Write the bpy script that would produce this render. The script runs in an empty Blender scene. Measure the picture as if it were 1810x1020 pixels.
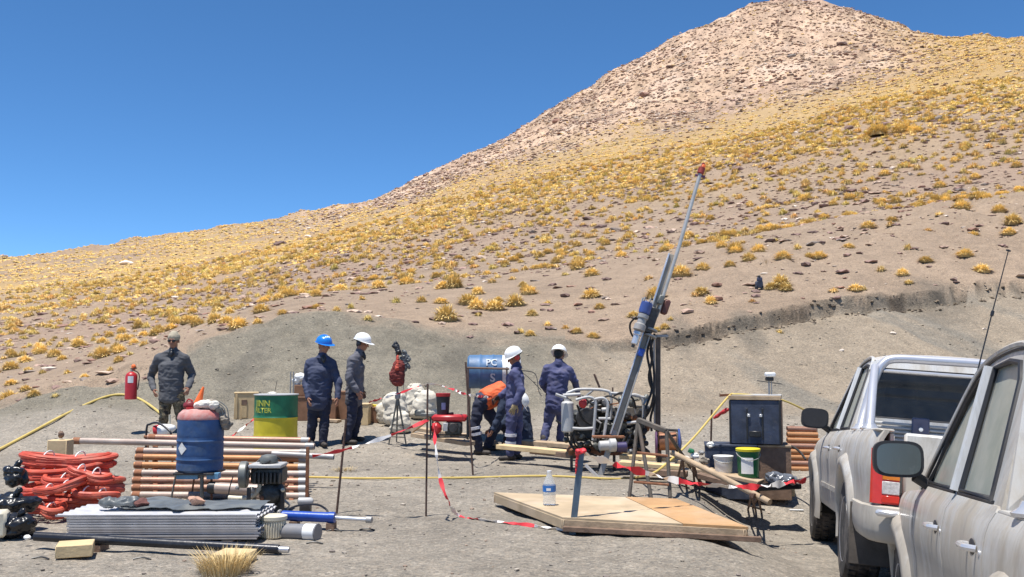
import bpy, bmesh, math, random
import numpy as np
from mathutils import Vector, Matrix, noise as mnoise
R_ = math.radians
random.seed(7)
rng = np.random.default_rng(7)
scn = bpy.context.scene
COL = scn.collection

# ------------------------------------------------------------------ camera
CZ = 1.38                       # eye height above the drill pad
F = 1650.0                      # focal length in pixels of the 1810 px wide photograph
PITCH = math.atan(132.0 / 1650.0)
cd = bpy.data.cameras.new('camera')
cam = bpy.data.objects.new('camera', cd)
COL.objects.link(cam)
cam.location = (0, 0, CZ)
cam.rotation_euler = (math.pi / 2 + PITCH, 0, 0)
cd.sensor_width = 36
cd.lens = 36 * F / 1810
cd.clip_start = 0.05
cd.clip_end = 5000
scn.camera = cam

# ------------------------------------------------------------------ sky, sun, exposure
SUN_DIR = Vector((-0.15, -0.15, 0.97)).normalized()     # towards the sun
elev = math.asin(SUN_DIR.z)
azim = math.atan2(SUN_DIR.x, SUN_DIR.y)
world = bpy.data.worlds.new('World')
scn.world = world
world.use_nodes = True
wn = world.node_tree.nodes
wl = world.node_tree.links
wn.clear()
sky = wn.new('ShaderNodeTexSky')
sky.sky_type = 'NISHITA'
sky.sun_disc = False
sky.sun_elevation = elev
sky.sun_rotation = azim
sky.altitude = 5500
sky.air_density = 1.05
sky.dust_density = 0.0
sky.ozone_density = 5.0
bg = wn.new('ShaderNodeBackground')
bg.inputs['Strength'].default_value = 0.124
wo = wn.new('ShaderNodeOutputWorld')
hsv = wn.new('ShaderNodeHueSaturation')
hsv.inputs['Saturation'].default_value = 1.14
hsv.inputs['Hue'].default_value = 0.496
wl.new(sky.outputs[0], hsv.inputs['Color'])
wl.new(hsv.outputs[0], bg.inputs['Color'])
wl.new(bg.outputs[0], wo.inputs['Surface'])
sl = bpy.data.lights.new('sun', 'SUN')
sl.energy = 4.4
sl.angle = R_(0.53)
sl.color = (1.0, 0.955, 0.89)
so = bpy.data.objects.new('sun', sl)
COL.objects.link(so)
so.rotation_euler = SUN_DIR.to_track_quat('Z', 'Y').to_euler()
scn.view_settings.view_transform = 'Standard'
scn.view_settings.look = 'None'
scn.view_settings.gamma = 1.0
scn.view_settings.exposure = 0.62
scn.view_settings.use_curve_mapping = False
scn.cycles.max_bounces = 6
scn.cycles.transparent_max_bounces = 12

# ------------------------------------------------------------------ helpers: projection
SA, CA = math.sin(PITCH), math.cos(PITCH)
def ray(px, py):
    xu = (px - 905.0) / F
    yu = (510.0 - py) / F
    return Vector((xu, CA - SA * yu, SA + CA * yu))
def P(px, py, Y):
    """point seen at photo pixel px, py at distance Y in front of the camera"""
    r = ray(px, py)
    t = Y / r.y
    return Vector((r.x * t, Y, CZ + r.z * t))
def zrow(row, Y):
    yu = (510.0 - row) / F
    return CZ + Y * (SA + CA * yu) / (CA - SA * yu)

# ------------------------------------------------------------------ numpy noise
def _hash(ix, iy, seed):
    h = (ix.astype(np.int64) * 374761393 + iy.astype(np.int64) * 668265263 + seed * 1442695041) & 0xFFFFFFFF
    h = ((h ^ (h >> 13)) * 1274126177) & 0xFFFFFFFF
    return ((h ^ (h >> 16)) & 0xFFFF) / 65535.0
def vnoise(x, y, seed=0):
    x = np.asarray(x, float); y = np.asarray(y, float)
    ix = np.floor(x); iy = np.floor(y)
    fx = x - ix; fy = y - iy
    fx = fx * fx * (3 - 2 * fx); fy = fy * fy * (3 - 2 * fy)
    a = _hash(ix, iy, seed); b = _hash(ix + 1, iy, seed)
    c = _hash(ix, iy + 1, seed); d = _hash(ix + 1, iy + 1, seed)
    return (a * (1 - fx) + b * fx) * (1 - fy) + (c * (1 - fx) + d * fx) * fy
def fbm(x, y, octv=4, seed=0):
    s = 0.0; a = 0.5; t = 0.0
    for o in range(octv):
        s = s + a * vnoise(x * 2 ** o + 17.3 * o, y * 2 ** o - 9.1 * o, seed + o)
        t += a; a *= 0.5
    return s / t * 2 - 1
def sstep(x, a, b):
    t = np.clip((np.asarray(x, float) - a) / (b - a), 0, 1)
    return t * t * (3 - 2 * t)

# ------------------------------------------------------------------ terrain height
# column px: (foot Y, row), (bank top Y, row), rows at 60, 110, 180 m, (ridge Y, row), scarp
COLS = [
 (-500, 18, 735, 24, 722, 645, 575, 520, 240, 500, 0), (0, 18, 738, 24, 708, 612, 540, 485, 240, 455, 0),
 (150, 18, 714, 23, 684, 598, 522, 470, 240, 437, 0), (260, 18, 722, 23, 650, 580, 505, 455, 245, 421, 0),
 (340, 17.5, 735, 21.5, 605, 560, 490, 443, 250, 409, 0), (430, 17.5, 735, 22, 587, 540, 475, 428, 255, 394, 0),
 (560, 17.5, 733, 23, 556, 515, 448, 403, 260, 374, 0), (660, 17.5, 733, 22.5, 577, 505, 425, 375, 270, 350, 0),
 (800, 17.5, 731, 22, 592, 480, 392, 328, 290, 288, 0), (900, 17.5, 731, 22, 600, 465, 368, 298, 300, 240, 0),
 (1000, 17.5, 731, 22, 604, 450, 345, 270, 310, 174, .15), (1130, 17.5, 731, 22, 596, 430, 318, 240, 320, 103, .6),
 (1200, 17.5, 731, 22.3, 578, 420, 303, 228, 322, 64, .8), (1260, 17.5, 731, 22.6, 568, 410, 290, 215, 325, 40, .8),
 (1340, 17.5, 731, 23, 555, 395, 272, 195, 330, 4, .9), (1410, 17.5, 731, 23.4, 541, 384, 252, 178, 332, -3, 1),
 (1480, 17.5, 731, 24, 528, 370, 232, 160, 330, 1, 1), (1560, 17.5, 731, 24.2, 519, 358, 216, 143, 315, 25, 1),
 (1640, 17.5, 731, 24.5, 513, 345, 200, 127, 295, 57, 1), (1720, 17.5, 731, 24.8, 507, 332, 182, 112, 280, 66, .8),
 (1810, 17.5, 731, 25, 500, 320, 165, 100, 270, 66, .7), (2400, 17.5, 731, 26, 470, 270, 100, 60, 270, 25, .3)]
_cp = np.array([c[0] for c in COLS], float)
_ky, _kz = [], []
for c in COLS:
    px, yf, rf, yt, rt, r60, r110, r180, yr, rr, sc = c
    ys = [yf, yt - 0.12, yt, 60, 110, 180, yr, yr + 60, yr + 500]
    zs = [zrow(rf, yf), zrow(rt, yt) - 0.34 * sc - .1, zrow(rt, yt), zrow(r60, 60), zrow(r110, 110), zrow(r180, 180), zrow(rr, yr)]
    zs += [zs[-1] - 14, zs[-1] - 200]
    _ky.append(ys); _kz.append(zs)
_ky = np.array(_ky, float); _kz = np.array(_kz, float)
TRK = (3.31, 6.94, -0.30, -13.6, 4.6, 4.3)        # far pickup: rear axle point, yaw, pitch, roll
def _colinterp(u, arr):
    return np.interp(u, _cp, arr)
def terr(X, Y, detail=True):
    X = np.asarray(X, float); Y = np.asarray(Y, float)
    shp = np.broadcast(X, Y).shape
    X = np.broadcast_to(X, shp).ravel(); Y = np.broadcast_to(Y, shp).ravel()
    r = np.hypot(X, Y)
    Ys = np.maximum(Y, 0.02)
    u = 905 + F * X / np.maximum(Ys, r * 0.25)
    # smooth the column interpolation a little
    k = 9
    ky = sum(np.stack([_colinterp(u + o, _ky[:, j]) for j in range(k)], 1) for o in (-45, -15, 15, 45)) / 4
    kz = sum(np.stack([_colinterp(u + o, _kz[:, j]) for j in range(k)], 1) for o in (-45, -15, 15, 45)) / 4
    # ridge line must stay crisp: use the unsmoothed heights there
    for j in (6, 7):
        kz[:, j] = sum(_colinterp(u + o, _kz[:, j]) for o in (-12, 0, 12)) / 3
        ky[:, j] = sum(_colinterp(u + o, _ky[:, j]) for o in (-12, 0, 12)) / 3
    Yd = np.where(Y > 0, np.maximum(Ys, r * 0.25), Ys)
    wob = 0.28 * fbm(X * 1.1, Y * 0.2, 3, 41) * sstep(u, 1000, 1250)
    ky[:, 1] += wob; ky[:, 2] += wob
    ky[:, 1] += 0.16 * fbm(X * 3.5, Y * 0.5, 3, 46) * sstep(u, 1000, 1250)
    h = np.diff(ky, axis=1); dz = np.diff(kz, axis=1) / h
    m = np.zeros_like(kz)
    a = dz[:, :-1]; b = dz[:, 1:]
    hm = np.where(a * b > 0, 2 * a * b / np.where(np.abs(a + b) < 1e-9, 1e-9, a + b), 0)
    m[:, 1:-1] = hm
    m[:, 0] = 0.05; m[:, -1] = dz[:, -1]
    # bank face: straight talus slope
    m[:, 1] = dz[:, 0] * 0.9
    z = np.zeros(len(Yd))
    idx = np.clip(sum((Yd >= ky[:, j]).astype(int) for j in range(k)) - 1, 0, k - 2)
    ar = np.arange(len(Yd))
    y0 = ky[ar, idx]; hh = h[ar, idx]; t = np.clip((Yd - y0) / hh, 0, 1)
    z0 = kz[ar, idx]; z1 = kz[ar, idx + 1]; m0 = m[ar, idx] * hh; m1 = m[ar, idx + 1] * hh
    m1 = np.where(idx == 5, z1 - z0, m1)
    t2 = t * t; t3 = t2 * t
    z = (2 * t3 - 3 * t2 + 1) * z0 + (t3 - 2 * t2 + t) * m0 + (-2 * t3 + 3 * t2) * z1 + (t3 - t2) * m1
    lin = (idx == 1)
    z = np.where(lin, z0 + (z1 - z0) * t, z)
    pad = kz[:, 0] * sstep(Yd, 13.8, ky[:, 0])
    z = np.where(Yd < ky[:, 0], pad, z)
    # lumps on the spoil heaps
    bank = sstep(Yd, ky[:, 0], ky[:, 0] + 1.5) * (1 - sstep(Yd, ky[:, 2] - .5, ky[:, 2] + 2))
    z = z + bank * (1 - sstep(u, 850, 1050)) * 0.42 * fbm(X * .6, Y * .6, 4, 5)
    z = z + bank * sstep(u, 880, 1000) * (0.09 * fbm(X * .8, Y * .4, 3, 6) + .09 * fbm(X * 1.9 + Y * .9, Y * .25, 3, 7))
    z = z + bank * 0.035 * fbm(X * 2.4, Y * 1.2, 3, 8)
    # the trough in which the pickups stand
    x0, y0_, z0_, yaw, pit, rol = TRK
    fx, fy = math.sin(R_(-yaw)), math.cos(R_(-yaw))
    fw = (X - x0) * fx + (Y - y0_) * fy
    rt = (X - x0) * fy - (Y - y0_) * fx
    pl = z0_ - fw * math.tan(R_(pit)) - rt * math.tan(R_(rol))
    pl = np.clip(pl, -0.85, 0.1)
    w = sstep(X - 0.10 * (Y - 7), 1.35, 2.35) * (1 - sstep(Y, 10.4, 12.4))
    w = w * sstep(X, 0.5, 1.2)
    z = np.where((Y > -3) & (Y < 14), z * (1 - w) + pl * w, z)
    # behind and beside the camera the ground falls away gently
    az = np.degrees(np.arctan2(np.abs(X), Y))
    wb = sstep(az, 55, 95)
    z = z * (1 - wb) + wb * (-0.0004 * np.minimum(r, 400) ** 1.6 - 0.0)
    if detail:
        z = z + (1 - sstep(r, 15, 22)) * 0.028 * fbm(X * 1.7, Y * 1.7, 3, 11)
        z = z + (1 - sstep(r, 9, 22)) * 0.010 * fbm(X * 7, Y * 7, 3, 12)
        g = sstep(r, 22, 45)
        z = z + g * np.minimum(r, 300) * 0.0050 * fbm(X * .12, Y * .12, 4, 13)
        z = z + sstep(r, 150, 260) * .9 * fbm(X * .12, Y * .12, 4, 14) * (1 - wb)
    return z.reshape(shp)
def zg(x, y):
    return float(terr(np.array([x]), np.array([y]))[0])
def G(px, py, lo=3.0, hi=400.0):
    """where the view line through a photo pixel meets the ground"""
    r = ray(px, py)
    ts = np.geomspace(lo, hi, 500)
    zz = terr(r.x * ts / r.y, ts)
    zr = CZ + r.z * ts / r.y
    k = np.nonzero(zr < zz)[0]
    if len(k) == 0:
        return None
    i = k[0]
    a, b = ts[max(i - 1, 0)], ts[i]
    for _ in range(14):
        c = (a + b) / 2
        if CZ + r.z * c / r.y < zg(r.x * c / r.y, c): b = c
        else: a = c
    return Vector((r.x * b / r.y, b, zg(r.x * b / r.y, b)))
def onground(x, y, dz=0.0):
    return Vector((x, y, zg(x, y) + dz))

# ------------------------------------------------------------------ materials
def newmat(name):
    m = bpy.data.materials.new(name); m.use_nodes = True
    nt = m.node_tree; b = nt.nodes['Principled BSDF']
    return m, nt, b
def lin(c):
    return tuple(((x / 255) / 12.92 if x / 255 <= 0.04045 else ((x / 255 + 0.055) / 1.055) ** 2.4) for x in c)
MATS = {}
def mat(name, col, rough=.6, metal=0.0, var=.18, vscale=6.0, bump=.15, bscale=40.0, dirt=0.0, dirtcol=(.30, .25, .20), dscale=3.0, spec=None, objvar=0.0, coat=0.0):
    """plain procedural surface: base colour broken by noise, optional dust patches and fine relief"""
    if name in MATS: return MATS[name]
    m, nt, b = newmat(name)
    N = nt.nodes; L = nt.links
    tc = N.new('ShaderNodeTexCoord')
    n1 = N.new('ShaderNodeTexNoise'); n1.inputs['Scale'].default_value = vscale; n1.inputs['Detail'].default_value = 5
    L.new(tc.outputs['Object'], n1.inputs['Vector'])
    r1 = N.new('ShaderNodeMapRange'); r1.inputs['From Min'].default_value = .3; r1.inputs['From Max'].default_value = .7
    r1.inputs['To Min'].default_value = 1 - var; r1.inputs['To Max'].default_value = 1 + var
    L.new(n1.outputs['Fac'], r1.inputs['Value'])
    mul = N.new('ShaderNodeMixRGB'); mul.blend_type = 'MULTIPLY'; mul.inputs[0].default_value = 1
    mul.inputs[1].default_value = (*col, 1)
    L.new(r1.outputs[0], mul.inputs[2])
    out = mul.outputs[0]
    if objvar:
        oi = N.new('ShaderNodeObjectInfo')
        hs = N.new('ShaderNodeHueSaturation')
        mr = N.new('ShaderNodeMapRange'); mr.inputs['To Min'].default_value = 1 - objvar; mr.inputs['To Max'].default_value = 1 + objvar
        L.new(oi.outputs['Random'], mr.inputs['Value']); L.new(mr.outputs[0], hs.inputs['Value'])
        L.new(out, hs.inputs['Color']); out = hs.outputs[0]
    if dirt > 0:
        n2 = N.new('ShaderNodeTexNoise'); n2.inputs['Scale'].default_value = dscale; n2.inputs['Detail'].default_value = 8
        n2.inputs['Roughness'].default_value = .65
        L.new(tc.outputs['Object'], n2.inputs['Vector'])
        r2 = N.new('ShaderNodeMapRange'); r2.inputs['From Min'].default_value = .62 - .28 * dirt; r2.inputs['From Max'].default_value = .80 - .22 * dirt
        r2.inputs['To Max'].default_value = min(1, .35 + dirt * .7)
        L.new(n2.outputs['Fac'], r2.inputs['Value'])
        mx = N.new('ShaderNodeMixRGB'); mx.inputs[2].default_value = (*dirtcol, 1)
        L.new(r2.outputs[0], mx.inputs[0]); L.new(out, mx.inputs[1]); out = mx.outputs[0]
        rr = N.new('ShaderNodeMapRange'); rr.inputs['To Min'].default_value = rough; rr.inputs['To Max'].default_value = .9
        L.new(r2.outputs[0], rr.inputs['Value']); L.new(rr.outputs[0], b.inputs['Roughness'])
        if metal:
            rm = N.new('ShaderNodeMapRange'); rm.inputs['To Min'].default_value = metal; rm.inputs['To Max'].default_value = 0
            L.new(r2.outputs[0], rm.inputs['Value']); L.new(rm.outputs[0], b.inputs['Metallic'])
    else:
        b.inputs['Roughness'].default_value = rough
    if not (dirt > 0 and metal): b.inputs['Metallic'].default_value = metal
    if spec is not None: b.inputs['Specular IOR Level'].default_value = spec
    if coat: b.inputs['Coat Weight'].default_value = coat
    L.new(out, b.inputs['Base Color'])
    if bump:
        n3 = N.new('ShaderNodeTexNoise'); n3.inputs['Scale'].default_value = bscale; n3.inputs['Detail'].default_value = 4
        L.new(tc.outputs['Object'], n3.inputs['Vector'])
        bp = N.new('ShaderNodeBump'); bp.inputs['Strength'].default_value = bump; bp.inputs['Distance'].default_value = .01
        L.new(n3.outputs['Fac'], bp.inputs['Height']); L.new(bp.outputs[0], b.inputs['Normal'])
    MATS[name] = m
    return m
def attrmat(name, rough=.9, nscale=20., var=.2, bump=.6, bdist=.03, bscale=12., use_obj_random=0.0, second=None):
    """colour from the mesh attribute 'Col' (true surface colour), broken up by noise"""
    m, nt, b = newmat(name); N = nt.nodes; L = nt.links
    at = N.new('ShaderNodeAttribute'); at.attribute_name = 'Col'
    geo = N.new('ShaderNodeNewGeometry')
    n1 = N.new('ShaderNodeTexNoise'); n1.inputs['Scale'].default_value = nscale; n1.inputs['Detail'].default_value = 6
    n1.inputs['Roughness'].default_value = .7
    L.new(geo.outputs['Position'], n1.inputs['Vector'])
    r1 = N.new('ShaderNodeMapRange'); r1.inputs['From Min'].default_value = .25; r1.inputs['From Max'].default_value = .75
    r1.inputs['To Min'].default_value = 1 - var; r1.inputs['To Max'].default_value = 1 + var
    L.new(n1.outputs['Fac'], r1.inputs['Value'])
    mul = N.new('ShaderNodeMixRGB'); mul.blend_type = 'MULTIPLY'; mul.inputs[0].default_value = 1
    L.new(at.outputs['Color'], mul.inputs[1]); L.new(r1.outputs[0], mul.inputs[2])
    out = mul.outputs[0]
    if use_obj_random:
        oi = N.new('ShaderNodeObjectInfo'); hs = N.new('ShaderNodeHueSaturation')
        mr = N.new('ShaderNodeMapRange'); mr.inputs['To Min'].default_value = 1 - use_obj_random; mr.inputs['To Max'].default_value = 1 + use_obj_random
        L.new(oi.outputs['Random'], mr.inputs['Value']); L.new(mr.outputs[0], hs.inputs['Value'])
        L.new(out, hs.inputs['Color']); out = hs.outputs[0]
    L.new(out, b.inputs['Base Color'])
    b.inputs['Roughness'].default_value = rough
    b.inputs['Specular IOR Level'].default_value = .2
    if bump:
        n3 = N.new('ShaderNodeTexNoise'); n3.inputs['Scale'].default_value = bscale; n3.inputs['Detail'].default_value = 6
        L.new(geo.outputs['Position'], n3.inputs['Vector'])
        bp = N.new('ShaderNodeBump'); bp.inputs['Strength'].default_value = bump; bp.inputs['Distance'].default_value = bdist
        L.new(n3.outputs['Fac'], bp.inputs['Height']); L.new(bp.outputs[0], b.inputs['Normal'])
    return m

def mesh_from_arrays(name, V, Fc, cols=None, smooth=False, m=None):
    """V (n,3), Fc (k,3) or (k,4) arrays; cols (n,3) vertex colours"""
    me = bpy.data.meshes.new(name)
    V = np.asarray(V, np.float32); Fc = np.asarray(Fc, np.int32)
    k, c = Fc.shape
    me.vertices.add(len(V)); me.vertices.foreach_set('co', V.ravel())
    me.loops.add(k * c); me.loops.foreach_set('vertex_index', Fc.ravel())
    me.polygons.add(k); me.polygons.foreach_set('loop_start', np.arange(k, dtype=np.int32) * c)
    try: me.polygons.foreach_set('loop_total', np.full(k, c, np.int32))
    except Exception: pass
    me.polygons.foreach_set('use_smooth', np.full(k, smooth))
    me.update(calc_edges=True)
    if cols is not None:
        ca = me.color_attributes.new('Col', 'FLOAT_COLOR', 'POINT')
        c4 = np.ones((len(V), 4), np.float32); c4[:, :3] = cols
        ca.data.foreach_set('color', c4.ravel())
    if m: me.materials.append(m)
    me.validate()
    return me
def tagd(o, label=None, cat=None, group=None, kind=None):
    if label: o['label'] = label
    if cat: o['category'] = cat
    if group: o['group'] = group
    if kind: o['kind'] = kind
    return o

# ------------------------------------------------------------------ the ground sheet
def build_ground():
    a_in = np.radians(np.concatenate([np.arange(-40, -31, .25), np.arange(-31, 31.001, 0.11), np.arange(31.25, 40.1, .25)]))
    a_out = np.radians(np.concatenate([np.arange(43, 319, 4.0)]))
    az = np.concatenate([a_in, a_out])          # angle clockwise from +Y
    rr = np.concatenate([[0.35, 0.8, 1.5, 2.2, 3.0, 3.8], np.geomspace(4.4, 16, 170)[:-1], np.linspace(16, 27, 170)[:-1], np.geomspace(27, 420, 250)[:-1], np.geomspace(420, 3000, 14)])
    A, Rr = np.meshgrid(az, rr, indexing='ij')
    X = np.sin(A) * Rr; Y = np.cos(A) * Rr
    Z = terr(X, Y)
    na, nr = A.shape
    V = np.stack([X, Y, Z], -1).reshape(-1, 3)
    i = np.arange(na)[:, None]; j = np.arange(nr - 1)[None, :]
    i2 = (i + 1) % na
    f = np.stack([i * nr + j, i * nr + j + 1, i2 * nr + j + 1, i2 * nr + j], -1).reshape(-1, 4)
    # colour: true surface colours of gravel, spoil, cut bank, tussock ground, scree
    x = V[:, 0]; y = V[:, 1]; r = np.hypot(x, y)
    u = 905 + F * x / np.maximum(np.maximum(y, 0.02), r * .25)
    yt = np.interp(u, _cp, _ky[:, 2]) + 0.28 * fbm(x * 1.1, y * 0.2, 3, 41) * sstep(u, 1000, 1250)
    yf = np.interp(u, _cp, _ky[:, 0])
    n1 = fbm(x * .35, y * .35, 4, 21)[:, None]; n2 = fbm(x * 1.6, y * 1.6, 3, 22)[:, None]
    pad = np.array([.280, .254, .216]) * (1 + .14 * n1 + .12 * n2 + .10 * fbm(x * 6, y * 6, 2, 27)[:, None])
    # long dune-like streaks down the bank
    strk = fbm(x * 1.3 + y * .55, y * .16, 4, 23)[:, None]
    spoil = np.array([.200, .184, .148]) * (1 + .12 * strk + .08 * n2)
    cut = np.array([.285, .240, .185]) * (1 + .09 * strk + .05 * n2)
    grey = np.array([.180, .172, .150])
    cut = cut * (1 - np.clip(.8 * (strk - .08) / .4, 0, .75)) + grey * np.clip(.8 * (strk - .08) / .4, 0, .75)
    hill = np.array([.300, .232, .172]) * (1 + .12 * n2)
    pinkish = np.array([.275, .195, .160])
    k = np.clip(.5 + 1.2 * fbm(x * .06, y * .06, 4, 31), 0, 1)[:, None] * sstep(r, 40, 95)[:, None]
    hill = hill * (1 - .6 * k) + pinkish * .6 * k
    scree = np.array([.46, .335, .245]) * (1 + .18 * fbm(x * .11, y * .11, 4, 33)[:, None])
    purp = np.array([.31, .215, .175])
    k = np.clip(2.2 * fbm(x * .055 + 3, y * .055, 5, 35) - .1, 0, 1)[:, None]
    scree = scree * (1 - .6 * k) + purp * .6 * k
    fn = fbm(x * .9, y * .45, 3, 38)[:, None]; fn2 = fbm(x * .28 + y * .1, y * .12, 4, 39)[:, None]
    run = fbm(u / 16.0 + .4 * np.sin(r * .03), r * .013, 4, 48)[:, None]
    scree = scree * (1 + .42 * fn + .22 * fn2 + .26 * run)
    kk = np.clip(3.0 * (fbm(x * .16, y * .10, 4, 40)[:, None] - .12), 0, 1)
    scree = scree * (1 - .7 * kk) + np.array([.60, .47, .37]) * .7 * kk
    left = (1 - sstep(u, 900, 1120))[:, None]
    bankc = spoil * left + cut * (1 - left)
    wb = sstep(y, yf - 2.0, yf + .8)[:, None]
    c = pad * (1 - wb) + bankc * wb
    topoff = yt - 0.03
    wl_ = (1 - sstep(u, 230, 350))                     # far left: no bank, the slope starts at once
    hs = np.where(u < 330, 20.5, topoff)
    wh = sstep(y + .5 * n2[:, 0] * (u < 1000), hs - .02 - .5 * (u < 1000), hs + .06 + 1.2 * (u < 1000))[:, None]
    c = c * (1 - wh) + hill * wh
    # dark broken band in the scarp right under the turf edge
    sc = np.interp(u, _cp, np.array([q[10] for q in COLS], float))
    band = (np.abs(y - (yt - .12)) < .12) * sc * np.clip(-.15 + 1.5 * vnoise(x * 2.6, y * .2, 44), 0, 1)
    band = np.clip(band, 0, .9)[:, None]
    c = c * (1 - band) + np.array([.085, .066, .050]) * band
    # dark grey patches below the scarp
    for (pxc, rowc, w_, h_) in ((1320, 590, 32, 14), (1655, 545, 70, 13), (440, 640, 40, 40), (820, 640, 50, 30), (1205, 585, 30, 12)):
        q = G(pxc, rowc)
        if q is None: continue
        sx = w_ / F * q.y; sy = 1.0 + h_ * .03
        d = np.clip(1 - ((x - q.x) / sx) ** 2 - ((y - q.y) / sy) ** 2 + .6 * n2[:, 0], 0, 1) * (np.hypot(x - q.x, y - q.y) < 5)
        d = (d * .55)[:, None]
        c = c * (1 - d) + np.array([.120, .112, .096]) * d
    ws = (sstep(r * (1 + .12 * n1[:, 0]), 168, 218) * sstep(u, 380, 720))[:, None]
    c = c * (1 - ws) + scree * ws
    wy = (sstep(r, 60, 150) * (1 - .8 * ws[:, 0]) )[:, None] * np.clip(.35 + .9 * fbm(x * .09, y * .09, 4, 37) + .45 * np.exp(-((r - 160) / 35.0) ** 2), 0, 1)[:, None]
    c = c * (1 - .62 * wy) + np.array([.47, .325, .13]) * .62 * wy
    # right shoulder of the mountain is grass gold
    wr = (sstep(u, 1480, 1760) * sstep(r, 130, 190))[:, None]
    c = c * (1 - .75 * wr) + np.array([.38, .255, .10]) * .75 * wr
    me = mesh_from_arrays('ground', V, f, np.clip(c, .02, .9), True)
    m, nt, b = newmat('ground_gravel'); N = nt.nodes; L = nt.links
    at = N.new('ShaderNodeAttribute'); at.attribute_name = 'Col'
    geo = N.new('ShaderNodeNewGeometry')
    def tex(kind, scale, detail=6, rough=.6):
        t = N.new(kind); t.inputs['Scale'].default_value = scale
        if kind == 'ShaderNodeTexNoise':
            t.inputs['Detail'].default_value = detail; t.inputs['Roughness'].default_value = rough
        L.new(geo.outputs['Position'], t.inputs['Vector']); return t
    a = tex('ShaderNodeTexNoise', 55, 5, .8); bb = tex('ShaderNodeTexNoise', 3.0, 8, .65); cc = tex('ShaderNodeTexNoise', .35, 6)
    out = at.outputs['Color']
    for t, lo, hi in ((a, .62, 1.38), (bb, .86, 1.14), (cc, .88, 1.12)):
        mr = N.new('ShaderNodeMapRange'); mr.inputs['From Min'].default_value = .3; mr.inputs['From Max'].default_value = .7
        mr.inputs['To Min'].default_value = lo; mr.inputs['To Max'].default_value = hi
        L.new(t.outputs['Fac'], mr.inputs['Value'])
        mm = N.new('ShaderNodeMixRGB'); mm.blend_type = 'MULTIPLY'; mm.inputs[0].default_value = 1
        L.new(out, mm.inputs[1]); L.new(mr.outputs[0], mm.inputs[2]); out = mm.outputs[0]
    # pebbles of different greys and browns
    vo = tex('ShaderNodeTexVoronoi', 38)
    ramp = N.new('ShaderNodeValToRGB')
    for pos, cl in ((0, (.55, .55, .56)), (.3, (.9, .86, .8)), (.6, (1.0, .98, .95)), (.85, (1.15, 1.05, .95)), (1, (1.5, 1.45, 1.38))):
        e = ramp.color_ramp.elements.new(pos) if 0 < pos < 1 else ramp.color_ramp.elements[0 if pos == 0 else -1]
        e.color = (*cl, 1)
    sx = N.new('ShaderNodeSeparateColor'); L.new(vo.outputs['Color'], sx.inputs[0]); L.new(sx.outputs[0], ramp.inputs[0])
    mm = N.new('ShaderNodeMixRGB'); mm.blend_type = 'MULTIPLY'; mm.inputs[0].default_value = .65
    L.new(out, mm.inputs[1]); L.new(ramp.outputs[0], mm.inputs[2]); out = mm.outputs[0]
    L.new(out, b.inputs['Base Color'])
    b.inputs['Roughness'].default_value = .93; b.inputs['Specular IOR Level'].default_value = .15
    ad = N.new('ShaderNodeMath'); ad.operation = 'ADD'
    L.new(a.outputs['Fac'], ad.inputs[0]); L.new(vo.outputs['Distance'], ad.inputs[1])
    bp = N.new('ShaderNodeBump'); bp.inputs['Strength'].default_value = .55; bp.inputs['Distance'].default_value = .02
    L.new(ad.outputs[0], bp.inputs['Height'])
    bp2 = N.new('ShaderNodeBump'); bp2.inputs['Strength'].default_value = .6; bp2.inputs['Distance'].default_value = .12
    L.new(bb.outputs['Fac'], bp2.inputs['Height']); L.new(bp.outputs[0], bp2.inputs['Normal'])
    L.new(bp2.outputs[0], b.inputs['Normal'])
    me.materials.append(m)
    o = bpy.data.objects.new('ground', me); COL.objects.link(o); tagd(o, kind='structure')
    return o
build_ground()

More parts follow.
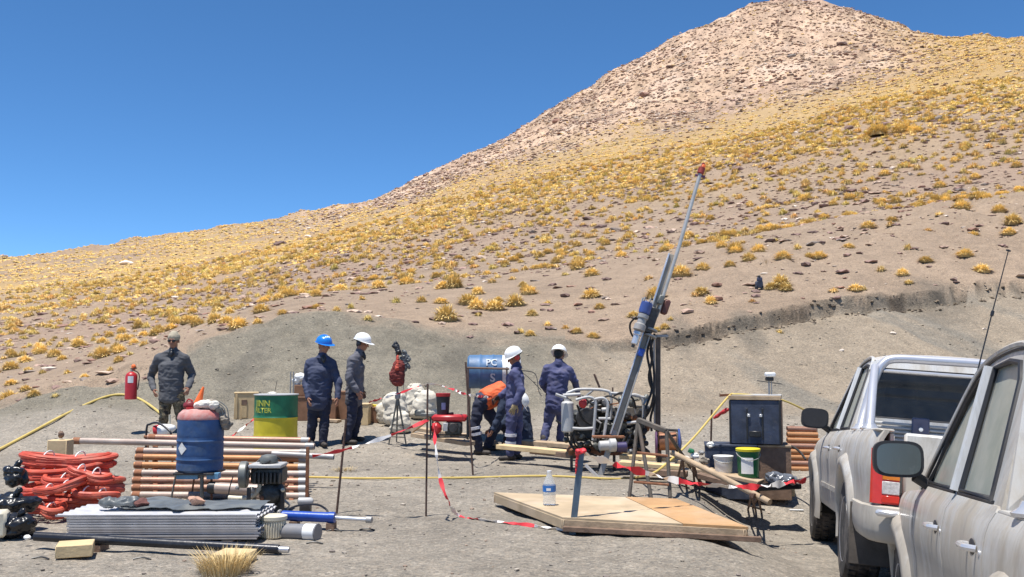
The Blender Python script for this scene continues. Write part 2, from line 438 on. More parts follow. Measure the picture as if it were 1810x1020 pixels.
# ------------------------------------------------------------------ tussocks and stones on the slope
def clump_proto(seed, blades, segs=9, rings=3, spread=1.0):
    """one bunch-grass tussock of unit radius: a lumpy straw heart and blades radiating from it"""
    rg = np.random.default_rng(seed)
    V = []; Fq = []; C = []
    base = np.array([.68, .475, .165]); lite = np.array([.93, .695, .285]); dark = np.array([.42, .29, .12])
    V.append((0, 0, .66)); C.append(lite * .8)
    for i in range(1, rings + 1):
        ph = i / rings * math.pi / 2
        for j in range(segs):
            a = 2 * math.pi * (j + .5 * (i % 2)) / segs
            k = 1 + .28 * (rg.random() - .5)
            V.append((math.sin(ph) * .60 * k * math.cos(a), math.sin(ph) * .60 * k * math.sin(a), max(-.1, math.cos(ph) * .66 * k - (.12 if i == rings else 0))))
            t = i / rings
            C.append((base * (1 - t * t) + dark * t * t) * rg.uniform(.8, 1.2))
    for j in range(segs): Fq.append((0, 1 + j, 1 + (j + 1) % segs))
    for i in range(rings - 1):
        for j in range(segs):
            a = 1 + i * segs + j; b = 1 + i * segs + (j + 1) % segs
            c = a + segs; d = b + segs
            Fq.append((a, c, d)); Fq.append((a, d, b))
    for q in range(blades):
        a = rg.uniform(0, 2 * math.pi); ph = math.acos(rg.uniform(.12, 1)) * .98
        r0 = .38; L = rg.uniform(.70, 1.12) * spread
        d = np.array([math.sin(ph) * math.cos(a), math.sin(ph) * math.sin(a), math.cos(ph) * 1.08])
        s = np.array([-math.sin(a), math.cos(a), 0]) * (.030 if blades > 100 else .042) * rg.uniform(.7, 1.7)
        p0 = d * r0; p1 = d * (r0 + (L - r0) * .6) + np.array([0, 0, .05]); p2 = d * L + np.array([0, 0, -.10 * math.sin(ph)])
        n = len(V); cc = lite * rg.uniform(.7, 1.15) + np.array([.05, .01, 0]) * rg.uniform(-1, 1)
        V += [tuple(p0 - s), tuple(p0 + s), tuple(p1 - s * .8), tuple(p1 + s * .8), tuple(p2)]
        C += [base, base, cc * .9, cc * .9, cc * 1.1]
        Fq += [(n, n + 1, n + 3), (n, n + 3, n + 2), (n + 2, n + 3, n + 4)]
    V = np.array(V); V[:, 2] = np.where(V[:, 2] < -.1, -.1, V[:, 2])
    return V, np.array(Fq), np.array(C)
def rock_proto(seed, sub=1):
    bm = bmesh.new(); bmesh.ops.create_icosphere(bm, subdivisions=sub, radius=1)
    rg = random.Random(seed)
    off = Vector((rg.uniform(-9, 9), rg.uniform(-9, 9), rg.uniform(-9, 9)))
    pl = [(Vector((rg.gauss(0, 1), rg.gauss(0, 1), rg.gauss(0, 1))).normalized(), rg.uniform(.45, .85)) for _ in range(7)]
    for v in bm.verts:
        for n, d in pl:
            k = v.co.dot(n)
            if k > d: v.co -= n * (k - d)
        v.co *= 1 + .25 * mnoise.noise(v.co * 1.7 + off)
        v.co.z *= .7
    V = np.array([v.co[:] for v in bm.verts]); bm.verts.ensure_lookup_table()
    Fq = np.array([[v.index for v in f.verts] for f in bm.faces]); bm.free()
    return V, Fq
def merge(name, protos, pos, scl, rot, tint, pick, m, label=None, flat=None, smooth=False):
    Vs, Fs, Cs = [], [], []; n = 0
    for k, pr in enumerate(protos):
        ix = np.nonzero(pick == k)[0]
        if not len(ix): continue
        V, Fq = pr[0], pr[1]; Cc = pr[2] if len(pr) > 2 else np.ones((len(V), 3))
        c = np.cos(rot[ix])[:, None]; s = np.sin(rot[ix])[:, None]
        S = scl[ix]
        if S.ndim == 1: S = np.stack([S] * 3, 1)
        x = V[None, :, 0] * S[:, 0:1]; y = V[None, :, 1] * S[:, 1:2]; z = V[None, :, 2] * S[:, 2:3]
        W = np.stack([x * c - y * s + pos[ix, 0:1], x * s + y * c + pos[ix, 1:2], z + pos[ix, 2:3]], -1)
        Vs.append(W.reshape(-1, 3)); Cs.append((Cc[None] * tint[ix][:, None, :]).reshape(-1, 3))
        Fs.append((Fq[None] + (np.arange(len(ix)) * len(V))[:, None, None] + n).reshape(-1, 3))
        n += len(ix) * len(V)
    me = mesh_from_arrays(name, np.concatenate(Vs), np.concatenate(Fs), np.clip(np.concatenate(Cs), .01, .95), smooth, m)
    o = bpy.data.objects.new(name, me); COL.objects.link(o)
    tagd(o, label, kind='stuff')
    return o
M_GRASS = attrmat('dry_grass', .85, 9., .12, 0)
M_GRASSI = attrmat('dry_grass_tussock', .85, 9., .12, 0, use_obj_random=.22)
M_ROCK = attrmat('field_stone', .92, 6., .25, .5, .05, 8.)
M_ROCKI = attrmat('boulder_stone', .92, 6., .25, .6, .05, 6., use_obj_random=.1)

def ybank(u):
    return np.interp(u, _cp, _ky[:, 2])
def candidates(n, r0, r1, seed, power=1.0):
    rg = np.random.default_rng(seed)
    n = int(n * 1.22)
    a = np.radians(rg.uniform(-38.5, 38.5, n))
    r = np.sqrt(rg.uniform(r0 ** 2, r1 ** 2, n))
    x = np.sin(a) * r; y = np.cos(a) * r
    u = 905 + F * x / y
    return x, y, r, u, rg
def in_ok(x, y, u, margin=.5):
    return np.where(u < 330, y > 20.3 + 1.5 * fbm(x * .3, y * .3, 2, 51), y > ybank(u) + margin)
def ungrass(r, u):
    r = r + 10 * np.sin(u / 37.0) + 6 * np.sin(u / 13.0)
    """1 where grass grows, 0 on the scree"""
    ws = sstep(r, 168, 212) * sstep(u, 380, 720)
    ws = ws * (1 - .85 * sstep(u, 1560, 1760))
    return 1 - .975 * ws
# positions of tussocks that can be picked out in the photograph (pixel of the base, width in px)
KNOWN = [(745,534,26),(780,536,30),(845,520,34),(935,520,40),(927,512,26),(968,537,20),(1045,525,38),(1060,545,26),(968,575,18),(937,592,28),(920,588,20),
 (1020,588,24),(1048,597,30),(1000,580,18),(845,558,20),(800,495,24),(870,500,22),(650,565,22),(640,530,20),(700,535,22),(1240,520,40),(1256,536,30),(1228,524,22),
 (1380,505,42),(1362,510,30),(1388,512,36),(1330,533,18),(1377,588,18),(1218,712,28),(1474,515,22),(1512,512,30),(1525,512,20),(1557,478,22),(1595,485,30),
 (1606,500,20),(1636,462,30),(1705,453,32),(1735,480,40),(1790,395,42),(1605,440,22),(1500,438,26),(1448,456,34),(1430,455,24),(1410,440,22),(1120,560,26),(1128,590,20),
 (1175,580,24),(1185,565,18),(1160,585,22),(1324,460,30),(1290,470,28),(1180,440,24),(1098,455,26),(1535,402,30),(1574,398,20),(1640,408,18),(1660,380,18),(1550,240,44),(1590,235,40),(1615,234,30),
 (20,720,40),(8,735,40),(60,700,34),(45,690,24),(120,660,20),(150,668,24),(98,700,18),(80,722,16),(195,655,20),(210,640,26),(230,628,20),(20,680,28),(75,660,20),(50,655,22),(110,636,24),
 (160,630,18),(255,610,22),(245,580,28),(400,572,40),(420,580,44),(380,570,40),(350,575,34),(330,570,28),(455,572,26),(500,555,24),(560,545,26),(595,550,22),(620,545,22)]
pts = []
for (px, py, w) in KNOWN:
    q = G(px, py, lo=12)
    if q is None or q.y < 19.5: continue
    pts.append((q.x, q.y, w / F * q.y / 2 * 1.12))
x, y, r, u, rg = candidates(8200, 21, 150, 61)
dens = np.clip(.31 + .5 * fbm(x * .08, y * .08, 3, 62) + .35 * fbm(x * .45, y * .45, 2, 63) + .42 * sstep(r, 34, 105), .03, 1)
dens = dens * (.62 + .38 * sstep(r, 24, 62))
keep = (rg.random(len(x)) < dens) & in_ok(x, y, u)
x, y, r, u = x[keep], y[keep], r[keep], u[keep]
kp = np.array(pts)
# keep the invented ones off the known ones
dd = np.min(np.hypot(x[:, None] - kp[None, :, 0], (y[:, None] - kp[None, :, 1]) * .6), axis=1)
ok = dd > .75
x, y, r, u = x[ok], y[ok], r[ok], u[ok]
rad = (.22 + .30 * rg.random(len(x)) ** 1.5) * (1 + .35 * sstep(r, 50, 120))
near = [(a, b, c) for a, b, c in zip(x, y, rad)]
allp = sorted(pts + near, key=lambda q: -q[2] / q[1])
grp = 'golden bunch grass tussocks on the slope'
LAB = 'golden straw coloured bunch grass tussock growing on the bare stony slope'
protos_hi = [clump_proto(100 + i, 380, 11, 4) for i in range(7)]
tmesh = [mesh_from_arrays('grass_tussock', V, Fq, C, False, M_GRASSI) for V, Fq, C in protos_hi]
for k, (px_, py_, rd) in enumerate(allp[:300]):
    o = bpy.data.objects.new('grass_tussock', tmesh[k % 7])
    o.location = (px_, py_, zg(px_, py_) - .03)
    s = rd
    o.scale = (s * random.uniform(.9, 1.25), s * random.uniform(.9, 1.1), s * random.uniform(.72, 1.0))
    o.rotation_euler = (random.uniform(-.1, .1), random.uniform(-.1, .1), random.uniform(0, 6.28))
    COL.objects.link(o); tagd(o, LAB, 'tussock', grp)
rest = np.array(allp[300:])
pz = terr(rest[:, 0], rest[:, 1]) - .03
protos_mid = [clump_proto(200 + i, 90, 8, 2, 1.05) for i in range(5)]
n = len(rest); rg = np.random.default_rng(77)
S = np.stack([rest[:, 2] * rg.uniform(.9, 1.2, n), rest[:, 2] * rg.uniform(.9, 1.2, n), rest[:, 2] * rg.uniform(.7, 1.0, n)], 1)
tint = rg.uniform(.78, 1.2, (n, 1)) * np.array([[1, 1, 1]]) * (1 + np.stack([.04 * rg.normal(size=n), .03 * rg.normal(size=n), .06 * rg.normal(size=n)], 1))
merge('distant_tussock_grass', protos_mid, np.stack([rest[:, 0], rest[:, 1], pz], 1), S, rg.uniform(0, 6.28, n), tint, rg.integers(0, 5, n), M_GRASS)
# the far yellow belt
x, y, r, u, rg = candidates(60000, 100, 330, 71)
g = ungrass(r, u)
belt = np.clip(.62 + .6 * fbm(x * .05, y * .05, 4, 72) + .3 * fbm(x * .3, y * .3, 2, 73), 0, 1) * g
ridge = np.interp(u, _cp, _ky[:, 6])
keep = (rg.random(len(x)) < belt) & (y < ridge + 3)
x, y, r, u = x[keep], y[keep], r[keep], u[keep]; n = len(x)
rad = (.26 + .36 * rg.random(n) ** 1.5) * (1 + .25 * sstep(r, 150, 260))
protos_lo = [clump_proto(300 + i, 11, 6, 2, 1.1) for i in range(4)]
S = np.stack([rad * rg.uniform(.9, 1.5, n), rad, rad * rg.uniform(.45, .7, n)], 1)
tint = rg.uniform(.95, 1.35, (n, 1)) * np.array([[1.06, 1.03, 1.0]]) * (1 + np.stack([.04 * rg.normal(size=n), .03 * rg.normal(size=n), .06 * rg.normal(size=n)], 1))
merge('far_belt_of_grass', protos_lo, np.stack([x, y, terr(x, y) - .04], 1), S, rg.uniform(-.3, .3, n), tint, rg.integers(0, 4, n), M_GRASS)
# stones
rp = [rock_proto(i, 1) for i in range(8)]
PAL = np.array([[.32, .21, .175], [.40, .28, .215], [.20, .135, .115], [.54, .41, .315], [.29, .24, .205], [.70, .60, .50], [.34, .20, .15]])
def stones(name, n, r0, r1, seed, smin, smax, fn, palw, flat=.6):
    x, y, r, u, rg = candidates(n, r0, r1, seed)
    n = len(x)
    keep = (rg.random(n) < fn(x, y, r, u)) & in_ok(x, y, u, .15)
    ridge = np.interp(u, _cp, _ky[:, 6]); keep &= (y < ridge + 4)
    x, y, r, u = x[keep], y[keep], r[keep], u[keep]; n = len(x)
    s = smin + (smax - smin) * rg.random(n) ** 3.5
    S = np.stack([s * rg.uniform(.8, 1.5, n), s * rg.uniform(.8, 1.2, n), s * rg.uniform(.5, 1.1, n) * flat], 1)
    c = PAL[rg.choice(len(PAL), n, p=palw)] * rg.uniform(.8, 1.2, (n, 1))
    return merge(name, rp, np.stack([x, y, terr(x, y) + S[:, 2] * .15], 1), S, rg.uniform(0, 6.28, n), c, rg.integers(0, 8, n), M_ROCK)
stones('scattered_field_stones', 24000, 21, 110, 81, .035, .24, lambda x, y, r, u: np.clip(.35 + .9 * fbm(x * .12, y * .12, 3, 82) + .25 * sstep(r, 40, 90), .05, 1), [.27, .25, .12, .14, .10, .04, .08])
stones('stony_slope_rubble', 22000, 60, 230, 83, .10, .50, lambda x, y, r, u: np.clip(.45 + .9 * fbm(x * .06, y * .06, 3, 84), .05, 1), [.26, .25, .10, .20, .08, .05, .06])
stones('mountain_scree', 90000, 165, 345, 85, .12, .72, lambda x, y, r, u: (1 - ungrass(r, u)) * np.clip(.75 + .6 * fbm(x * .05, y * .05, 3, 86), 0, 1), [.13, .22, .07, .28, .07, .18, .05], .6)
# boulders one can pick out
BOUL = [(915,374,22,2,'dark brown boulder lying among golden tussocks on the mid slope'),(941,412,22,4,'grey boulder beside the dark rocks in the middle of the slope'),(1040,388,24,2,'dark purple rock on the slope to the left of the drill mast'),
 (1062,402,26,2,'low dark outcrop stone on the slope left of the mast tip'),(1087,408,24,4,'grey stone at the end of the dark rock row left of the mast'),(1033,400,18,0,'purple brown stone under the dark slope rock'),
 (688,493,18,4,'grey blue stone among sparse tussocks left of the slope centre'),(724,438,14,6,'small brown stone on the slope above the spoil heap'),(495,432,26,2,'long flat dark stone high on the left slope'),(392,457,18,2,'dark brown stone on the left slope below the skyline'),
 (1755,198,16,5,'bright white boulder near the top right of the slope'),(1580,298,16,5,'pale stone lying on the right slope'),(545,420,18,5,'white rock patch stone high on the left slope'),(205,429,10,4,'small dark stone standing on the left skyline'),
 (222,467,26,5,'long white stone slab on the upper left slope'),(8,455,18,5,'white rock on the skyline at the far left'),(305,558,16,2,'dark stone above the left tussocks'),(110,578,26,6,'flat reddish stone slab on the left slope'),
 (15,645,12,2,'dark blue grey stone near the left tussocks'),(1305,300,30,0,'purple grey slab right of the mast tip'),(1565,224,34,0,'purple rock in the band high on the right slope'),(1660,212,30,4,'grey purple rock at the right end of the rock band'),
 (1500,228,24,0,'brown purple rock left in the high rock band'),(1700,190,26,0,'purple rock near the white boulder'),(1785,185,26,4,'grey rock at the right edge of the rock band'),
 (780,285,14,5,'pale rock on the steep skyline of the mountain foot'),(1135,104,12,5,'pale rock knob on the mountain skyline'),(1045,160,10,5,'small pale rock on the mountain skyline'),
 (1490,80,22,2,'dark rock in the grey scree below the summit'),(1400,100,20,4,'grey rock in the scree below the summit'),(1186,120,20,2,'dark streak rock in the summit scree'),(985,215,22,6,'brown rock band stone in the left scree'),
 (1140,170,24,6,'reddish brown rock in the middle of the scree'),(1487,620,11,5,'small white stone on the cut bank above the pickup'),(1578,590,14,5,'flat white stone high on the cut bank'),(1740,582,9,5,'tiny pale stone on the cut bank at right'),
 (1300,613,8,4,'small grey stone on the cut bank above the tool boxes'),(1690,500,14,2,'dark clod hanging in the scarp edge'),(1480,527,18,0,'brown clod in the scarp edge above the far pickup')]
bmeshes = {}
for i, (px, py, w, ci, lab) in enumerate(BOUL):
    q = G(px, py, lo=12)
    if q is None:
        q = G(px, py + 4, lo=12)
        if q is None: continue
    V, Fq = rock_proto(900 + i, 2)
    me = mesh_from_arrays('boulder', V, Fq, np.tile(PAL[ci] * (.85 if ci != 5 else 1.25), (len(V), 1)), False, M_ROCKI)
    o = bpy.data.objects.new('boulder', me); s = w / F * q.y / 2
    o.location = (q.x, q.y, q.z + s * .1); o.scale = (s, s * .8, s * .6); o.rotation_euler = (random.uniform(-.2, .2), random.uniform(-.2, .2), random.uniform(-.4, .4))
    COL.objects.link(o); tagd(o, lab, 'boulder')
# pebbles on the pad
rg = np.random.default_rng(91); n = 5200
a = np.radians(rg.uniform(-31, 31, n)); rr_ = 4.5 + 13.5 * rg.random(n) ** .8
x = np.sin(a) * rr_; y = np.cos(a) * rr_
s = .005 + .022 * rg.random(n) ** 7
S = np.stack([s * rg.uniform(.8, 1.5, n), s, s * .8], 1)
c = np.array([[.32, .28, .23], [.24, .21, .18], [.40, .35, .29], [.20, .17, .15], [.29, .22, .17]])[rg.integers(0, 5, n)] * rg.uniform(.8, 1.2, (n, 1))
merge('pad_pebbles', [rock_proto(40 + i, 1) for i in range(4)], np.stack([x, y, terr(x, y) + s * .2], 1), S, rg.uniform(0, 6.28, n), c, rg.integers(0, 4, n), M_ROCK)

# clods, roots and small stones along the lip of the cut
rg = np.random.default_rng(95); n = 420
u_ = rg.uniform(1120, 1840, n)
y = ybank(u_) - .14 + rg.normal(0, .10, n) - .25 * rg.random(n) ** 3; x = (u_ - 905) / F * y
y = y + 0.28 * fbm(x * 1.1, y * 0.2, 3, 41)
s = .014 + .05 * rg.random(n) ** 3
c = np.array([[.13, .10, .07], [.22, .17, .12], [.28, .22, .16], [.09, .07, .055]])[rg.integers(0, 4, n)] * rg.uniform(.8, 1.2, (n, 1))
merge('bank_lip_clods', [rock_proto(60 + i, 1) for i in range(4)], np.stack([x, y, terr(x, y) + s * .2], 1), np.stack([s * 1.3, s, s * .8], 1), rg.uniform(0, 6.28, n), c, rg.integers(0, 4, n), M_ROCK)
x, y, r, u, rg = candidates(5000, 16, 25, 97)
k = (y < ybank(u) - .2) & (y > np.interp(u, _cp, _ky[:, 0]) - 1.5); x, y, u = x[k], y[k], u[k]; n = len(x)
s = .008 + .030 * rg.random(n) ** 6
c = np.array([[.26, .23, .18], [.32, .26, .19], [.22, .19, .16], [.42, .36, .28]])[rg.integers(0, 4, n)] * rg.uniform(.8, 1.2, (n, 1))
merge('bank_face_stones', [rock_proto(64 + i, 1) for i in range(4)], np.stack([x, y, terr(x, y) + s * .2], 1), np.stack([s * 1.3, s, s * .7], 1), rg.uniform(0, 6.28, n), c, rg.integers(0, 4, n), M_ROCK)
# ================================================================== mesh kit
class MB:
    """collects simple shapes into one mesh (world coordinates; build() makes them relative to the parent)"""
    def __init__(s): s.v = []; s.f = []
    def add(s, V, Fc):
        n = len(s.v); s.v += [Vector(p) for p in V]; s.f += [tuple(i + n for i in q) for q in Fc]; return s
    def box(s, c, d, rot=None, bev=0.0):
        """box centred at c with full sizes d, optional rotation matrix; small chamfer on the edges"""
        x, y, z = d[0] / 2, d[1] / 2, d[2] / 2
        b = min(bev, x * .9, y * .9, z * .9)
        M = rot if rot is not None else Matrix.Identity(3)
        c = Vector(c)
        if b <= 0:
            V = [(sx * x, sy * y, sz * z) for sx in (-1, 1) for sy in (-1, 1) for sz in (-1, 1)]
            Fc = [(0, 1, 3, 2), (4, 6, 7, 5), (0, 4, 5, 1), (2, 3, 7, 6), (0, 2, 6, 4), (1, 5, 7, 3)]
        else:
            V = []; idx = {}
            for sx in (-1, 1):
                for sy in (-1, 1):
                    for sz in (-1, 1):
                        for k, p in enumerate(((sx * x, sy * (y - b), sz * (z - b)), (sx * (x - b), sy * y, sz * (z - b)), (sx * (x - b), sy * (y - b), sz * z))):
                            idx[(sx, sy, sz, k)] = len(V); V.append(p)
            g = lambda a, b_, c_, k: idx[(a, b_, c_, k)]
            Fc = []
            for q in (-1, 1):
                Fc.append((g(q, -1, -1, 0), g(q, 1, -1, 0), g(q, 1, 1, 0), g(q, -1, 1, 0)))
                Fc.append((g(-1, q, -1, 1), g(1, q, -1, 1), g(1, q, 1, 1), g(-1, q, 1, 1)))
                Fc.append((g(-1, -1, q, 2), g(1, -1, q, 2), g(1, 1, q, 2), g(-1, 1, q, 2)))
                for r in (-1, 1):
                    Fc.append((g(q, r, -1, 0), g(q, r, 1, 0), g(q, r, 1, 1), g(q, r, -1, 1)))
                    Fc.append((g(q, -1, r, 0), g(q, 1, r, 0), g(q, 1, r, 2), g(q, -1, r, 2)))
                    Fc.append((g(-1, q, r, 1), g(1, q, r, 1), g(1, q, r, 2), g(-1, q, r, 2)))
                    for t in (-1, 1): Fc.append((g(q, r, t, 0), g(q, r, t, 1), g(q, r, t, 2)))
        return s.add([c + M @ Vector(p) for p in V], Fc)
    def beam(s, a, b, w, h, up=(0, 0, 1), bev=0.0):
        a = Vector(a); b = Vector(b); d = (b - a); L = d.length; d.normalize()
        u = Vector(up); sdir = d.cross(u)
        if sdir.length < 1e-4: sdir = d.cross(Vector((1, 0, 0)))
        sdir.normalize(); u2 = sdir.cross(d)
        M = Matrix((d, sdir, u2)).transposed()
        return s.box((a + b) / 2, (L, w, h), M, bev)
    def tube(s, pts, r, n=10, cap=True, closed=False):
        pts = [Vector(p) for p in pts]; m = len(pts)
        rad = r if hasattr(r, '__len__') else [r] * m
        V = []; Fc = []; prev = None
        for i, p in enumerate(pts):
            if closed: d = pts[(i + 1) % m] - pts[i - 1]
            else: d = pts[min(i + 1, m - 1)] - pts[max(i - 1, 0)]
            if d.length < 1e-9: d = Vector((0, 0, 1))
            d.normalize()
            if prev is None:
                a = d.orthogonal().normalized()
                if abs(d.z) < .95: a = Vector((0, 0, 1)) - d * d.z; a.normalize()
            else:
                a = prev - d * prev.dot(d)
                if a.length < 1e-5: a = d.orthogonal()
                a.normalize()
            prev = a; b = d.cross(a)
            for k in range(n):
                t = 2 * math.pi * k / n
                V.append(p + (a * math.cos(t) + b * math.sin(t)) * rad[i])
        for i in range(m - 1 if not closed else m):
            for k in range(n):
                a0 = i * n + k; a1 = i * n + (k + 1) % n; j = (i + 1) % m
                Fc.append((a0, a1, j * n + (k + 1) % n, j * n + k))
        if cap and not closed:
            Fc.append(tuple(range(n - 1, -1, -1))); Fc.append(tuple((m - 1) * n + k for k in range(n)))
        return s.add(V, Fc)
    def pipe(s, a, b, r, wall=.15, n=14):
        """open pipe with a visible bore"""
        a = Vector(a); b = Vector(b); d = (b - a).normalized()
        e = d.orthogonal().normalized(); g = d.cross(e); V = []
        for p, k in ((a + d * r * 1.2, 1 - wall), (a, 1 - wall), (a, 1), (b, 1), (b, 1 - wall), (b - d * r * 1.2, 1 - wall)):
            V += [p + (e * math.cos(2 * math.pi * i / n) + g * math.sin(2 * math.pi * i / n)) * r * k for i in range(n)]
        Fc = []
        for j in range(5):
            for i in range(n): Fc.append((j * n + i, j * n + (i + 1) % n, (j + 1) * n + (i + 1) % n, (j + 1) * n + i))
        Fc.append(tuple(range(n))); Fc.append(tuple(5 * n + i for i in range(n)))
        return s.add(V, Fc)
    def lathe(s, prof, c=(0, 0, 0), axis=(0, 0, 1), n=24):
        """prof: list of (radius, height along axis)"""
        ax = Vector(axis).normalized(); c = Vector(c)
        e = ax.orthogonal().normalized()
        if abs(ax.z) > .9: e = (Vector((1, 0, 0)) - ax * ax.x).normalized()
        g = ax.cross(e); V = []; Fc = []
        for r, h in prof:
            V += [c + ax * h + (e * math.cos(2 * math.pi * i / n) + g * math.sin(2 * math.pi * i / n)) * max(r, 1e-5) for i in range(n)]
        for j in range(len(prof) - 1):
            for i in range(n): Fc.append((j * n + i, j * n + (i + 1) % n, (j + 1) * n + (i + 1) % n, (j + 1) * n + i))
        if prof[0][0] > 1e-4: Fc.append(tuple(range(n - 1, -1, -1)))
        if prof[-1][0] > 1e-4: Fc.append(tuple((len(prof) - 1) * n + i for i in range(n)))
        return s.add(V, Fc)
    def blob(s, c, r, rot=None, seg=12, rings=8, lump=0.0, lf=2.0, seed=0):
        c = Vector(c); r = Vector(r if hasattr(r, '__len__') else (r, r, r)); M = rot if rot is not None else Matrix.Identity(3)
        V = []; Fc = []; off = Vector((seed * 3.1, seed * 1.7, seed * 2.3))
        def pt(d):
            k = 1 + (lump * mnoise.noise(d * lf + off) if lump else 0)
            return c + M @ Vector((d.x * r.x * k, d.y * r.y * k, d.z * r.z * k))
        V.append(pt(Vector((0, 0, 1))))
        for i in range(1, rings):
            ph = math.pi * i / rings
            for j in range(seg):
                a = 2 * math.pi * j / seg
                V.append(pt(Vector((math.sin(ph) * math.cos(a), math.sin(ph) * math.sin(a), math.cos(ph)))))
        V.append(pt(Vector((0, 0, -1))))
        for j in range(seg): Fc.append((0, 1 + j, 1 + (j + 1) % seg))
        for i in range(rings - 2):
            for j in range(seg):
                a = 1 + i * seg + j; b = 1 + i * seg + (j + 1) % seg
                Fc.append((a, a + seg, b + seg, b))
        e = len(V) - 1
        for j in range(seg): Fc.append((e, 1 + (rings - 2) * seg + (j + 1) % seg, 1 + (rings - 2) * seg + j))
        return s.add(V, Fc)
    def grid(s, rows, close=False):
        """rows: list of equal-length lists of points"""
        n = len(rows[0]); V = [p for r in rows for p in r]; Fc = []
        for i in range(len(rows) - 1):
            for j in range(n - 1): Fc.append((i * n + j, i * n + j + 1, (i + 1) * n + j + 1, (i + 1) * n + j))
        return s.add(V, Fc)
    def slab(s, poly, vec):
        """prism: polygon swept along vec"""
        n = len(poly); poly = [Vector(p) for p in poly]; vec = Vector(vec)
        return s.add(poly + [p + vec for p in poly], [tuple(range(n)), tuple(range(2 * n - 1, n - 1, -1))] + [(i, i + n, (i + 1) % n + n, (i + 1) % n) for i in range(n)])
    def build(s, name, m, parent=None, smooth=True, ang=38, loc=None, thick=0.0):
        me = bpy.data.meshes.new(name)
        o = bpy.data.objects.new(name, me); COL.objects.link(o)
        if parent is not None:
            o.parent = parent; inv = wmat(parent).inverted(); V = [inv @ p for p in s.v]
        else:
            if loc is None:
                mn = [min(p[k] for p in s.v) for k in range(3)]; mx = [max(p[k] for p in s.v) for k in range(3)]
                loc = Vector(((mn[0] + mx[0]) / 2, (mn[1] + mx[1]) / 2, mn[2]))
            o.location = loc; V = [p - Vector(loc) for p in s.v]; WM[o.name] = Matrix.Translation(loc)
        if parent is not None: WM[o.name] = wmat(parent).copy()
        me.from_pydata(V, [], s.f); me.update()
        bm = bmesh.new(); bm.from_mesh(me); bmesh.ops.recalc_face_normals(bm, faces=bm.faces)
        if thick: bmesh.ops.solidify(bm, geom=bm.faces[:] , thickness=thick)
        bm.to_mesh(me); bm.free()
        if smooth:
            me.polygons.foreach_set('use_smooth', [True] * len(me.polygons))
            try: me.set_sharp_from_angle(angle=R_(ang))
            except Exception: pass
        if m: me.materials.append(m)
        return o
WM = {}
def wmat(o):
    return WM.get(o.name, Matrix.Identity(4))
def thing(name, label, cat, loc, rotz=0.0, group=None, rot=None):
    o = bpy.data.objects.new(name, None); COL.objects.link(o)
    o.empty_display_size = .1
    M = Matrix.Translation(Vector(loc)) @ (rot.to_4x4() if rot is not None else Matrix.Rotation(rotz, 4, 'Z'))
    o.matrix_world = M; o.location = M.to_translation(); o.rotation_euler = M.to_euler(); WM[o.name] = M
    tagd(o, label, cat, group)
    return o
def bez(pts, n=8):
    """smooth polyline through points (Catmull-Rom)"""
    pts = [Vector(p) for p in pts]; out = []
    for i in range(len(pts) - 1):
        p0 = pts[max(i - 1, 0)]; p1 = pts[i]; p2 = pts[i + 1]; p3 = pts[min(i + 2, len(pts) - 1)]
        for k in range(n):
            t = k / n
            out.append(.5 * ((2 * p1) + (p2 - p0) * t + (2 * p0 - 5 * p1 + 4 * p2 - p3) * t * t + (3 * p1 - p0 - 3 * p2 + p3) * t ** 3))
    out.append(pts[-1]); return out
def copytree(root, loc, rotz=None, label=None, scale=None):
    r = root.copy(); COL.objects.link(r); r.location = loc
    if rotz is not None: r.rotation_euler = (0, 0, rotz)
    if scale: r.scale = scale
    if label: r['label'] = label
    for ch in root.children:
        c = ch.copy(); COL.objects.link(c); c.parent = r
        for g in ch.children:
            d = g.copy(); COL.objects.link(d); d.parent = c
    return r
def lettering(parent, word, size, place, m, name='lettering'):
    """real text mesh; place(x, y) maps the flat text plane to a world point"""
    cu = bpy.data.curves.new(name, 'FONT'); cu.body = word; cu.size = size; cu.extrude = 0; cu.resolution_u = 3; cu.offset = size * .02
    cu.align_x = 'CENTER'; cu.align_y = 'CENTER'
    to = bpy.data.objects.new(name, cu); COL.objects.link(to)
    bpy.context.view_layer.update()
    dg = bpy.context.evaluated_depsgraph_get()
    me = bpy.data.meshes.new_from_object(to.evaluated_get(dg))
    bpy.data.objects.remove(to); bpy.data.curves.remove(cu)
    bm = bmesh.new(); bm.from_mesh(me)
    bmesh.ops.subdivide_edges(bm, edges=[e for e in bm.edges if e.calc_length() > size * .2], cuts=2)
    inv = wmat(parent).inverted()
    for v in bm.verts: v.co = inv @ Vector(place(v.co.x, v.co.y))
    bm.to_mesh(me); bm.free()
    me.name = name; me.materials.clear(); me.materials.append(m)
    o = bpy.data.objects.new(name, me); COL.objects.link(o); o.parent = parent; WM[o.name] = wmat(parent).copy()
    return o

# ------------------------------------------------------------------ materials of the objects
DUST = (.36, .31, .25)
M_steel = mat('bare_steel', (.34, .335, .325), .48, .25, .2, 9, .1, 30, dirt=.25, dirtcol=(.22, .16, .12))
M_chrome = mat('polished_steel', (.66, .66, .67), .24, .55, .06, 5, .02, 30)
M_alu = mat('galvanised_sheet', (.62, .61, .61), .40, .3, .12, 12, .05, 30)
M_alu2 = mat('dull_aluminium', (.46, .455, .44), .55, .12, .12, 9, .06, 40, dirt=.1)
M_dsteel = mat('dark_oily_steel', (.065, .062, .06), .5, .5, .35, 14, .3, 40, dirt=.2, dirtcol=(.16, .13, .10), dscale=12)
M_rust = mat('rusty_steel', (.26, .115, .06), .8, .2, .35, 18, .35, 60)
M_rustbar = mat('rusty_bar', (.13, .08, .06), .8, .3, .35, 18, .35, 60)
M_pipe_a = mat('drill_pipe_brown', (.36, .20, .14), .5, .45, .25, 3, .2, 50, dirt=.3, dirtcol=(.45, .38, .32), dscale=2.4)
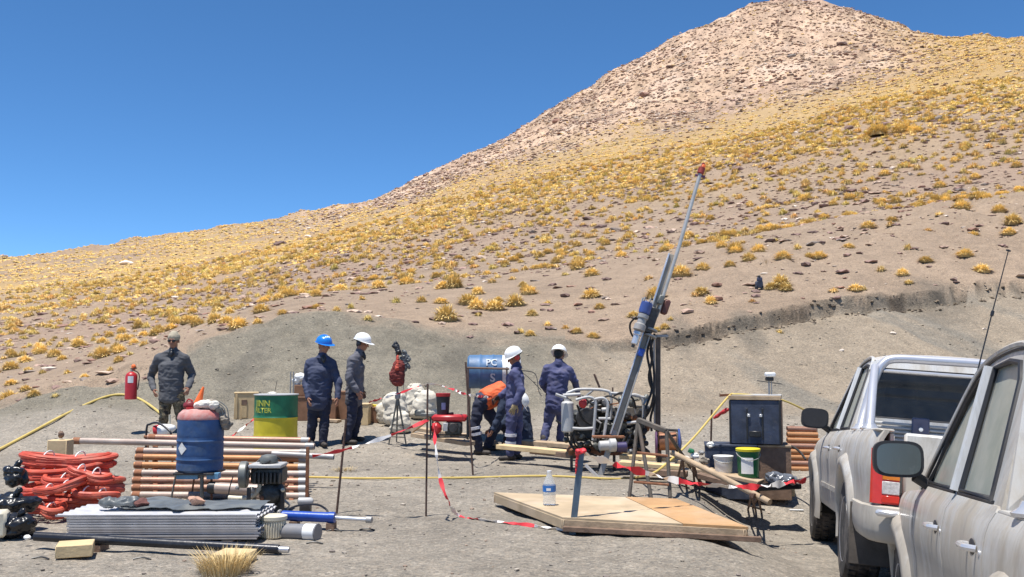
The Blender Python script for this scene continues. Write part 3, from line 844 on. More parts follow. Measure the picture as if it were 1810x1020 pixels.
M_pipe_o = mat('drill_pipe_orange', (.42, .20, .085), .55, .3, .22, 3, .2, 50, dirt=.2, dirtcol=(.50, .34, .20), dscale=2.4)
M_pipe_w = mat('drill_pipe_pale', (.40, .32, .27), .5, .15, .2, 3, .15, 50, dirt=.2, dirtcol=(.32, .2, .15), dscale=2.4)
M_black = mat('black_plastic', (.018, .019, .022), .42, 0, .2, 9, .1, 30)
M_blackrub = mat('black_rubber', (.022, .021, .021), .75, 0, .2, 20, .2, 60, dirt=.2, dirtcol=(.16, .13, .11), dscale=8)
M_bag = mat('black_bin_bag', (.013, .013, .015), .30, 0, .1, 9, .6, 14)
M_blackpipe = mat('black_steel_pipe', (.022, .023, .028), .32, .2, .2, 6, .1, 40, dirt=.12, dirtcol=(.12, .11, .10))
M_wood = mat('raw_pine', (.62, .46, .25), .8, 0, .16, 5, .25, 40)
M_woodo = mat('weathered_board', (.42, .31, .20), .85, 0, .25, 8, .35, 40, dirt=.25, dirtcol=(.30, .25, .20))
M_woodd = mat('dark_weathered_board', (.20, .13, .09), .85, 0, .3, 8, .35, 40)
M_ply = mat('pale_plywood', (.45, .345, .22), .8, 0, .2, 3.5, .2, 60, dirt=.42, dirtcol=(.56, .46, .36), dscale=1.6)
M_plyo = mat('orange_plywood', (.44, .255, .115), .75, 0, .2, 4, .2, 60, dirt=.32, dirtcol=(.46, .35, .24), dscale=1.6)
M_blue = mat('blue_drum_paint', (.030, .085, .21), .55, 0, .3, 7, .2, 30, dirt=.42, dirtcol=(.12, .165, .22), dscale=6)
M_lblue = mat('light_blue_plastic', (.13, .30, .46), .5, 0, .2, 7, .1, 30, dirt=.2, dirtcol=(.3, .34, .36))
M_green = mat('green_drum_paint', (.012, .15, .065), .5, 0, .3, 6, .15, 30, dirt=.18, dirtcol=(.12, .18, .12))
M_yellow = mat('yellow_drum_paint', (.60, .49, .02), .45, 0, .14, 6, .1, 30, dirt=.24, dirtcol=(.35, .28, .10))
M_red = mat('red_paint', (.45, .022, .025), .4, 0, .15, 6, .06, 30, dirt=.08, dirtcol=(.3, .12, .10))
M_cone = mat('orange_cone_plastic', (.85, .16, .03), .55, 0, .1, 6, .05)
M_hose = mat('orange_red_hose', (.52, .075, .04), .55, 0, .25, 8, .1, 40, dirt=.35, dirtcol=(.50, .23, .16), dscale=5)
M_yhose = mat('yellow_hose', (.62, .46, .13), .55, 0, .12, 6, .1, 40, dirt=.15, dirtcol=(.45, .36, .22))
M_white = mat('white_paint', (.80, .80, .78), .5, 0, .06, 6, .05, dirt=.1, dirtcol=(.55, .50, .42))
M_sack = mat('white_woven_sack', (.62, .57, .47), .85, 0, .2, 7, .8, 22, dirt=.45, dirtcol=(.48, .40, .29))
M_cloth_grey = mat('grey_cloth', (.28, .24, .19), .9, 0, .35, 14, .6, 40)
M_cloth_pale = mat('pale_cloth', (.66, .62, .54), .9, 0, .2, 14, .6, 40)
M_brownbox = mat('brown_box_wood', (.24, .125, .07), .8, 0, .25, 7, .25, 40)
M_creambox = mat('cream_box_wood', (.60, .45, .25), .8, 0, .14, 6, .2, 40)
M_navybox = mat('dark_blue_box_paint', (.040, .052, .085), .6, .1, .4, 6, .25, 30, dirt=.25, dirtcol=(.13, .13, .14), dscale=9)
M_tape_w = mat('white_plastic_tape', (.80, .76, .72), .6, 0, .05, 6, 0)
M_tape_r = mat('red_plastic_tape', (.66, .035, .045), .55, 0, .12, 9, 0)
M_trestle = mat('rusty_grey_trestle', (.125, .108, .09), .8, .1, .25, 9, .2, 40, dirt=.2, dirtcol=(.22, .12, .07))
M_poststeel = mat('blue_grey_angle_iron', (.12, .17, .22), .55, .4, .2, 8, .15, 40, dirt=.15, dirtcol=(.2, .18, .16))
M_engine = mat('oily_engine', (.055, .058, .056), .5, .4, .5, 22, .5, 40, dirt=.25, dirtcol=(.13, .115, .09), dscale=14)
M_engine2 = mat('grey_green_housing', (.165, .17, .155), .5, .3, .2, 9, .1, 40, dirt=.2, dirtcol=(.22, .19, .15))
M_cyl_blue = mat('blue_cylinder_paint', (.02, .07, .36), .32, .1, .12, 8, .05)
M_cream = mat('cream_plastic', (.66, .60, .46), .5, 0, .12, 6, .1, 30, dirt=.15)
M_tarp = mat('dark_grey_tarp', (.125, .135, .135), .42, 0, .3, 7, .5, 14, dirt=.2, dirtcol=(.20, .20, .18))
M_pailw = mat('white_pail', (.74, .73, .68), .4, 0, .06, 6, .03, dirt=.15, dirtcol=(.5, .46, .38))
M_pailg = mat('green_pail', (.01, .135, .05), .35, 0, .12, 6, .03)
M_lidy = mat('yellow_lid', (.75, .62, .03), .4, 0, .08, 6, .03)
M_copper = mat('copper_brown_drum', (.28, .13, .07), .5, .4, .25, 9, .15)
M_blueflange = mat('blue_flange_paint', (.05, .085, .26), .42, .1, .2, 9, .1)
M_glassy = None
# ================================================================== people
M_skin = mat('tanned_skin', (.33, .155, .095), .55, 0, .10, 20, .1, 60)
M_hair = mat('dark_hair', (.02, .015, .012), .7, 0, .2, 40, .4, 90)
M_navy = mat('navy_overall_cloth', (.060, .066, .150), .85, 0, .35, 5, .45, 26, dirt=.34, dirtcol=(.17, .15, .16), dscale=5)
M_navy2 = mat('dark_navy_jacket', (.042, .052, .098), .8, 0, .25, 6, .45, 20, dirt=.10, dirtcol=(.12, .13, .17), dscale=5)
M_navyt = mat('dark_navy_trousers', (.020, .024, .048), .85, 0, .25, 6, .4, 26, dirt=.14, dirtcol=(.09, .08, .08), dscale=5)
M_slate = mat('slate_grey_jacket', (.115, .115, .135), .85, 0, .25, 6, .45, 26, dirt=.2, dirtcol=(.20, .17, .14), dscale=5)
M_fleece = mat('grey_fleece', (.092, .095, .105), .95, 0, .22, 7, .5, 30, dirt=.15, dirtcol=(.20, .19, .18), dscale=6)
M_dkblue = mat('deep_blue_coat', (.022, .035, .070), .8, 0, .3, 6, .45, 20, dirt=.12, dirtcol=(.10, .12, .14), dscale=5)
M_vest = mat('orange_safety_vest', (.72, .125, .035), .75, 0, .3, 9, .4, 26)
M_boot = mat('work_boot_leather', (.035, .028, .024), .7, 0, .3, 14, .3, 40, dirt=.35, dirtcol=(.20, .17, .14), dscale=10)
M_glove = mat('tan_work_glove', (.30, .235, .13), .85, 0, .2, 20, .3, 50)
M_gloveb = mat('black_work_glove', (.02, .02, .024), .8, 0, .2, 20, .3, 50)
M_helw = mat('white_helmet_shell', (.82, .82, .80), .3, 0, .04, 6, 0)
M_helb = mat('blue_helmet_shell', (.015, .19, .62), .28, 0, .05, 6, 0)
M_muff = mat('red_ear_muff', (.55, .05, .04), .4, 0, .08, 6, 0)
M_refl = mat('silver_reflective_strip', (.72, .72, .76), .35, .2, .06, 9, .05)
M_beanie = mat('beige_knit_cap', (.40, .35, .26), .95, 0, .15, 20, .5, 60)
M_lens = mat('dark_sunglass_lens', (.01, .01, .012), .1, 0, 0, 6, 0)
M_eye = mat('eye_white', (.7, .68, .62), .3, 0, 0, 6, 0)
def camo():
    m, nt, b = newmat('olive_camouflage_cloth'); N = nt.nodes; L = nt.links
    tc = N.new('ShaderNodeTexCoord'); t = N.new('ShaderNodeTexNoise'); t.inputs['Scale'].default_value = 9; t.inputs['Detail'].default_value = 3
    L.new(tc.outputs['Object'], t.inputs['Vector'])
    r = N.new('ShaderNodeValToRGB'); r.color_ramp.interpolation = 'CONSTANT'
    for p, c in ((0, (.035, .028, .02)), (.42, (.14, .11, .07)), (.5, (.10, .085, .05)), (.57, (.19, .155, .10)), (.68, (.07, .045, .03))):
        e = r.color_ramp.elements.new(p) if p > 0 else r.color_ramp.elements[0]
        e.color = (*c, 1)
    r.color_ramp.elements[-1].color = (.07, .045, .03, 1)
    L.new(t.outputs['Fac'], r.inputs[0]); L.new(r.outputs[0], b.inputs['Base Color']); b.inputs['Roughness'].default_value = .9
    return m
M_camo = camo()
_ico = None
M_trimz = mat('dark_zip', (.03, .03, .035), .6, 0, .1, 9, 0)
def ico():
    global _ico
    if _ico is None:
        bm = bmesh.new(); bmesh.ops.create_icosphere(bm, subdivisions=2, radius=1)
        _ico = (np.array([v.co[:] for v in bm.verts]), np.array([[v.index for v in f.verts] for f in bm.faces])); bm.free()
    return _ico
class Soup:
    """overlapping ellipsoids that a voxel remesh fuses into one continuous skin"""
    def __init__(s): s.V = []; s.F = []; s.n = 0
    def e(s, c, r, B=None):
        V, Fc = ico(); r = r if hasattr(r, '__len__') else (r, r, r)
        W = V * np.array(r)
        if B is not None: W = W @ np.array(B).T
        s.V.append(W + np.array(c)); s.F.append(Fc + s.n); s.n += len(V)
    def limb(s, a, b, ra, rb, B=None, flat=(1, 1, 1), bulge=0.0):
        a = np.array(a, float); b = np.array(b, float); L = np.linalg.norm(b - a)
        k = max(2, int(L / (min(ra, rb) * .35)) + 1)
        for i in range(k + 1):
            t = i / k; r = ra + (rb - ra) * t + bulge * math.sin(math.pi * t)
            s.e(a + (b - a) * t, (r * flat[0], r * flat[1], r * flat[2]), B)
    def mesh(s, name, voxel, smooth=3, wrinkle=0.0, wf=16, m=None, parent=None, seed=0, sub=None):
        me = bpy.data.meshes.new('soup'); V = np.concatenate(s.V); Fc = np.concatenate(s.F)
        me.from_pydata(V.tolist(), [], Fc.tolist())
        o = bpy.data.objects.new('soup', me); COL.objects.link(o)
        md = o.modifiers.new('r', 'REMESH'); md.mode = 'VOXEL'; md.voxel_size = voxel
        bpy.context.view_layer.update()
        dg = bpy.context.evaluated_depsgraph_get()
        out = bpy.data.meshes.new_from_object(o.evaluated_get(dg)); bpy.data.objects.remove(o)
        bm = bmesh.new(); bm.from_mesh(out)
        for _ in range(smooth): bmesh.ops.smooth_vert(bm, verts=bm.verts, factor=.5, use_axis_x=True, use_axis_y=True, use_axis_z=True)
        bm.normal_update()
        if wrinkle:
            off = Vector((seed * 5.3, seed * 2.7, seed))
            for v in bm.verts:
                p = v.co
                d = mnoise.noise(Vector((p.x * wf, p.y * wf, p.z * wf * 1.7)) + off)
                d2 = mnoise.noise(Vector((p.x * wf * .55 + p.z * 5, p.y * wf * .55, p.z * wf * .9)) + off * 2)
                v.co = p + v.normal * (wrinkle * (1 - 2.2 * abs(d)) + wrinkle * 1.3 * d2)
        inv = wmat(parent).inverted()
        bmesh.ops.transform(bm, matrix=inv, verts=bm.verts)
        bm.to_mesh(out); bm.free(); out.name = name; out.materials.clear(); out.materials.append(m)
        out.polygons.foreach_set('use_smooth', [True] * len(out.polygons))
        r = bpy.data.objects.new(name, out); COL.objects.link(r); r.parent = parent; WM[r.name] = wmat(parent).copy()
        return r
def basis(fwd, up=(0, 0, 1)):
    """columns: right, forward, up"""
    f = Vector(fwd).normalized(); u = Vector(up); r = f.cross(u).normalized(); u = r.cross(f).normalized()
    return Matrix((r, f, u)).transposed()
def hand(S, wrist, fdir, pdir, sc, curl, side):
    """palm, four fingers of different length and a thumb; fdir: along the hand, pdir: palm normal"""
    f = Vector(fdir).normalized(); p = (Vector(pdir) - f * f.dot(Vector(pdir))).normalized(); r = f.cross(p) * side
    w = Vector(wrist)
    B = Matrix((r, f, p)).transposed()
    S.e(w + f * .045 * sc, (.040 * sc, .052 * sc, .016 * sc), B)
    S.limb(w - f * .01, w + f * .03 * sc, .024 * sc, .024 * sc)
    for k, (o, L) in enumerate(((-.031, .066), (-.0105, .076), (.0105, .070), (.031, .054))):
        a = w + f * .088 * sc + r * o * sc * 1.05; d = (f * 1 + r * o * 3.0).normalized(); c = curl
        for seg, l in enumerate((.42, .33, .25)):
            c1 = c * (seg + .6)
            dd = (d * math.cos(c1) + p * math.sin(c1)).normalized(); b = a + dd * L * l * sc * 1.05
            S.limb(a, b, (.0092 - .0008 * seg) * sc, (.0086 - .0008 * seg) * sc); a = b
    a = w + f * .022 * sc - r * .030 * sc
    for seg, l in enumerate((.036, .030, .024)):
        d = (f * (.75 + .15 * seg) - r * (.75 - .3 * seg) + p * (.3 + .2 * seg * curl)).normalized(); b = a + d * l * sc
        S.limb(a, b, .0125 * sc - .0012 * seg, .0115 * sc - .0012 * seg); a = b
def human(label, d0, J, face, hface, up, low, one=False, sc=1.0, girth=1.0, helmet=None, muff=None, glove=(None, None), bootm=None,
          hem=.30, curl=.35, glasses=False, beanie=False, seed=1, headup=(0, 0, 1), toes=None, collar=True, palm=None, vest=False, strips=(), cuffcol=None, ground=None):
    """J: joint name -> (px, py, depth offset); every joint placed where it stands in the scene"""
    Q = {k: P(v[0], v[1], d0 + v[2]) for k, v in J.items()}
    for kk in ('shL', 'shR'):
        Q[kk] = Q[kk].lerp(Q['che'], .09); Q[kk].z -= .012
    hd_ = Q['head'] - Q['neck']; Q['neck'] = Q['neck'] + hd_ * .18
    for kk in ('ankL', 'ankR'):
        if ground is None: pass
        elif ground == 'snap': Q[kk].z = zg(Q[kk].x, Q[kk].y) + .085
        else: Q[kk].z = max(Q[kk].z, ground + .085)
    base = (Q['ankL'] + Q['ankR']) / 2; base.z = min(Q['ankL'].z, Q['ankR'].z) - .085
    root = thing('person', label, 'person', base)
    F_ = Vector(face).normalized(); B = basis(F_)
    hf = Vector(hface).normalized(); HB = basis(hf, headup)
    hx, hy, hz = HB.col[0], HB.col[1], HB.col[2]
    pel, che = Q['pel'], Q['che']
    spine = (che - pel).normalized(); tb = basis(F_ - spine * F_.dot(spine), spine)
    S = Soup()
    # head with a face
    h = Q['head']; k = sc
    k = sc * 1.07; H = lambda x, y, z, k=k: h + (hx * x + hy * y + hz * z) * k
    S.e(H(0, -.012, .03), (.076 * k, .094 * k, .090 * k), HB)
    S.e(H(0, .018, -.028), (.060 * k, .070 * k, .078 * k), HB)
    S.e(H(0, .052, -.078), (.034 * k, .030 * k, .024 * k), HB)      # chin
    S.e(H(0, .078, .030), (.050 * k, .016 * k, .014 * k), HB)       # brow
    S.limb(H(0, .086, .018), H(0, .108, -.020), .009 * k, .013 * k)  # nose
    S.e(H(0, .082, -.050), (.024 * k, .012 * k, .010 * k), HB)      # mouth
    for s_ in (-1, 1):
        S.e(H(.040 * s_, .060, -.020), (.026 * k, .022 * k, .024 * k), HB)
        S.e(H(.078 * s_, -.005, -.005), (.010 * k, .020 * k, .032 * k), HB)
    nk = Q['neck']; hk = k; k = sc
    S.limb(nk, H(0, -.015, -.05), .064 * k, .060 * k)
    g = girth
    # trunk
    for i in range(9):
        t = i / 8; c = pel.lerp(che, t); w = (.150 - .030 * math.sin(math.pi * min(t * 1.1, 1)) + .02 * t) * g * k
        S.e(c, (w, (.098 + .012 * t) * g * k, .10 * k), tb)
    for sd in ('L', 'R'):
        sh, el, wr = Q['sh' + sd], Q['el' + sd], Q['wr' + sd]; hi, kn, an = Q['hip' + sd], Q['kn' + sd], Q['ank' + sd]
        S.limb(che + spine * .06, sh, .07 * k, .058 * k); S.limb(sh, el, .052 * k * g ** .5, .040 * k); S.limb(el, wr, .040 * k, .026 * k, bulge=.004)
        S.limb(hi, kn, .082 * k, .055 * k); S.limb(kn, an, .055 * k, .038 * k, bulge=.008)
        S.limb(an, an + Vector((0, 0, -.05)), .034 * k, .034 * k)
        pd = Vector(palm[sd]) if palm else (pel - wr); fd = (wr - el).normalized()
        if 'hd' + sd in J: fd = (Q['hd' + sd] - wr).normalized()
        hand(S, wr, fd, pd, k * .98, curl, -1 if sd == 'L' else 1)
    S.mesh('body', .0068, 2, 0, m=M_skin, parent=root)
    for s_ in (-1, 1):
        mb = MB(); mb.blob(H(.031 * s_, .083, .008), (.012 * k, .009 * k, .008 * k), HB, 10, 6); eo = mb.build('eye', M_eye, root)
        mb = MB(); mb.blob(H(.031 * s_, .0895, .008), (.005 * k, .004 * k, .005 * k), HB, 8, 5); mb.build('iris', M_hair, eo)
    if not beanie:
        Sh = Soup(); Sh.e(H(0, -.030, .025), (.082 * k, .086 * k, .088 * k), HB); Sh.e(H(0, -.055, -.03), (.062 * k, .045 * k, .055 * k), HB)
        Sh.mesh('hair', .009, 2, .002, 40, M_hair, root)
    # clothing
    def trunk_c(S2, ga, t0=0.0, t1=1.0, extra=0.0):
        for i in range(13):
            t = t0 + (t1 - t0) * i / 12; c = pel.lerp(che, t)
            w = (.168 - (.002 if not one else .016) * math.sin(math.pi * min(max(t, 0) * 1.1, 1)) + .012 * max(t, 0) + extra * (1 - t)) * ga * k
            S2.e(c, (w, (.124 + .012 * t + extra * (1 - t)) * ga * k, .085 * k), tb)
    U = Soup(); trunk_c(U, g * 1.02, -hem, 1.0, .006 if not one else .0)
    for sd in ('L', 'R'):
        sh, el, wr = Q['sh' + sd], Q['el' + sd], Q['wr' + sd]
        U.limb(che + spine * .045, sh, .086 * k * g, .076 * k)
        U.limb(sh, el, .074 * k * g ** .5, .060 * k * g ** .3); U.limb(el, el.lerp(wr, .95), .062 * k, .048 * k)
    for sd in ('L', 'R'):
        U.limb(nk - spine * .035, Q['sh' + sd] + spine * .004, .066 * k, .070 * k); U.limb(che + spine * .0, Q['sh' + sd].lerp(che, .25), .11 * k * g, .085 * k)
    U.limb(nk + spine * -.03, nk - spine * .005, .080 * k, .074 * k)
    if one:
        for sd in ('L', 'R'):
            hi, kn, an = Q['hip' + sd], Q['kn' + sd], Q['ank' + sd]
            U.limb(hi, kn, .106 * k * g ** .5, .078 * k); U.limb(kn, kn.lerp(an, .96), .078 * k, .066 * k)
            U.limb(pel, hi, .11 * k * g, .105 * k)
        up_o = U.mesh('overall', .0125, 6, .010, 9, up, root, seed)
    else:
        up_o = U.mesh('jacket', .0125, 7, .010, 9, up, root, seed)
        T = Soup()
        for sd in ('L', 'R'):
            hi, kn, an = Q['hip' + sd], Q['kn' + sd], Q['ank' + sd]
            T.limb(hi, kn, .100 * k * g ** .5, .078 * k); T.limb(kn, kn.lerp(an, .97), .078 * k, .066 * k)
            T.limb(pel, hi, .100 * k * g, .095 * k)
        T.e(pel, (.145 * k * g, .102 * k * g, .09 * k), tb)
        T.mesh('trousers', .0125, 3, .010, 9, low, root, seed + 3)
    if vest:
        Vs = Soup()
        for i in range(11):
            t = .12 + .95 * i / 10; c = pel.lerp(che, t); w = (.200 - .010 * math.sin(math.pi * min(t * 1.1, 1)) + .016 * t) * g * k
            Vs.e(c, (w, (.152 + .012 * t) * g * k, .07 * k), tb)
        vo = Vs.mesh('safety_vest', .0125, 3, .006, 13, M_vest, root, seed + 8)
    for (ja, jb, t, r) in strips:
        a, b = Q[ja], Q[jb]; c = a.lerp(b, t); ax = (b - a).normalized()
        mb = MB(); mb.lathe([(r, -.022), (r + .004, -.020), (r + .004, .020), (r, .022)], c, ax, 18); mb.build('reflective_strip', M_refl, root)
    # collar
    if collar:
        mb = MB(); a = nk + spine * -.015; mb.lathe([(.092 * k, -.035), (.082 * k, .008), (.073 * k, .008), (.070 * k, -.03)], a, (H(0, -.01, -.05) - nk).normalized() + spine, 16)
        mb.build('collar', up, root)
    if not one:
        fr = (F_ - spine * F_.dot(spine)).normalized(); Sf = Soup(); Sf.e(nk - spine * .035 + fr * .072 * g, (.045, .030, .055), tb); Sf.e(nk - spine * .075 + fr * .098 * g, (.026, .026, .05), tb)
        Sf.mesh('shirt_front', .008, 2, .002, 20, M_black, root)
    # boots
    for sd in ('L', 'R'):
        an = Q['ank' + sd]; td = Vector(toes[sd]) if toes else Vector((F_.x, F_.y, 0)); td.z = 0; td.normalize()
        Bt = Soup(); g0 = an + Vector((0, 0, -.085 * 1)); BB = basis(td)
        Bt.limb(an + Vector((0, 0, .05)), an + Vector((0, 0, -.03)), .056 * k, .054 * k)
        Bt.limb(g0 + Vector((0, 0, .042)) - td * .045, g0 + td * .15 * k + Vector((0, 0, .036)), .046 * k, .042 * k, BB, (1, 1.1, .85))
        Bt.mesh('boot', .0095, 2, 0, 10, bootm or M_boot, root)
    for sd, gm in zip(('L', 'R'), glove):
        if gm is None: continue
        wr, el = Q['wr' + sd], Q['el' + sd]; fd = (wr - el).normalized()
        if 'hd' + sd in J: fd = (Q['hd' + sd] - wr).normalized()
        pd = Vector(palm[sd]) if palm else (pel - wr)
        Gs = Soup(); hand(Gs, wr, fd, pd, k * 1.16, curl, -1 if sd == 'L' else 1); Gs.limb(el.lerp(wr, .75), wr, .046 * k, .040 * k)
        Gs.mesh('glove', .0062, 2, 0, 10, gm, root)
    k = hk
    if helmet:
        mb = MB(); c0 = H(0, -.014, .048); prof = []
        n = 9
        for i in range(n + 1):
            a = math.pi / 2 * i / n; prof.append((.118 * math.cos(a) ** .8 if i < n else 0.0, .108 * math.sin(a)))
        # elliptical dome
        V0 = len(mb.v); mb.lathe([(.108, 0.0), (.118, -.004)] + prof, (0, 0, 0), (0, 0, 1), 26)
        mb.v = [c0 + (hx * v.x + hy * v.y * 1.14 + hz * v.z) * k for v in mb.v]
        ho = mb.build('helmet', helmet, root)
        mb = MB(); rim = []
        for q in range(2):
            row = []
            for i in range(27):
                a = 2 * math.pi * i / 26; fr = max(0, math.sin(a)); w = .012 + (.050 * fr ** 1.5)
                rr = .116 + (w if q else -.004)
                row.append(c0 + (hx * math.cos(a) * rr + hy * math.sin(a) * rr * 1.14 + hz * (-.006 - (.012 * fr if q else 0))) * k)
            rim.append(row)
        mb.grid(rim); mb.build('brim', helmet, ho, thick=.003)
        mb = MB()
        for xo in (-.028, 0, .028):
            pts_ = [c0 + (hx * xo + hy * math.cos(a) * .118 * 1.1 + hz * (.112 * math.sin(a) - abs(xo) * .12)) * k for a in [R_(28 + 124 * i / 10) for i in range(11)]]
            mb.tube(pts_, .007 * k, 6)
        mb.build('ridge', helmet, ho)
    if muff:
        for s_ in (-1, 1):
            mb = MB(); c = H(.098 * s_, -.008, -.004); mb.lathe([(.024, -.020), (.036, -.016), (.040, 0), (.034, .018), (.022, .024)], c, hx * s_, 16)
            mo = mb.build('ear_muff', muff, root)
            mb = MB(); mb.tube([c + hz * .035 * k, H(.112 * s_, -.01, .06)], .006, 6); mb.build('muff_arm', M_black, mo)
        mb = MB(); mb.tube([H(.11 * math.cos(a), -.06 - .085 * math.sin(a), .03) for a in [math.pi * i / 10 for i in range(11)]], .006, 6); mb.build('headband', M_black, root)
    if glasses:
        for s_ in (-1, 1):
            mb = MB(); mb.blob(H(.033 * s_, .094, .006), (.030 * k, .009 * k, .020 * k), HB, 14, 8); mb.build('sunglass_lens', M_lens, root)
        mb = MB(); mb.tube([H(-.082, 0, .014), H(-.062, .088, .014), H(0, .104, .012), H(.062, .088, .014), H(.082, 0, .014)], .0032, 6); mb.build('sunglass_frame', M_lens, root)
    if beanie:
        Sb = Soup(); Sb.e(H(0, -.014, .056), (.092 * k, .108 * k, .086 * k), HB); Sb.e(H(0, -.012, .10), (.068 * k, .080 * k, .060 * k), HB)
        Sb.mesh('knit_cap', .009, 2, .002, 40, M_beanie, root)
    return root, Q, up_o
# man on the left, facing the camera
human('man in grey fleece, camouflage trousers, beige cap and sunglasses standing behind the pipe rack', 15.8,
      dict(head=(307, 603, 0), neck=(306, 622, 0), che=(303, 645, 0), pel=(303, 692, 0), shL=(279, 631, 0), shR=(329, 631, 0), elL=(266, 664, .14), elR=(339, 662, .14),
           wrL=(272, 690, -.10), wrR=(333, 686, -.12), hipL=(294, 696, 0), hipR=(314, 696, 0), knL=(290, 737, -.05), knR=(320, 738, 0), ankL=(287, 775, 0), ankR=(325, 775, .05)),
      (.05, -1, 0), (.02, -1, -.06), M_fleece, M_camo, girth=1.16, sc=1.04, glasses=True, beanie=True, hem=.28, curl=.5, seed=2, ground='snap', palm={'L': (1, .6, 0), 'R': (-1, .6, 0)})
human('man in blue safety helmet and dark padded jacket with hands at his pockets', 14.9,
      dict(head=(573, 611, 0), neck=(569, 632, 0), che=(567, 655, 0), pel=(565, 702, 0), shL=(546, 640, -.02), shR=(588, 640, .05), elL=(541, 677, .05), elR=(598, 676, .0),
           wrL=(545, 704, -.12), wrR=(597, 703, -.10), hipL=(556, 705, 0), hipR=(574, 705, 0), knL=(553, 745, 0), knR=(573, 746, -.02), ankL=(548, 784, .05), ankR=(571, 787, -.05)),
      (.45, -1, 0), (.75, -.75, -.22), M_navy2, M_navyt, girth=1.14, sc=1.0, helmet=M_helb, hem=.34, seed=4, ground='snap', palm={'L': (1, .3, 0), 'R': (-1, .3, 0)})
human('man in white helmet and slate jacket standing sideways beside the blue helmeted man', 15.1,
      dict(head=(641, 607, 0), neck=(634, 626, 0), che=(629, 648, 0), pel=(626, 697, 0), shL=(622, 634, -.20), shR=(634, 634, .20), elL=(616, 668, -.24), elR=(632, 668, .24),
           wrL=(631, 692, -.22), wrR=(640, 690, .22), hipL=(623, 700, -.09), hipR=(629, 700, .09), knL=(622, 739, -.10), knR=(632, 738, .10), ankL=(612, 776, -.12), ankR=(625, 774, .14)),
      (1, -.25, 0), (1, -.35, -.32), M_slate, M_navyt, girth=1.0, sc=.99, helmet=M_helw, muff=mat('dark_ear_muff', (.03, .03, .035), .4, 0, .1, 6, 0), hem=.30, seed=6, ground='snap')
human('short worker in white helmet, red ear muffs and dusty blue overalls looking down', 13.6,
      dict(head=(908, 632, 0), neck=(914, 649, 0), che=(911, 667, 0), pel=(908, 713, 0), shL=(909, 658, -.17), shR=(917, 658, .18), elL=(921, 690, -.24), elR=(900, 688, .22),
           wrL=(911, 714, -.26), wrR=(884, 700, .2), hipL=(906, 716, -.08), hipR=(911, 716, .08), knL=(903, 757, -.10), knR=(916, 757, .08), ankL=(902, 798, -.08), ankR=(913, 799, .06)),
      (-1, -.30, 0), (-.95, -.45, -.5), M_navy, None, one=True, sc=.93, girth=1.0, helmet=M_helw, muff=M_muff, glove=(M_glove, M_gloveb), seed=8, ground='snap',
      strips=(('knL', 'ankL', .25, .082), ('knL', 'ankL', .55, .076)))
human('worker in white helmet and blue overalls seen from behind, reaching for the machine pipes', 14.6,
      dict(head=(988, 628, .05), neck=(987, 642, 0), che=(986, 661, 0), pel=(984, 708, -.02), shL=(967, 650, 0), shR=(1006, 652, 0), elL=(959, 678, .10), elR=(1016, 674, .05),
           wrL=(968, 692, .30), wrR=(1021, 690, .22), hipL=(976, 711, 0), hipR=(992, 711, 0), knL=(968, 747, .05), knR=(994, 748, .10), ankL=(961, 784, -.10), ankR=(990, 786, .15)),
      (.22, 1, 0), (.3, 1, -.45), M_navy, None, one=True, sc=.96, girth=1.10, helmet=M_helw, glove=(M_gloveb, M_gloveb), seed=10, ground=.10)
human('worker in orange vest and dark trousers with silver strips bending far over to the right', 14.3,
      dict(head=(917, 712, .25), neck=(905, 700, .18), che=(886, 694, .1), pel=(853, 708, 0), shL=(893, 703, -.14), shR=(897, 697, .25), elL=(884, 733, -.16), elR=(900, 733, .2),
           wrL=(872, 758, -.16), wrR=(905, 765, .2), hipL=(848, 714, -.09), hipR=(856, 716, .09), knL=(839, 751, -.12), knR=(878, 752, .12), ankL=(847, 788, -.10), ankR=(862, 786, .16)),
      (.5, -.15, -1), (.6, -.1, -.8), M_dkblue, M_navyt, sc=.98, girth=1.14, helmet=M_helw, seed=12, ground='snap', toes={'L': (1, -.2, 0), 'R': (1, 0, 0)}, vest=True, hem=.1,
      strips=(('knL', 'ankL', .12, .086), ('knL', 'ankL', .36, .082)), headup=(.8, 0, .5))
human('crouching worker in deep blue coat squatting behind the short worker', 15.0,
      dict(head=(896, 722, .1), neck=(906, 716, .05), che=(917, 726, 0), pel=(923, 768, -.05), shL=(908, 722, -.18), shR=(912, 722, .2), elL=(893, 748, -.22), elR=(890, 746, .22),
           wrL=(874, 760, -.2), wrR=(870, 758, .2), hipL=(920, 774, -.1), hipR=(922, 774, .1), knL=(893, 757, -.16), knR=(893, 755, .16), ankL=(908, 786, -.16), ankR=(910, 786, .16)),
      (-1, -.2, -.3), (-1, -.1, -.6), M_dkblue, M_navyt, sc=1.0, girth=1.3, helmet=M_helw, seed=14, ground='snap', toes={'L': (-1, 0, 0), 'R': (-1, 0, 0)}, hem=.2)
# ================================================================== left foreground
def Pz(px, py, z):
    r = ray(px, py); t = (z - CZ) / r.z
    return Vector((r.x * t, r.y * t, z))
UPV = Vector((0, 0, 1))
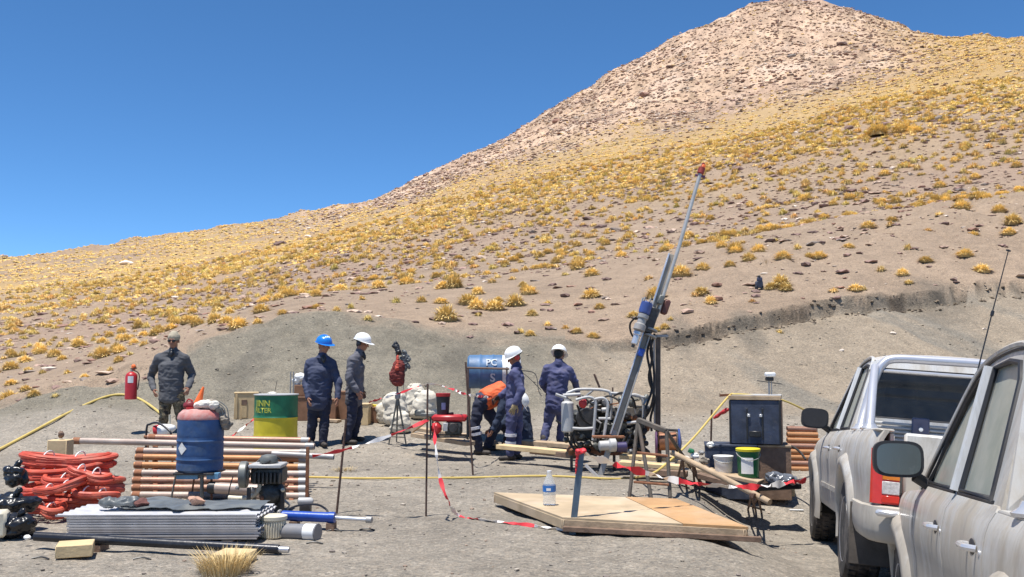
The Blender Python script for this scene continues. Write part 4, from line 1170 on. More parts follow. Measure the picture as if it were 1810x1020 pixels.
# --- drill pipes stacked on an inclined rack
def rackd(row): return 9.7 + (874 - row) / 100.0 * 1.2
PIPES = [(262, 773, 548, 779, M_pipe_a, 'brown drill pipe lying topmost at the back of the pipe rack'),
 (129, 779, 556, 789, M_pipe_w, 'longest pale brown drill pipe sticking out to the left of the rack'),
 (241, 797, 546, 800, M_pipe_w, 'pale drill pipe between the longest pipe and the orange pipes'),
 (240, 808, 545, 812, M_pipe_o, 'upper orange brown drill pipe on the rack'), (238, 822, 544, 826, M_pipe_o, 'lower orange brown drill pipe on the rack'),
 (237, 836, 545, 838, M_pipe_w, 'bright pale drill pipe just below the two orange ones'), (235, 849, 545, 851, M_pipe_a, 'brown drill pipe second above the lowest brown one'),
 (234, 862, 545, 864, M_pipe_a, 'lowest brown drill pipe of the rack'), (233, 875, 546, 877, M_pipe_w, 'pale drill pipe lying at the foot of the rack')]
for (xa, ra, xb, rb_, mm_, lab) in PIPES:
    a = P(xa, ra, rackd(ra)); b = P(xb, rb_, rackd(rb_) + .02); dr = (b - a).normalized()
    t = thing('drill_pipe', lab, 'pipe', a, group='drill pipes on the rack')
    MB().pipe(a, b, .037, .16).build('tube', mm_, t)
    MB().tube([b - dr * .10, b - dr * .012], .0405, 14).build('collar', M_steel, t)
    MB().tube([a + dr * .012, a + dr * .09], .0405, 14).build('collar', M_rust, t)
a = P(481, 802, 10.45); b = P(590, 808, 10.4)
MB().pipe(a, b, .032, .14).build('drill_pipe', M_steel); tagd(bpy.context.scene.objects['drill_pipe'] if False else COL.objects[-1], 'short silver pipe sticking out to the right of the rack', 'pipe')
a = P(372, 862, 9.35); b = P(492, 868, 9.35)
t = thing('wide_pipe', 'wide pale grey pipe with black end under the engine', 'pipe', a)
MB().pipe(a, b, .056, .12, 18).build('tube', M_pipe_w, t); MB().pipe(a - Vector((.005, 0, 0)), a + Vector((.05, 0, 0)), .060, .14, 18).build('end_cap', M_black, t)
# rack
t = thing('pipe_rack', 'low inclined rack of rusty bars under the drill pipes', 'rack', onground(P(390, 870, 10.2).x, 10.2))
for px in (275, 515):
    a = P(px, 880, 9.62); b = P(px, 776, 11.0); a.z -= .045; b.z -= .05
    MB().beam(a, b, .05, .05, bev=.005).build('rail', M_rust, t)
    g1 = onground(b.x, b.y, -.05); MB().beam(g1, b, .05, .05, (0, 1, 0), bev=.005).build('leg', M_rust, t)
    m_ = a.lerp(b, .5); g1 = onground(m_.x, m_.y, -.05); MB().beam(g1, m_, .05, .05, (0, 1, 0), bev=.005).build('leg', M_rust, t)
for (px, r0, r1, d) in ((544, 790, 905, 9.5),):
    a = P(px, r0, d); b = onground(a.x, d, -.05)
    MB().beam(b, a, .03, .03, (0, 1, 0)).build('stake', M_rust, t)
# --- small tubular frame with pump behind the rack
t = thing('hand_pump', 'black tubular frame carrying a white and red hand pump behind the pipe rack', 'pump', onground(P(275, 770, 12.2).x, 12.2))
D_ = 12.2
MB().tube(bez([onground(P(259, 780, D_).x, D_, 0), P(259, 760, D_), P(265, 750, D_), P(280, 748, D_ - .1), P(300, 762, D_ - .2), P(302, 772, D_ - .2)], 6), .014, 8).build('frame', M_black, t)
MB().tube([P(255, 772, D_), P(312, 773, D_)], .022, 10).build('base_bar', M_rust, t)
for px in (262, 306): a = P(px, 772, D_); MB().tube([a, onground(a.x, D_, -.03)], .014, 8).build('leg', M_rust, t)
MB().lathe([(.001, -.12), (.07, -.11), (.085, -.02), (.06, .07), (.03, .13), (.001, .14)], P(292, 760, D_), (1, 0, .25), 16).build('pump_body', M_white, t)
MB().lathe([(.055, -.03), (.078, -.02), (.078, .03), (.05, .045)], P(277, 762, D_), (1, 0, .25), 16).build('coupling', M_red, t)
MB().tube([P(300, 752, D_), P(300, 733, D_)], .014, 8).build('handle', M_cream, t)
# --- blue drum on its stand
D_ = 9.5
c = P(353, 832, D_); top = P(353, 727, D_).z; h = top - c.z
t = thing('blue_drum', 'blue plastic drum with red top and white diamond label on a steel stand', 'drum', (c.x, c.y, zg(c.x, c.y)))
R0 = .226
prof = [(R0 - .02, 0), (R0, .02)]
for k in range(1, 24):
    z = .02 + (h * .86 - .02) * k / 24; rr = R0 + (.006 if k in (5, 14) else 0) - (.004 if k in (4, 6, 13, 15) else 0); prof.append((rr, z))
prof += [(R0, h * .87)]
MB().lathe(prof, c, n=40).build('drum_body', M_blue, t)
MB().lathe([(R0 + .001, h * .87), (R0 + .004, h * .90), (R0 - .012, h * .97), (R0 - .05, h * 1.03), (.08, h * 1.05)], c, n=40).build('drum_top', mat('faded_red_plastic', (.46, .15, .13), .6, 0, .25, 7, .1, 30, dirt=.65, dirtcol=(.50, .44, .40), dscale=5), t)
MB().lathe([(.04, h * 1.05), (.04, h * 1.08), (.0, h * 1.08)], c + Vector((-.09, -.06, -.006)), n=16).build('bung', M_red, t)
def curved(cen, rad, ang0, dz):
    return lambda x, y: cen + Vector((math.sin(ang0 + x / rad) * rad, -math.cos(ang0 + x / rad) * rad, dz + y))
f_ = curved(c, R0 + .003, -.55, zrow(790, D_) - c.z)
mb = MB(); s_ = .062
mb.grid([[f_(-s_ * (1 - abs(v)) , v * s_), f_(0, v * s_), f_(s_ * (1 - abs(v)), v * s_)] for v in [-1, -.5, 0, .5, 1]]); mb.build('diamond_label', mat('white_label', (.78, .78, .72), .6, 0, .12, 30, 0), t)
st = thing('drum_stand', 'steel stand with pale blue plates and thin legs under the blue drum', 'stand', (c.x, c.y, zg(c.x, c.y)))
zz = c.z
for px0, px1 in ((315, 352), (368, 388)):
    a = P((px0 + px1) / 2, 833, D_ - .12); MB().box((a.x, a.y, zz - .035), ((px1 - px0) / F * D_, .10, .062), None, .004).build('plate', M_lblue, st)
MB().box((c.x, c.y, zz - .012), (.40, .40, .02), None, .003).build('tray', M_dsteel, st)
for (pa, pb, r_, m_, dy) in (((357, 832), (357, 884), .019, M_engine2, -.15), ((374, 832), (374, 882), .012, M_rust, -.05), ((312, 828), (302, 872), .010, M_engine2, .1), ((345, 832), (338, 868), .010, M_rust, .22)):
    a = P(pa[0], pa[1], D_ + dy); b = P(pb[0], pb[1], D_ + dy); b.z = min(b.z, zg(b.x, b.y)); a.z = zz - .02
    MB().tube([a, b - Vector((0, 0, .03))], r_, 10).build('leg', m_, st)
# clothes and cone on the drum top
topz = c.z + h * 1.05
t = thing('traffic_cone', 'small orange cone lying tilted on the blue drum top', 'cone', (c.x - .03, c.y + .05, topz))
ax = Vector((.30, .0, .95)).normalized(); b0 = P(346, 724, D_ + .06)
L_ = (P(352, 684, D_).z - b0.z) / ax.z
MB().lathe([(.052, 0), (.050, .01), (.030, L_ * .55), (.012, L_ * .96), (.008, L_)], b0, ax, 18).build('cone_body', M_cone, t)
MB().box(b0 - ax * .006, (.13, .13, .014), basis(Vector((0, 1, 0)), ax), .004).build('cone_foot', M_cone, t)
t = thing('red_jug', 'dark red jug beside the orange cone on the drum', 'jug', P(335, 722, D_ + .02))
mb = MB(); mb.blob(P(335, 717, D_), (.062, .05, .045), None, 14, 10, .2, 2, 3); mb.build('jug_body', mat('dark_red_plastic', (.20, .02, .025), .5, 0, .2, 9, .1), t)
MB().tube(bez([P(328, 714, D_), P(333, 706, D_), P(341, 709, D_)], 5), .007, 7).build('handle', M_red, t)
Sg = Soup()
for i in range(10):
    tt = i / 9; q = P(352 + 26 * tt, 717 - 3 * math.sin(tt * 3), D_ - .05 + .05 * math.sin(i * 2)); Sg.e(q, (.05, .055, .035 + .01 * math.sin(i * 3)))
t = thing('draped_cloth', 'pale and grey striped cloth hanging over the right side of the blue drum', 'cloth', P(385, 735, D_))
Sg.mesh('cloth_top', .008, 2, .008, 22, M_cloth_pale, t)
Sg = Soup()
for i in range(15):
    tt = i / 14; q = P(372 + 28 * math.sin(tt * 1.4), 712 + 42 * tt ** 1.3, D_ - .03 + .02 * math.sin(i)); Sg.e(q, (.04 + .006 * math.sin(i * 1.3), .06, .036))
Sg.e(P(402, 750, D_), (.055, .05, .04)); Sg.mesh('cloth_hem', .008, 2, .009, 26, M_cloth_grey, t)
for k in range(4):
    MB().tube(bez([P(372 + 5 * k, 712 - k, D_ - .075), P(386 + 5 * k, 724 - k, D_ - .085), P(392 + 4 * k, 742, D_ - .08)], 6), .005, 6).build('stripe', M_tarp, t)
# --- engine driven pump
D_ = 8.75
t = thing('pump_engine', 'small dark petrol engine with grey pulley wheel mounted on a pump behind the sheets', 'engine', onground(P(470, 880, D_).x, D_))
MB().lathe([(.0, -.035), (.112, -.035), (.122, -.026), (.122, .026), (.112, .035), (.05, .035), (.04, .05), (0, .05)], P(431, 839, D_ - .05), (1, .1, 0), 28).build('pulley_wheel', M_engine2, t)
MB().box(P(476, 839, D_ + .05), (.29, .24, .15), None, .02).build('engine_block', M_engine, t)
MB().box(P(474, 822, D_), (.30, .26, .035), None, .008).build('cowl_plate', M_alu2, t)
mb = MB()
for k in range(7): mb.box(P(452 + 7 * k, 845, D_ - .09), (.012, .05, .10), None, .002)
mb.build('cooling_fins', M_dsteel, t)['kind'] = 'stuff'
MB().lathe([(.085, -.01), (.088, .02), (.07, .05), (.03, .062), (0, .064)], P(475, 815, D_), (0, 0, 1), 20).build('air_filter', M_engine2, t)
MB().tube(bez([P(455, 816, D_ - .05), P(470, 806, D_), P(488, 807, D_), P(498, 815, D_)], 6), .008, 7).build('fuel_pipe', M_black, t)
MB().blob(P(482, 872, D_ + .05), (.125, .13, .12), None, 18, 12, .22, 3.0, 5).build('pump_casing', M_engine, t)
MB().lathe([(.10, -.06), (.11, -.05), (.11, .05), (.10, .06)], P(480, 892, D_ + .05), (0, 1, 0), 20).build('crank_case', M_engine, t)
MB().tube([P(428, 852, D_ - .03), P(455, 826, D_ - .1), P(478, 815, D_ - .11)], .010, 7).build('drive_belt', M_blackrub, t)
MB().tube(bez([P(404, 880, D_), P(432, 881, D_), P(450, 874, D_), P(459, 862, D_), P(459, 852, D_)], 6), .024, 12).build('intake_elbow', M_cream, t)
MB().tube([P(497, 880, D_), P(512, 892, D_), P(508, 900, D_)], .012, 8).build('drain_cock', M_steel, t)
MB().tube(bez([P(412, 842, D_), P(406, 862, D_), P(403, 882, D_)], 5), .006, 6).build('throttle_cable', M_black, t)
for (px, dy) in ((440, -.1), (500, -.05), (450, .2), (498, .2)):
    a = P(px, 862, D_ + dy); MB().beam(onground(a.x, a.y, -.02), a, .03, .03, (0, 1, 0)).build('leg', M_dsteel, t)
for k, (px, py, r_) in enumerate(((445, 866, .03), (463, 880, .022), (500, 866, .02), (420, 862, .022), (506, 858, .018))):
    MB().blob(P(px, py, D_ - .06), r_, None, 10, 7, .2, 3, k).build('fitting', (M_steel, M_rust, M_cream)[k % 3], t)
# --- stack of corrugated sheets
D0 = 7.35
xl = P(119, 930, D0).x; xr = P(455, 930, D0).x
nS = 10
for k in range(nS):
    z0 = zg((xl + xr) / 2, 7.6) + .015 + k * .0195
    dx = random.uniform(-.012, .012) + (-.10 if k == nS - 1 else 0); dyy = random.uniform(-.01, .01)
    x0, x1 = xl + dx, xr + random.uniform(-.02, .02)
    prof = [(D0 + dyy, z0 + .014), (D0 + dyy + .004, z0)]
    for i in range(1, 36):
        yy = D0 + dyy + .004 + .60 * i / 36; prof.append((yy, z0 + .008 * (1 - math.cos(2 * math.pi * i / 6)) * .8))
    rowA = [Vector((x0, y_, z_ - .004)) for y_, z_ in prof]; rowB = [Vector((x1, y_, z_ + .002 * math.sin(k))) for y_, z_ in prof]
    rowM = [a_.lerp(b_, .5) for a_, b_ in zip(rowA, rowB)]
    o = MB().grid([rowA, rowM, rowB]).build('corrugated_sheet', M_alu, None, thick=.003)
    tagd(o, ('second', 'third', 'fourth', 'fifth', 'sixth', 'seventh', 'eighth', 'ninth')[k - 1] + ' silver corrugated sheet counted from the bottom of the stack' if 0 < k < nS - 1 else ('top silver corrugated sheet under the dark tarp' if k else 'bottom silver corrugated sheet of the stack'), 'metal sheet', 'stacked corrugated sheets')
ztop = zg((xl + xr) / 2, 7.6) + .015 + nS * .0195 + .010
for k, px in enumerate((160, 420)):
    q = P(px, 955, D0 + .3); tagd(MB().box((q.x, D0 + .3, zg(q.x, D0 + .3) - .02), (.09, .58, .06), None, .004).build('wood_bearer', M_woodo), ('left', 'right')[k] + ' wooden bearer hidden under the corrugated sheet stack', 'wood')
# tarp on top
rows = []
for i in range(9):
    row = []
    for j in range(30):
        u_ = j / 29; v_ = i / 8
        x_ = P(186, 900, 7.5).x + (P(458, 900, 7.5).x - P(186, 900, 7.5).x) * u_
        y_ = 7.53 + .03 * math.sin(u_ * 23) * (1 - v_) + .02 * math.sin(u_ * 51) * (1 - v_) + (.40 - .10 * u_) * v_ + .03 * math.sin(u_ * 9)
        z_ = ztop + .004 + .034 * abs(mnoise.noise(Vector((x_ * 5, y_ * 6, 3)))) + .012 * v_ - (.0 if i else .008)
        row.append(Vector((x_, y_, z_)))
    rows.append(row)
o = MB().grid(rows).build('tarp', M_tarp, None, thick=.004); tagd(o, 'dark grey plastic tarp spread on the corrugated sheets', 'tarp')
Sg = Soup()
for i in range(9): q = P(190 + 6 * i, 884 + 3 * math.sin(i * 2), 7.62); q.z = ztop + .04; Sg.e(q, (.05, .06, .028 + .012 * math.sin(i * 1.7)))
t = thing('crumpled_plastic', 'crumpled grey plastic lump at the left end of the tarp', 'plastic sheet', P(215, 884, 7.6)); Sg.mesh('plastic_sheet', .009, 1, .012, 20, M_tarp, t)
for (px, py, w_, ci, lab, sd) in ((253, 877, .062, (.16, .075, .065), 'dark reddish stone weighing down the tarp on the left', 3), (349, 890, .080, (.46, .28, .20), 'larger pinkish stone weighing down the tarp on the right', 4)):
    V_, F2 = rock_proto(700 + sd, 3); me = mesh_from_arrays('weight_stone', V_ * w_, F2, np.tile(ci, (len(V_), 1)), False, M_ROCKI)
    o = bpy.data.objects.new('weight_stone', me); COL.objects.link(o); q = P(px, py, 7.62); o.location = (q.x, 7.6, ztop + w_ * .62); o.rotation_euler = (0, 0, sd); tagd(o, lab, 'stone')
# flat bars across the tarp right
t = thing('flat_bar', 'thin flat bar lying across the tarp towards the black box', 'bar', P(400, 898, 7.5))
MB().beam(P(350, 902, 7.6), P(470, 889, 7.95), .05, .008).build('bar', M_steel, t)
q = P(440, 896, 8.05); t = tagd(MB().box((q.x, q.y, q.z), (.20, .18, .075), None, .006).build('black_box', M_black), 'flat black box at the right end of the tarp', 'box')
t = thing('box_support', 'dark block carrying the flat black box', 'block', onground(q.x, 8.1)); MB().box((q.x, 8.08, (q.z - .04 + zg(q.x, 8.1)) / 2), (.16, .16, q.z - .04 - zg(q.x, 8.1)), None, .01).build('block', M_woodd, t)
# --- black pipe in front on wood blocks
a = P(62, 948, 7.02); b = P(493, 971, 6.92)
t = thing('black_pipe', 'long black steel pipe with bright tip lying in front of the corrugated sheets', 'pipe', a)
MB().pipe(a, b, .034, .2, 16).build('tube', M_blackpipe, t); MB().pipe(b, b + (b - a).normalized() * .075, .022, .2, 14).build('pipe_tip', M_chrome, t)
for (px, py, d, w_, hh_, an, lab) in ((133, 976, 6.80, .24, .085, .35, 'pale wooden block under the left end of the black pipe'), (414, 993, 6.62, .24, .07, -.15, 'pale wooden block behind the dry grass in front')):
    q = P(px, py, d); M_ = Matrix.Rotation(an, 3, 'Z'); z0 = zg(q.x, d)
    o = MB().box((q.x, d, z0 + hh_ / 2 + .012), (w_, .22, hh_), M_, .005).build('wooden_block', M_wood); tagd(o, lab, 'wood block')
# extra blocks that carry the pipe
q = a.lerp(b, .22)
for tt in (.25, .9):
    q = a.lerp(b, tt); hgt = q.z - .034 - zg(q.x, q.y)
    o = MB().box((q.x, q.y + .05, zg(q.x, q.y) + hgt / 2 - .01), (.10, .16, hgt + .015), None, .005).build('wooden_block', M_woodd); tagd(o, ('dark block carrying the black pipe near its left end', 'dark block carrying the black pipe near its bright tip')[tt > .5], 'wood block')
# dry grass in the foreground
def blades(n, spread, hgt, seed, lean=.5):
    rg2 = random.Random(seed); V = []; Fc = []; C = []
    for i in range(n):
        a = rg2.uniform(0, 6.28); r = rg2.random() ** .5 * spread; b_ = Vector((math.cos(a) * r, math.sin(a) * r, 0))
        l = hgt * rg2.uniform(.45, 1.15); d = Vector((math.cos(a) * lean * rg2.random(), math.sin(a) * lean * rg2.random(), 1)).normalized()
        sd = Vector((-math.sin(a), math.cos(a), 0)) * .0022; mid = b_ + d * l * .55; tip = b_ + d * l + Vector((math.cos(a), math.sin(a), -.4)) * l * .16
        k = len(V); V += [b_ - sd, b_ + sd, mid - sd, mid + sd, tip]; Fc += [(k, k + 1, k + 3), (k, k + 3, k + 2), (k + 2, k + 3, k + 4)]
        c_ = np.array([.66, .50, .25]) * rg2.uniform(.7, 1.25); C += [c_ * .8] * 2 + [c_] * 3
    return np.array([v[:] for v in V]), np.array(Fc), np.array(C)
V_, F2, C_ = blades(620, .17, .17, 5, .8)
o = bpy.data.objects.new('grass_tussock', mesh_from_arrays('grass_tussock', V_, F2, np.clip(C_, 0, .95), False, M_GRASS)); q = P(398, 1012, 6.28); o.location = (q.x, 6.28, zg(q.x, 6.28)); COL.objects.link(o); tagd(o, 'wispy pale dry grass tuft standing in front of the black pipe', 'tussock')
q = G(607, 832); V_, F2, C_ = blades(160, .16, .06, 9, 1.6)
o = bpy.data.objects.new('grass_tussock', mesh_from_arrays('grass_tussock', V_, F2, np.clip(C_ * .8, 0, .95), False, M_GRASS)); o.location = q; COL.objects.link(o); tagd(o, 'flattened straw tuft on the ground behind the leaning stake', 'tussock')
# --- cream ribbed cylinder, grey pipe, blue cylinder
q = P(480, 930, 7.55); zz = zg(q.x, 7.55)
t = thing('ribbed_canister', 'cream ribbed canister at the right end of the corrugated sheets', 'canister', (q.x, 7.55, zz))
hh_ = P(480, 912, 7.55).z - zz
MB().lathe([(.085, 0), (.095, .01), (.095, hh_ * .8), (.11, hh_ * .82), (.11, hh_ * .97), (.09, hh_), (.0, hh_ * 1.01)], (q.x, 7.6, zz), n=28).build('canister_body', M_cream, t)
for k in range(16):
    an = math.pi * (1.02 + .96 * k / 15)
    MB().box((q.x + .098 * math.cos(an), 7.6 + .098 * math.sin(an), zz + hh_ * .42), (.012, .012, hh_ * .72), None, .003).build('rib', M_cream, t)
a = P(497, 939, 7.6); b = P(561, 941, 7.5)
t = thing('grey_pipe', 'short thick grey pipe with white end lying right of the ribbed canister', 'pipe', a)
MB().pipe(a, b, .062, .1, 24).build('tube', mat('grey_pvc', (.20, .20, .21), .4, 0, .15, 7, .05, dirt=.2), t)
MB().pipe(a.lerp(b, .68), b + (b - a).normalized() * .004, .0645, .1, 24).build('pipe_end', M_white, t)
MB().lathe([(.067, -.006), (.070, 0), (.067, .006)], b, (b - a), 24).build('rim', mat('grey_pvc', (0, 0, 0)), t)
a = P(498, 911, 8.0); b = P(592, 915, 7.95); e_ = P(655, 919, 7.9)
for v in (a, b, e_): v.z -= .0
t = thing('hydraulic_cylinder', 'blue hydraulic cylinder with silver rod lying in front of the leaning stake', 'hydraulic cylinder', a)
MB().lathe([(.034, 0), (.042, .01), (.042, (b - a).length - .05), (.046, (b - a).length - .05), (.046, (b - a).length)], a, (b - a), 22).build('barrel', M_cyl_blue, t)
MB().tube([b, e_], .017, 14).build('piston_rod', M_chrome, t)
MB().lathe([(.02, 0), (.028, .005), (.028, .05), (.02, .055)], e_ - (e_ - b).normalized() * .04, (e_ - b), 16).build('rod_end', M_steel, t)
MB().box(a + (b - a).normalized() * -.02, (.03, .07, .09), None, .008).build('clevis', M_steel, t)
MB().tube(bez([P(510, 900, 8.0), P(530, 893, 8.0), P(560, 892, 8.0), P(576, 900, 8.0), P(580, 908, 7.97)], 6), .009, 8).build('hydraulic_line', M_black, t)
for px in (520, 585):
    q = a.lerp(b, (px - 498) / 94); o = MB().box((q.x, q.y + .02, (zg(q.x, q.y) + q.z - .04) / 2), (.07, .12, max(q.z - .04 - zg(q.x, q.y), .02)), None, .004).build('wooden_block', M_woodd); tagd(o, 'low dark block under the blue hydraulic cylinder ' + ('near its pipe end' if px == 520 else 'near its silver rod'), 'wood block')
t = thing('valve', 'small grey valve above the blue hydraulic cylinder', 'valve', P(540, 888, 8.6)); MB().lathe([(.02, -.07), (.035, -.06), (.035, .05), (.02, .07)], P(540, 886, 8.6), (1, 0, 0), 14).build('valve_body', M_alu2, t); MB().box(P(540, 900, 8.6), (.10, .08, .10), None, .01).build('valve_foot', M_dsteel, t)
# --- orange red hose coils
def coil(px0, px1, row, d, loops, lab, seed, wy=.30, tilt=0.0, hgt=.13, rr=.024):
    rg2 = random.Random(seed); a = P(px0, row, d); b = P(px1, row, d); c = (a + b) / 2; L = (b.x - a.x) / 2
    t = thing('hose_coil', lab, 'hose', (c.x, c.y, c.z - hgt / 2), group='orange red hose coils in the pile')
    pts_ = []; n_ = 30 * loops
    lay = [(rg2.uniform(-.5, .5), rg2.uniform(-1, 1), rg2.uniform(.86, 1.02)) for _ in range(loops + 1)]
    for i in range(n_ + 1):
        ph = 2 * math.pi * i / 30; lp = i / 30; k0 = int(lp); fr = lp - k0; l0 = lay[min(k0, loops)]; l1 = lay[min(k0 + 1, loops)]
        z_ = (l0[0] * (1 - fr) + l1[0] * fr) * hgt; s1 = (l0[2] * (1 - fr) + l1[2] * fr)
        pinch = 1 - .45 * math.exp(-((math.cos(ph)) / .35) ** 2)
        x_ = math.cos(ph) * L * s1; y_ = math.sin(ph) * wy * pinch * (.75 + .25 * s1)
        z_ = z_ * (.6 + .6 * pinch) + .015 * math.sin(ph * 2 + seed) + (l0[1] * (1 - fr) + l1[1] * fr) * .02
        pts_.append(c + Vector((x_, y_, z_ + tilt * x_)))
    MB().tube(pts_, rr, 8).build('hose', M_hose, t)
    for tx in (-.42, .25):
        ring = []
        for i in range(16):
            an = 2 * math.pi * i / 16; ring.append(c + Vector((tx * L + .01 * math.sin(an), math.cos(an) * (wy * .46 + rr), math.sin(an) * (hgt * .36 + rr * 1.2) + tilt * tx * L)))
        MB().tube(ring, .006, 6, closed=True).build('tie', M_white, t)
coil(37, 203, 812, 8.75, 6, 'uppermost tied orange red hose coil on the pile', 1, .20, -.02, .13)
coil(40, 190, 838, 8.7, 6, 'second hose coil just under the uppermost one', 2, .27, .0, .12)
coil(80, 218, 850, 8.55, 5, 'hose coil reaching farthest to the right of the pile', 3, .27, -.10, .12)
coil(42, 200, 870, 8.6, 6, 'wide middle hose coil of the pile', 4, .30, .0, .13)
coil(40, 168, 890, 8.55, 6, 'lowest hose coil touching the ground beside the bin bags', 5, .30, -.03, .12)
coil(120, 200, 835, 8.35, 4, 'short folded hose coil at the upper right of the pile', 7, .12, -.22, .07, .022)
coil(60, 150, 862, 8.25, 4, 'slanting hose coil lying across the front of the pile', 8, .10, .20, .07, .022)
coil(130, 210, 872, 8.3, 3, 'small hose coil at the lower right of the pile', 9, .12, -.14, .06, .024)
coil(52, 112, 900, 8.2, 4, 'small hose coil in front of the pile next to the bags', 6, .14, -.05, .08)
# wooden block behind the hoses
q = P(107, 788, 9.3); o = MB().box((q.x, 9.3, (q.z + zg(q.x, 9.3)) / 2 + .03), (.19, .16, q.z - zg(q.x, 9.3) + .06), None, .006).build('wooden_block', M_creambox); tagd(o, 'tall pale wooden block behind the hose pile', 'wood block')
o = MB().blob(P(108, 768, 9.3), (.03, .03, .035), None, 10, 8, .4, 3, 2).build('dry_twig', M_woodd); tagd(o, 'small brown knob lying on the tall wooden block', 'debris')
# --- bin bags
def bag(px, py, d, w_, h_, lab, seed, dep=None):
    c = P(px, py, d); Sg = Soup(); rg2 = random.Random(seed)
    for i in range(16):
        Sg.e(c + Vector((rg2.uniform(-.6, .6) * w_, rg2.uniform(-.4, .4) * w_, rg2.uniform(-.5, .35) * h_)), (w_ * rg2.uniform(.35, .7), w_ * .5, h_ * rg2.uniform(.3, .5)))
    t = thing('bin_bag', lab, 'bag', c - Vector((0, 0, h_)))
    Sg.mesh('bag_skin', .010, 1, .011, 20, M_bag, t, seed)
    Sk = Soup(); Sk.limb(c + Vector((0, 0, h_ * .5)), c + Vector((.03, 0, h_ * .95)), .018, .024); Sk.mesh('bag_knot', .008, 1, .006, 30, M_bag, t, seed)
bag(27, 838, 8.0, .095, .105, 'topmost small black bin bag at the left edge', 1)
bag(27, 887, 7.75, .16, .10, 'flattened shiny black bin bag in the middle of the bag pile', 2)
bag(32, 930, 7.45, .12, .12, 'round black bin bag on the ground at the left edge', 3)
o = MB().box(P(2, 925, 7.4), (.10, .16, .20), Matrix.Rotation(.3, 3, 'Z'), .02).build('paper_sack', M_cream); tagd(o, 'pale crumpled sack at the extreme left edge by the bags', 'sack')
o = MB().blob(P(48, 950, 7.15), (.026, .02, .02), None, 10, 8, .4, 3, 4).build('crumpled_paper', M_white); tagd(o, 'small crumpled white paper in front of the bin bags', 'litter')
for i, (px, py, lab) in enumerate(((70, 989, 'thin dark stick on the gravel left of the wood block'), (250, 990, 'dark bent wire on the gravel under the black pipe'), (590, 940, 'dark twig right of the grey pipe'), (555, 962, 'small dark strip below the grey pipe end'), (648, 938, 'tiny dark twig beside the silver rod'))):
    q = G(px, py); o = MB().tube(bez([q + Vector((-.06, 0, .006)), q + Vector((0, .02, .014)), q + Vector((.07, -.01, .006))], 4), .006, 5).build('twig', M_black); tagd(o, lab, 'twig')

# ================================================================== stakes, tapes, hoses
def stake(px0, py0, px1, py1, d, r_, m, lab, ground_snap=True):
    b = P(px1, py1, d) if not ground_snap else G(px1, py1); d = b.y; a = P(px0, py0, d)
    t = MB().tube([b - (a - b).normalized() * .04, a], r_, 8).build('stake', m); tagd(t, lab, 'stake'); return a, b
A1, B1 = stake(612, 740, 595, 908, 8.5, .011, M_rustbar, 'leaning rusty stake in front of the man in the slate jacket')
A2, B2 = stake(756, 678, 753, 913, 8.4, .009, M_rustbar, 'thin upright rusty stake left of the drooping tape')
A3, B3 = stake(823, 640, 836, 840, 12, .012, M_rustbar, 'thin stake by the orange vested worker and drum rack')
b = G(1010, 945); a = P(1027, 800, b.y); 
t = thing('angle_post', 'leaning blue grey angle iron post at the plywood corner with red tape knotted on top', 'post', b)
MB().slab([b + Vector((-.025, 0, -.05)), b + Vector((.028, 0, -.05)), b + Vector((.028, .045, -.05)), b + Vector((.020, .045, -.05)), b + Vector((.020, .008, -.05)), b + Vector((-.025, .008, -.05))], a - b + Vector((0, 0, .05))).build('angle_iron', M_poststeel, t)
Sg = Soup()
for i in range(9): Sg.e(a + Vector((.028 * math.sin(i * 2.1), .02 * math.cos(i * 1.7), .012 * math.sin(i * 3) + .01)), (.022, .016, .014))
Sg.limb(a + Vector((-.03, -.01, 0)), a + Vector((-.045, -.01, -.17)), .012, .006); Sg.mesh('tape_knot', .006, 1, .004, 50, M_tape_r, t)
A4 = a
def tape(pts_, lab, seg=.42, w_=.040, start=0, grp=None):
    line = bez(pts_, 12); t = thing('barrier_tape', lab, 'barrier tape', line[0])
    # resample
    acc = [0]
    for i in range(1, len(line)): acc.append(acc[-1] + (line[i] - line[i - 1]).length)
    L = acc[-1]; n_ = max(1, round(L / seg)); tw = 0
    for k in range(n_):
        ra, rb2 = [], []
        m_ = 9
        for j in range(m_ + 1):
            s_ = L * (k + j / m_) / n_
            i = min(max(np.searchsorted(acc, s_) - 1, 0), len(line) - 2); f = (s_ - acc[i]) / max(acc[i + 1] - acc[i], 1e-6)
            p = line[i].lerp(line[i + 1], min(f, 1)); d_ = (line[i + 1] - line[i]).normalized()
            ang = 1.1 * math.sin(s_ * 9.0) + .8 * math.sin(s_ * 23)
            side = d_.cross(Vector((0, 1, 0))); side = side.normalized() if side.length > .05 else Vector((1, 0, 0))
            w2 = side * math.cos(ang) + d_.cross(side) * math.sin(ang)
            ww = w_ * (.38 + .14 * math.sin(s_ * 31)); ra.append(p + w2 * ww); rb2.append(p - w2 * ww)
        red = (k + start) % 2 == 0
        MB().grid([ra, rb2]).build('red_section' if red else 'white_section', M_tape_r if red else M_tape_w, t, thick=.0012)
    return t
def Gp(px, py, dz=.012): q = G(px, py); return q + Vector((0, 0, dz))
tape([A2 + Vector((.06, 0, -.36)), P(770, 790, 8.35), P(778, 845, 8.3), P(792, 885, 8.25), Gp(812, 914), Gp(860, 922), Gp(930, 930), Gp(1003, 940)], 'red and white tape drooping from the thin stake down to the gravel', .30, .040)
tape([A4, P(1075, 817, 7.9), P(1130, 833, 8.1), P(1200, 850, 8.3), P(1270, 859, 8.6), P(1340, 860, 8.9), P(1425, 849, 9.4)], 'red and white tape strung from the angle post to the silver pickup', .36, .075, 1)
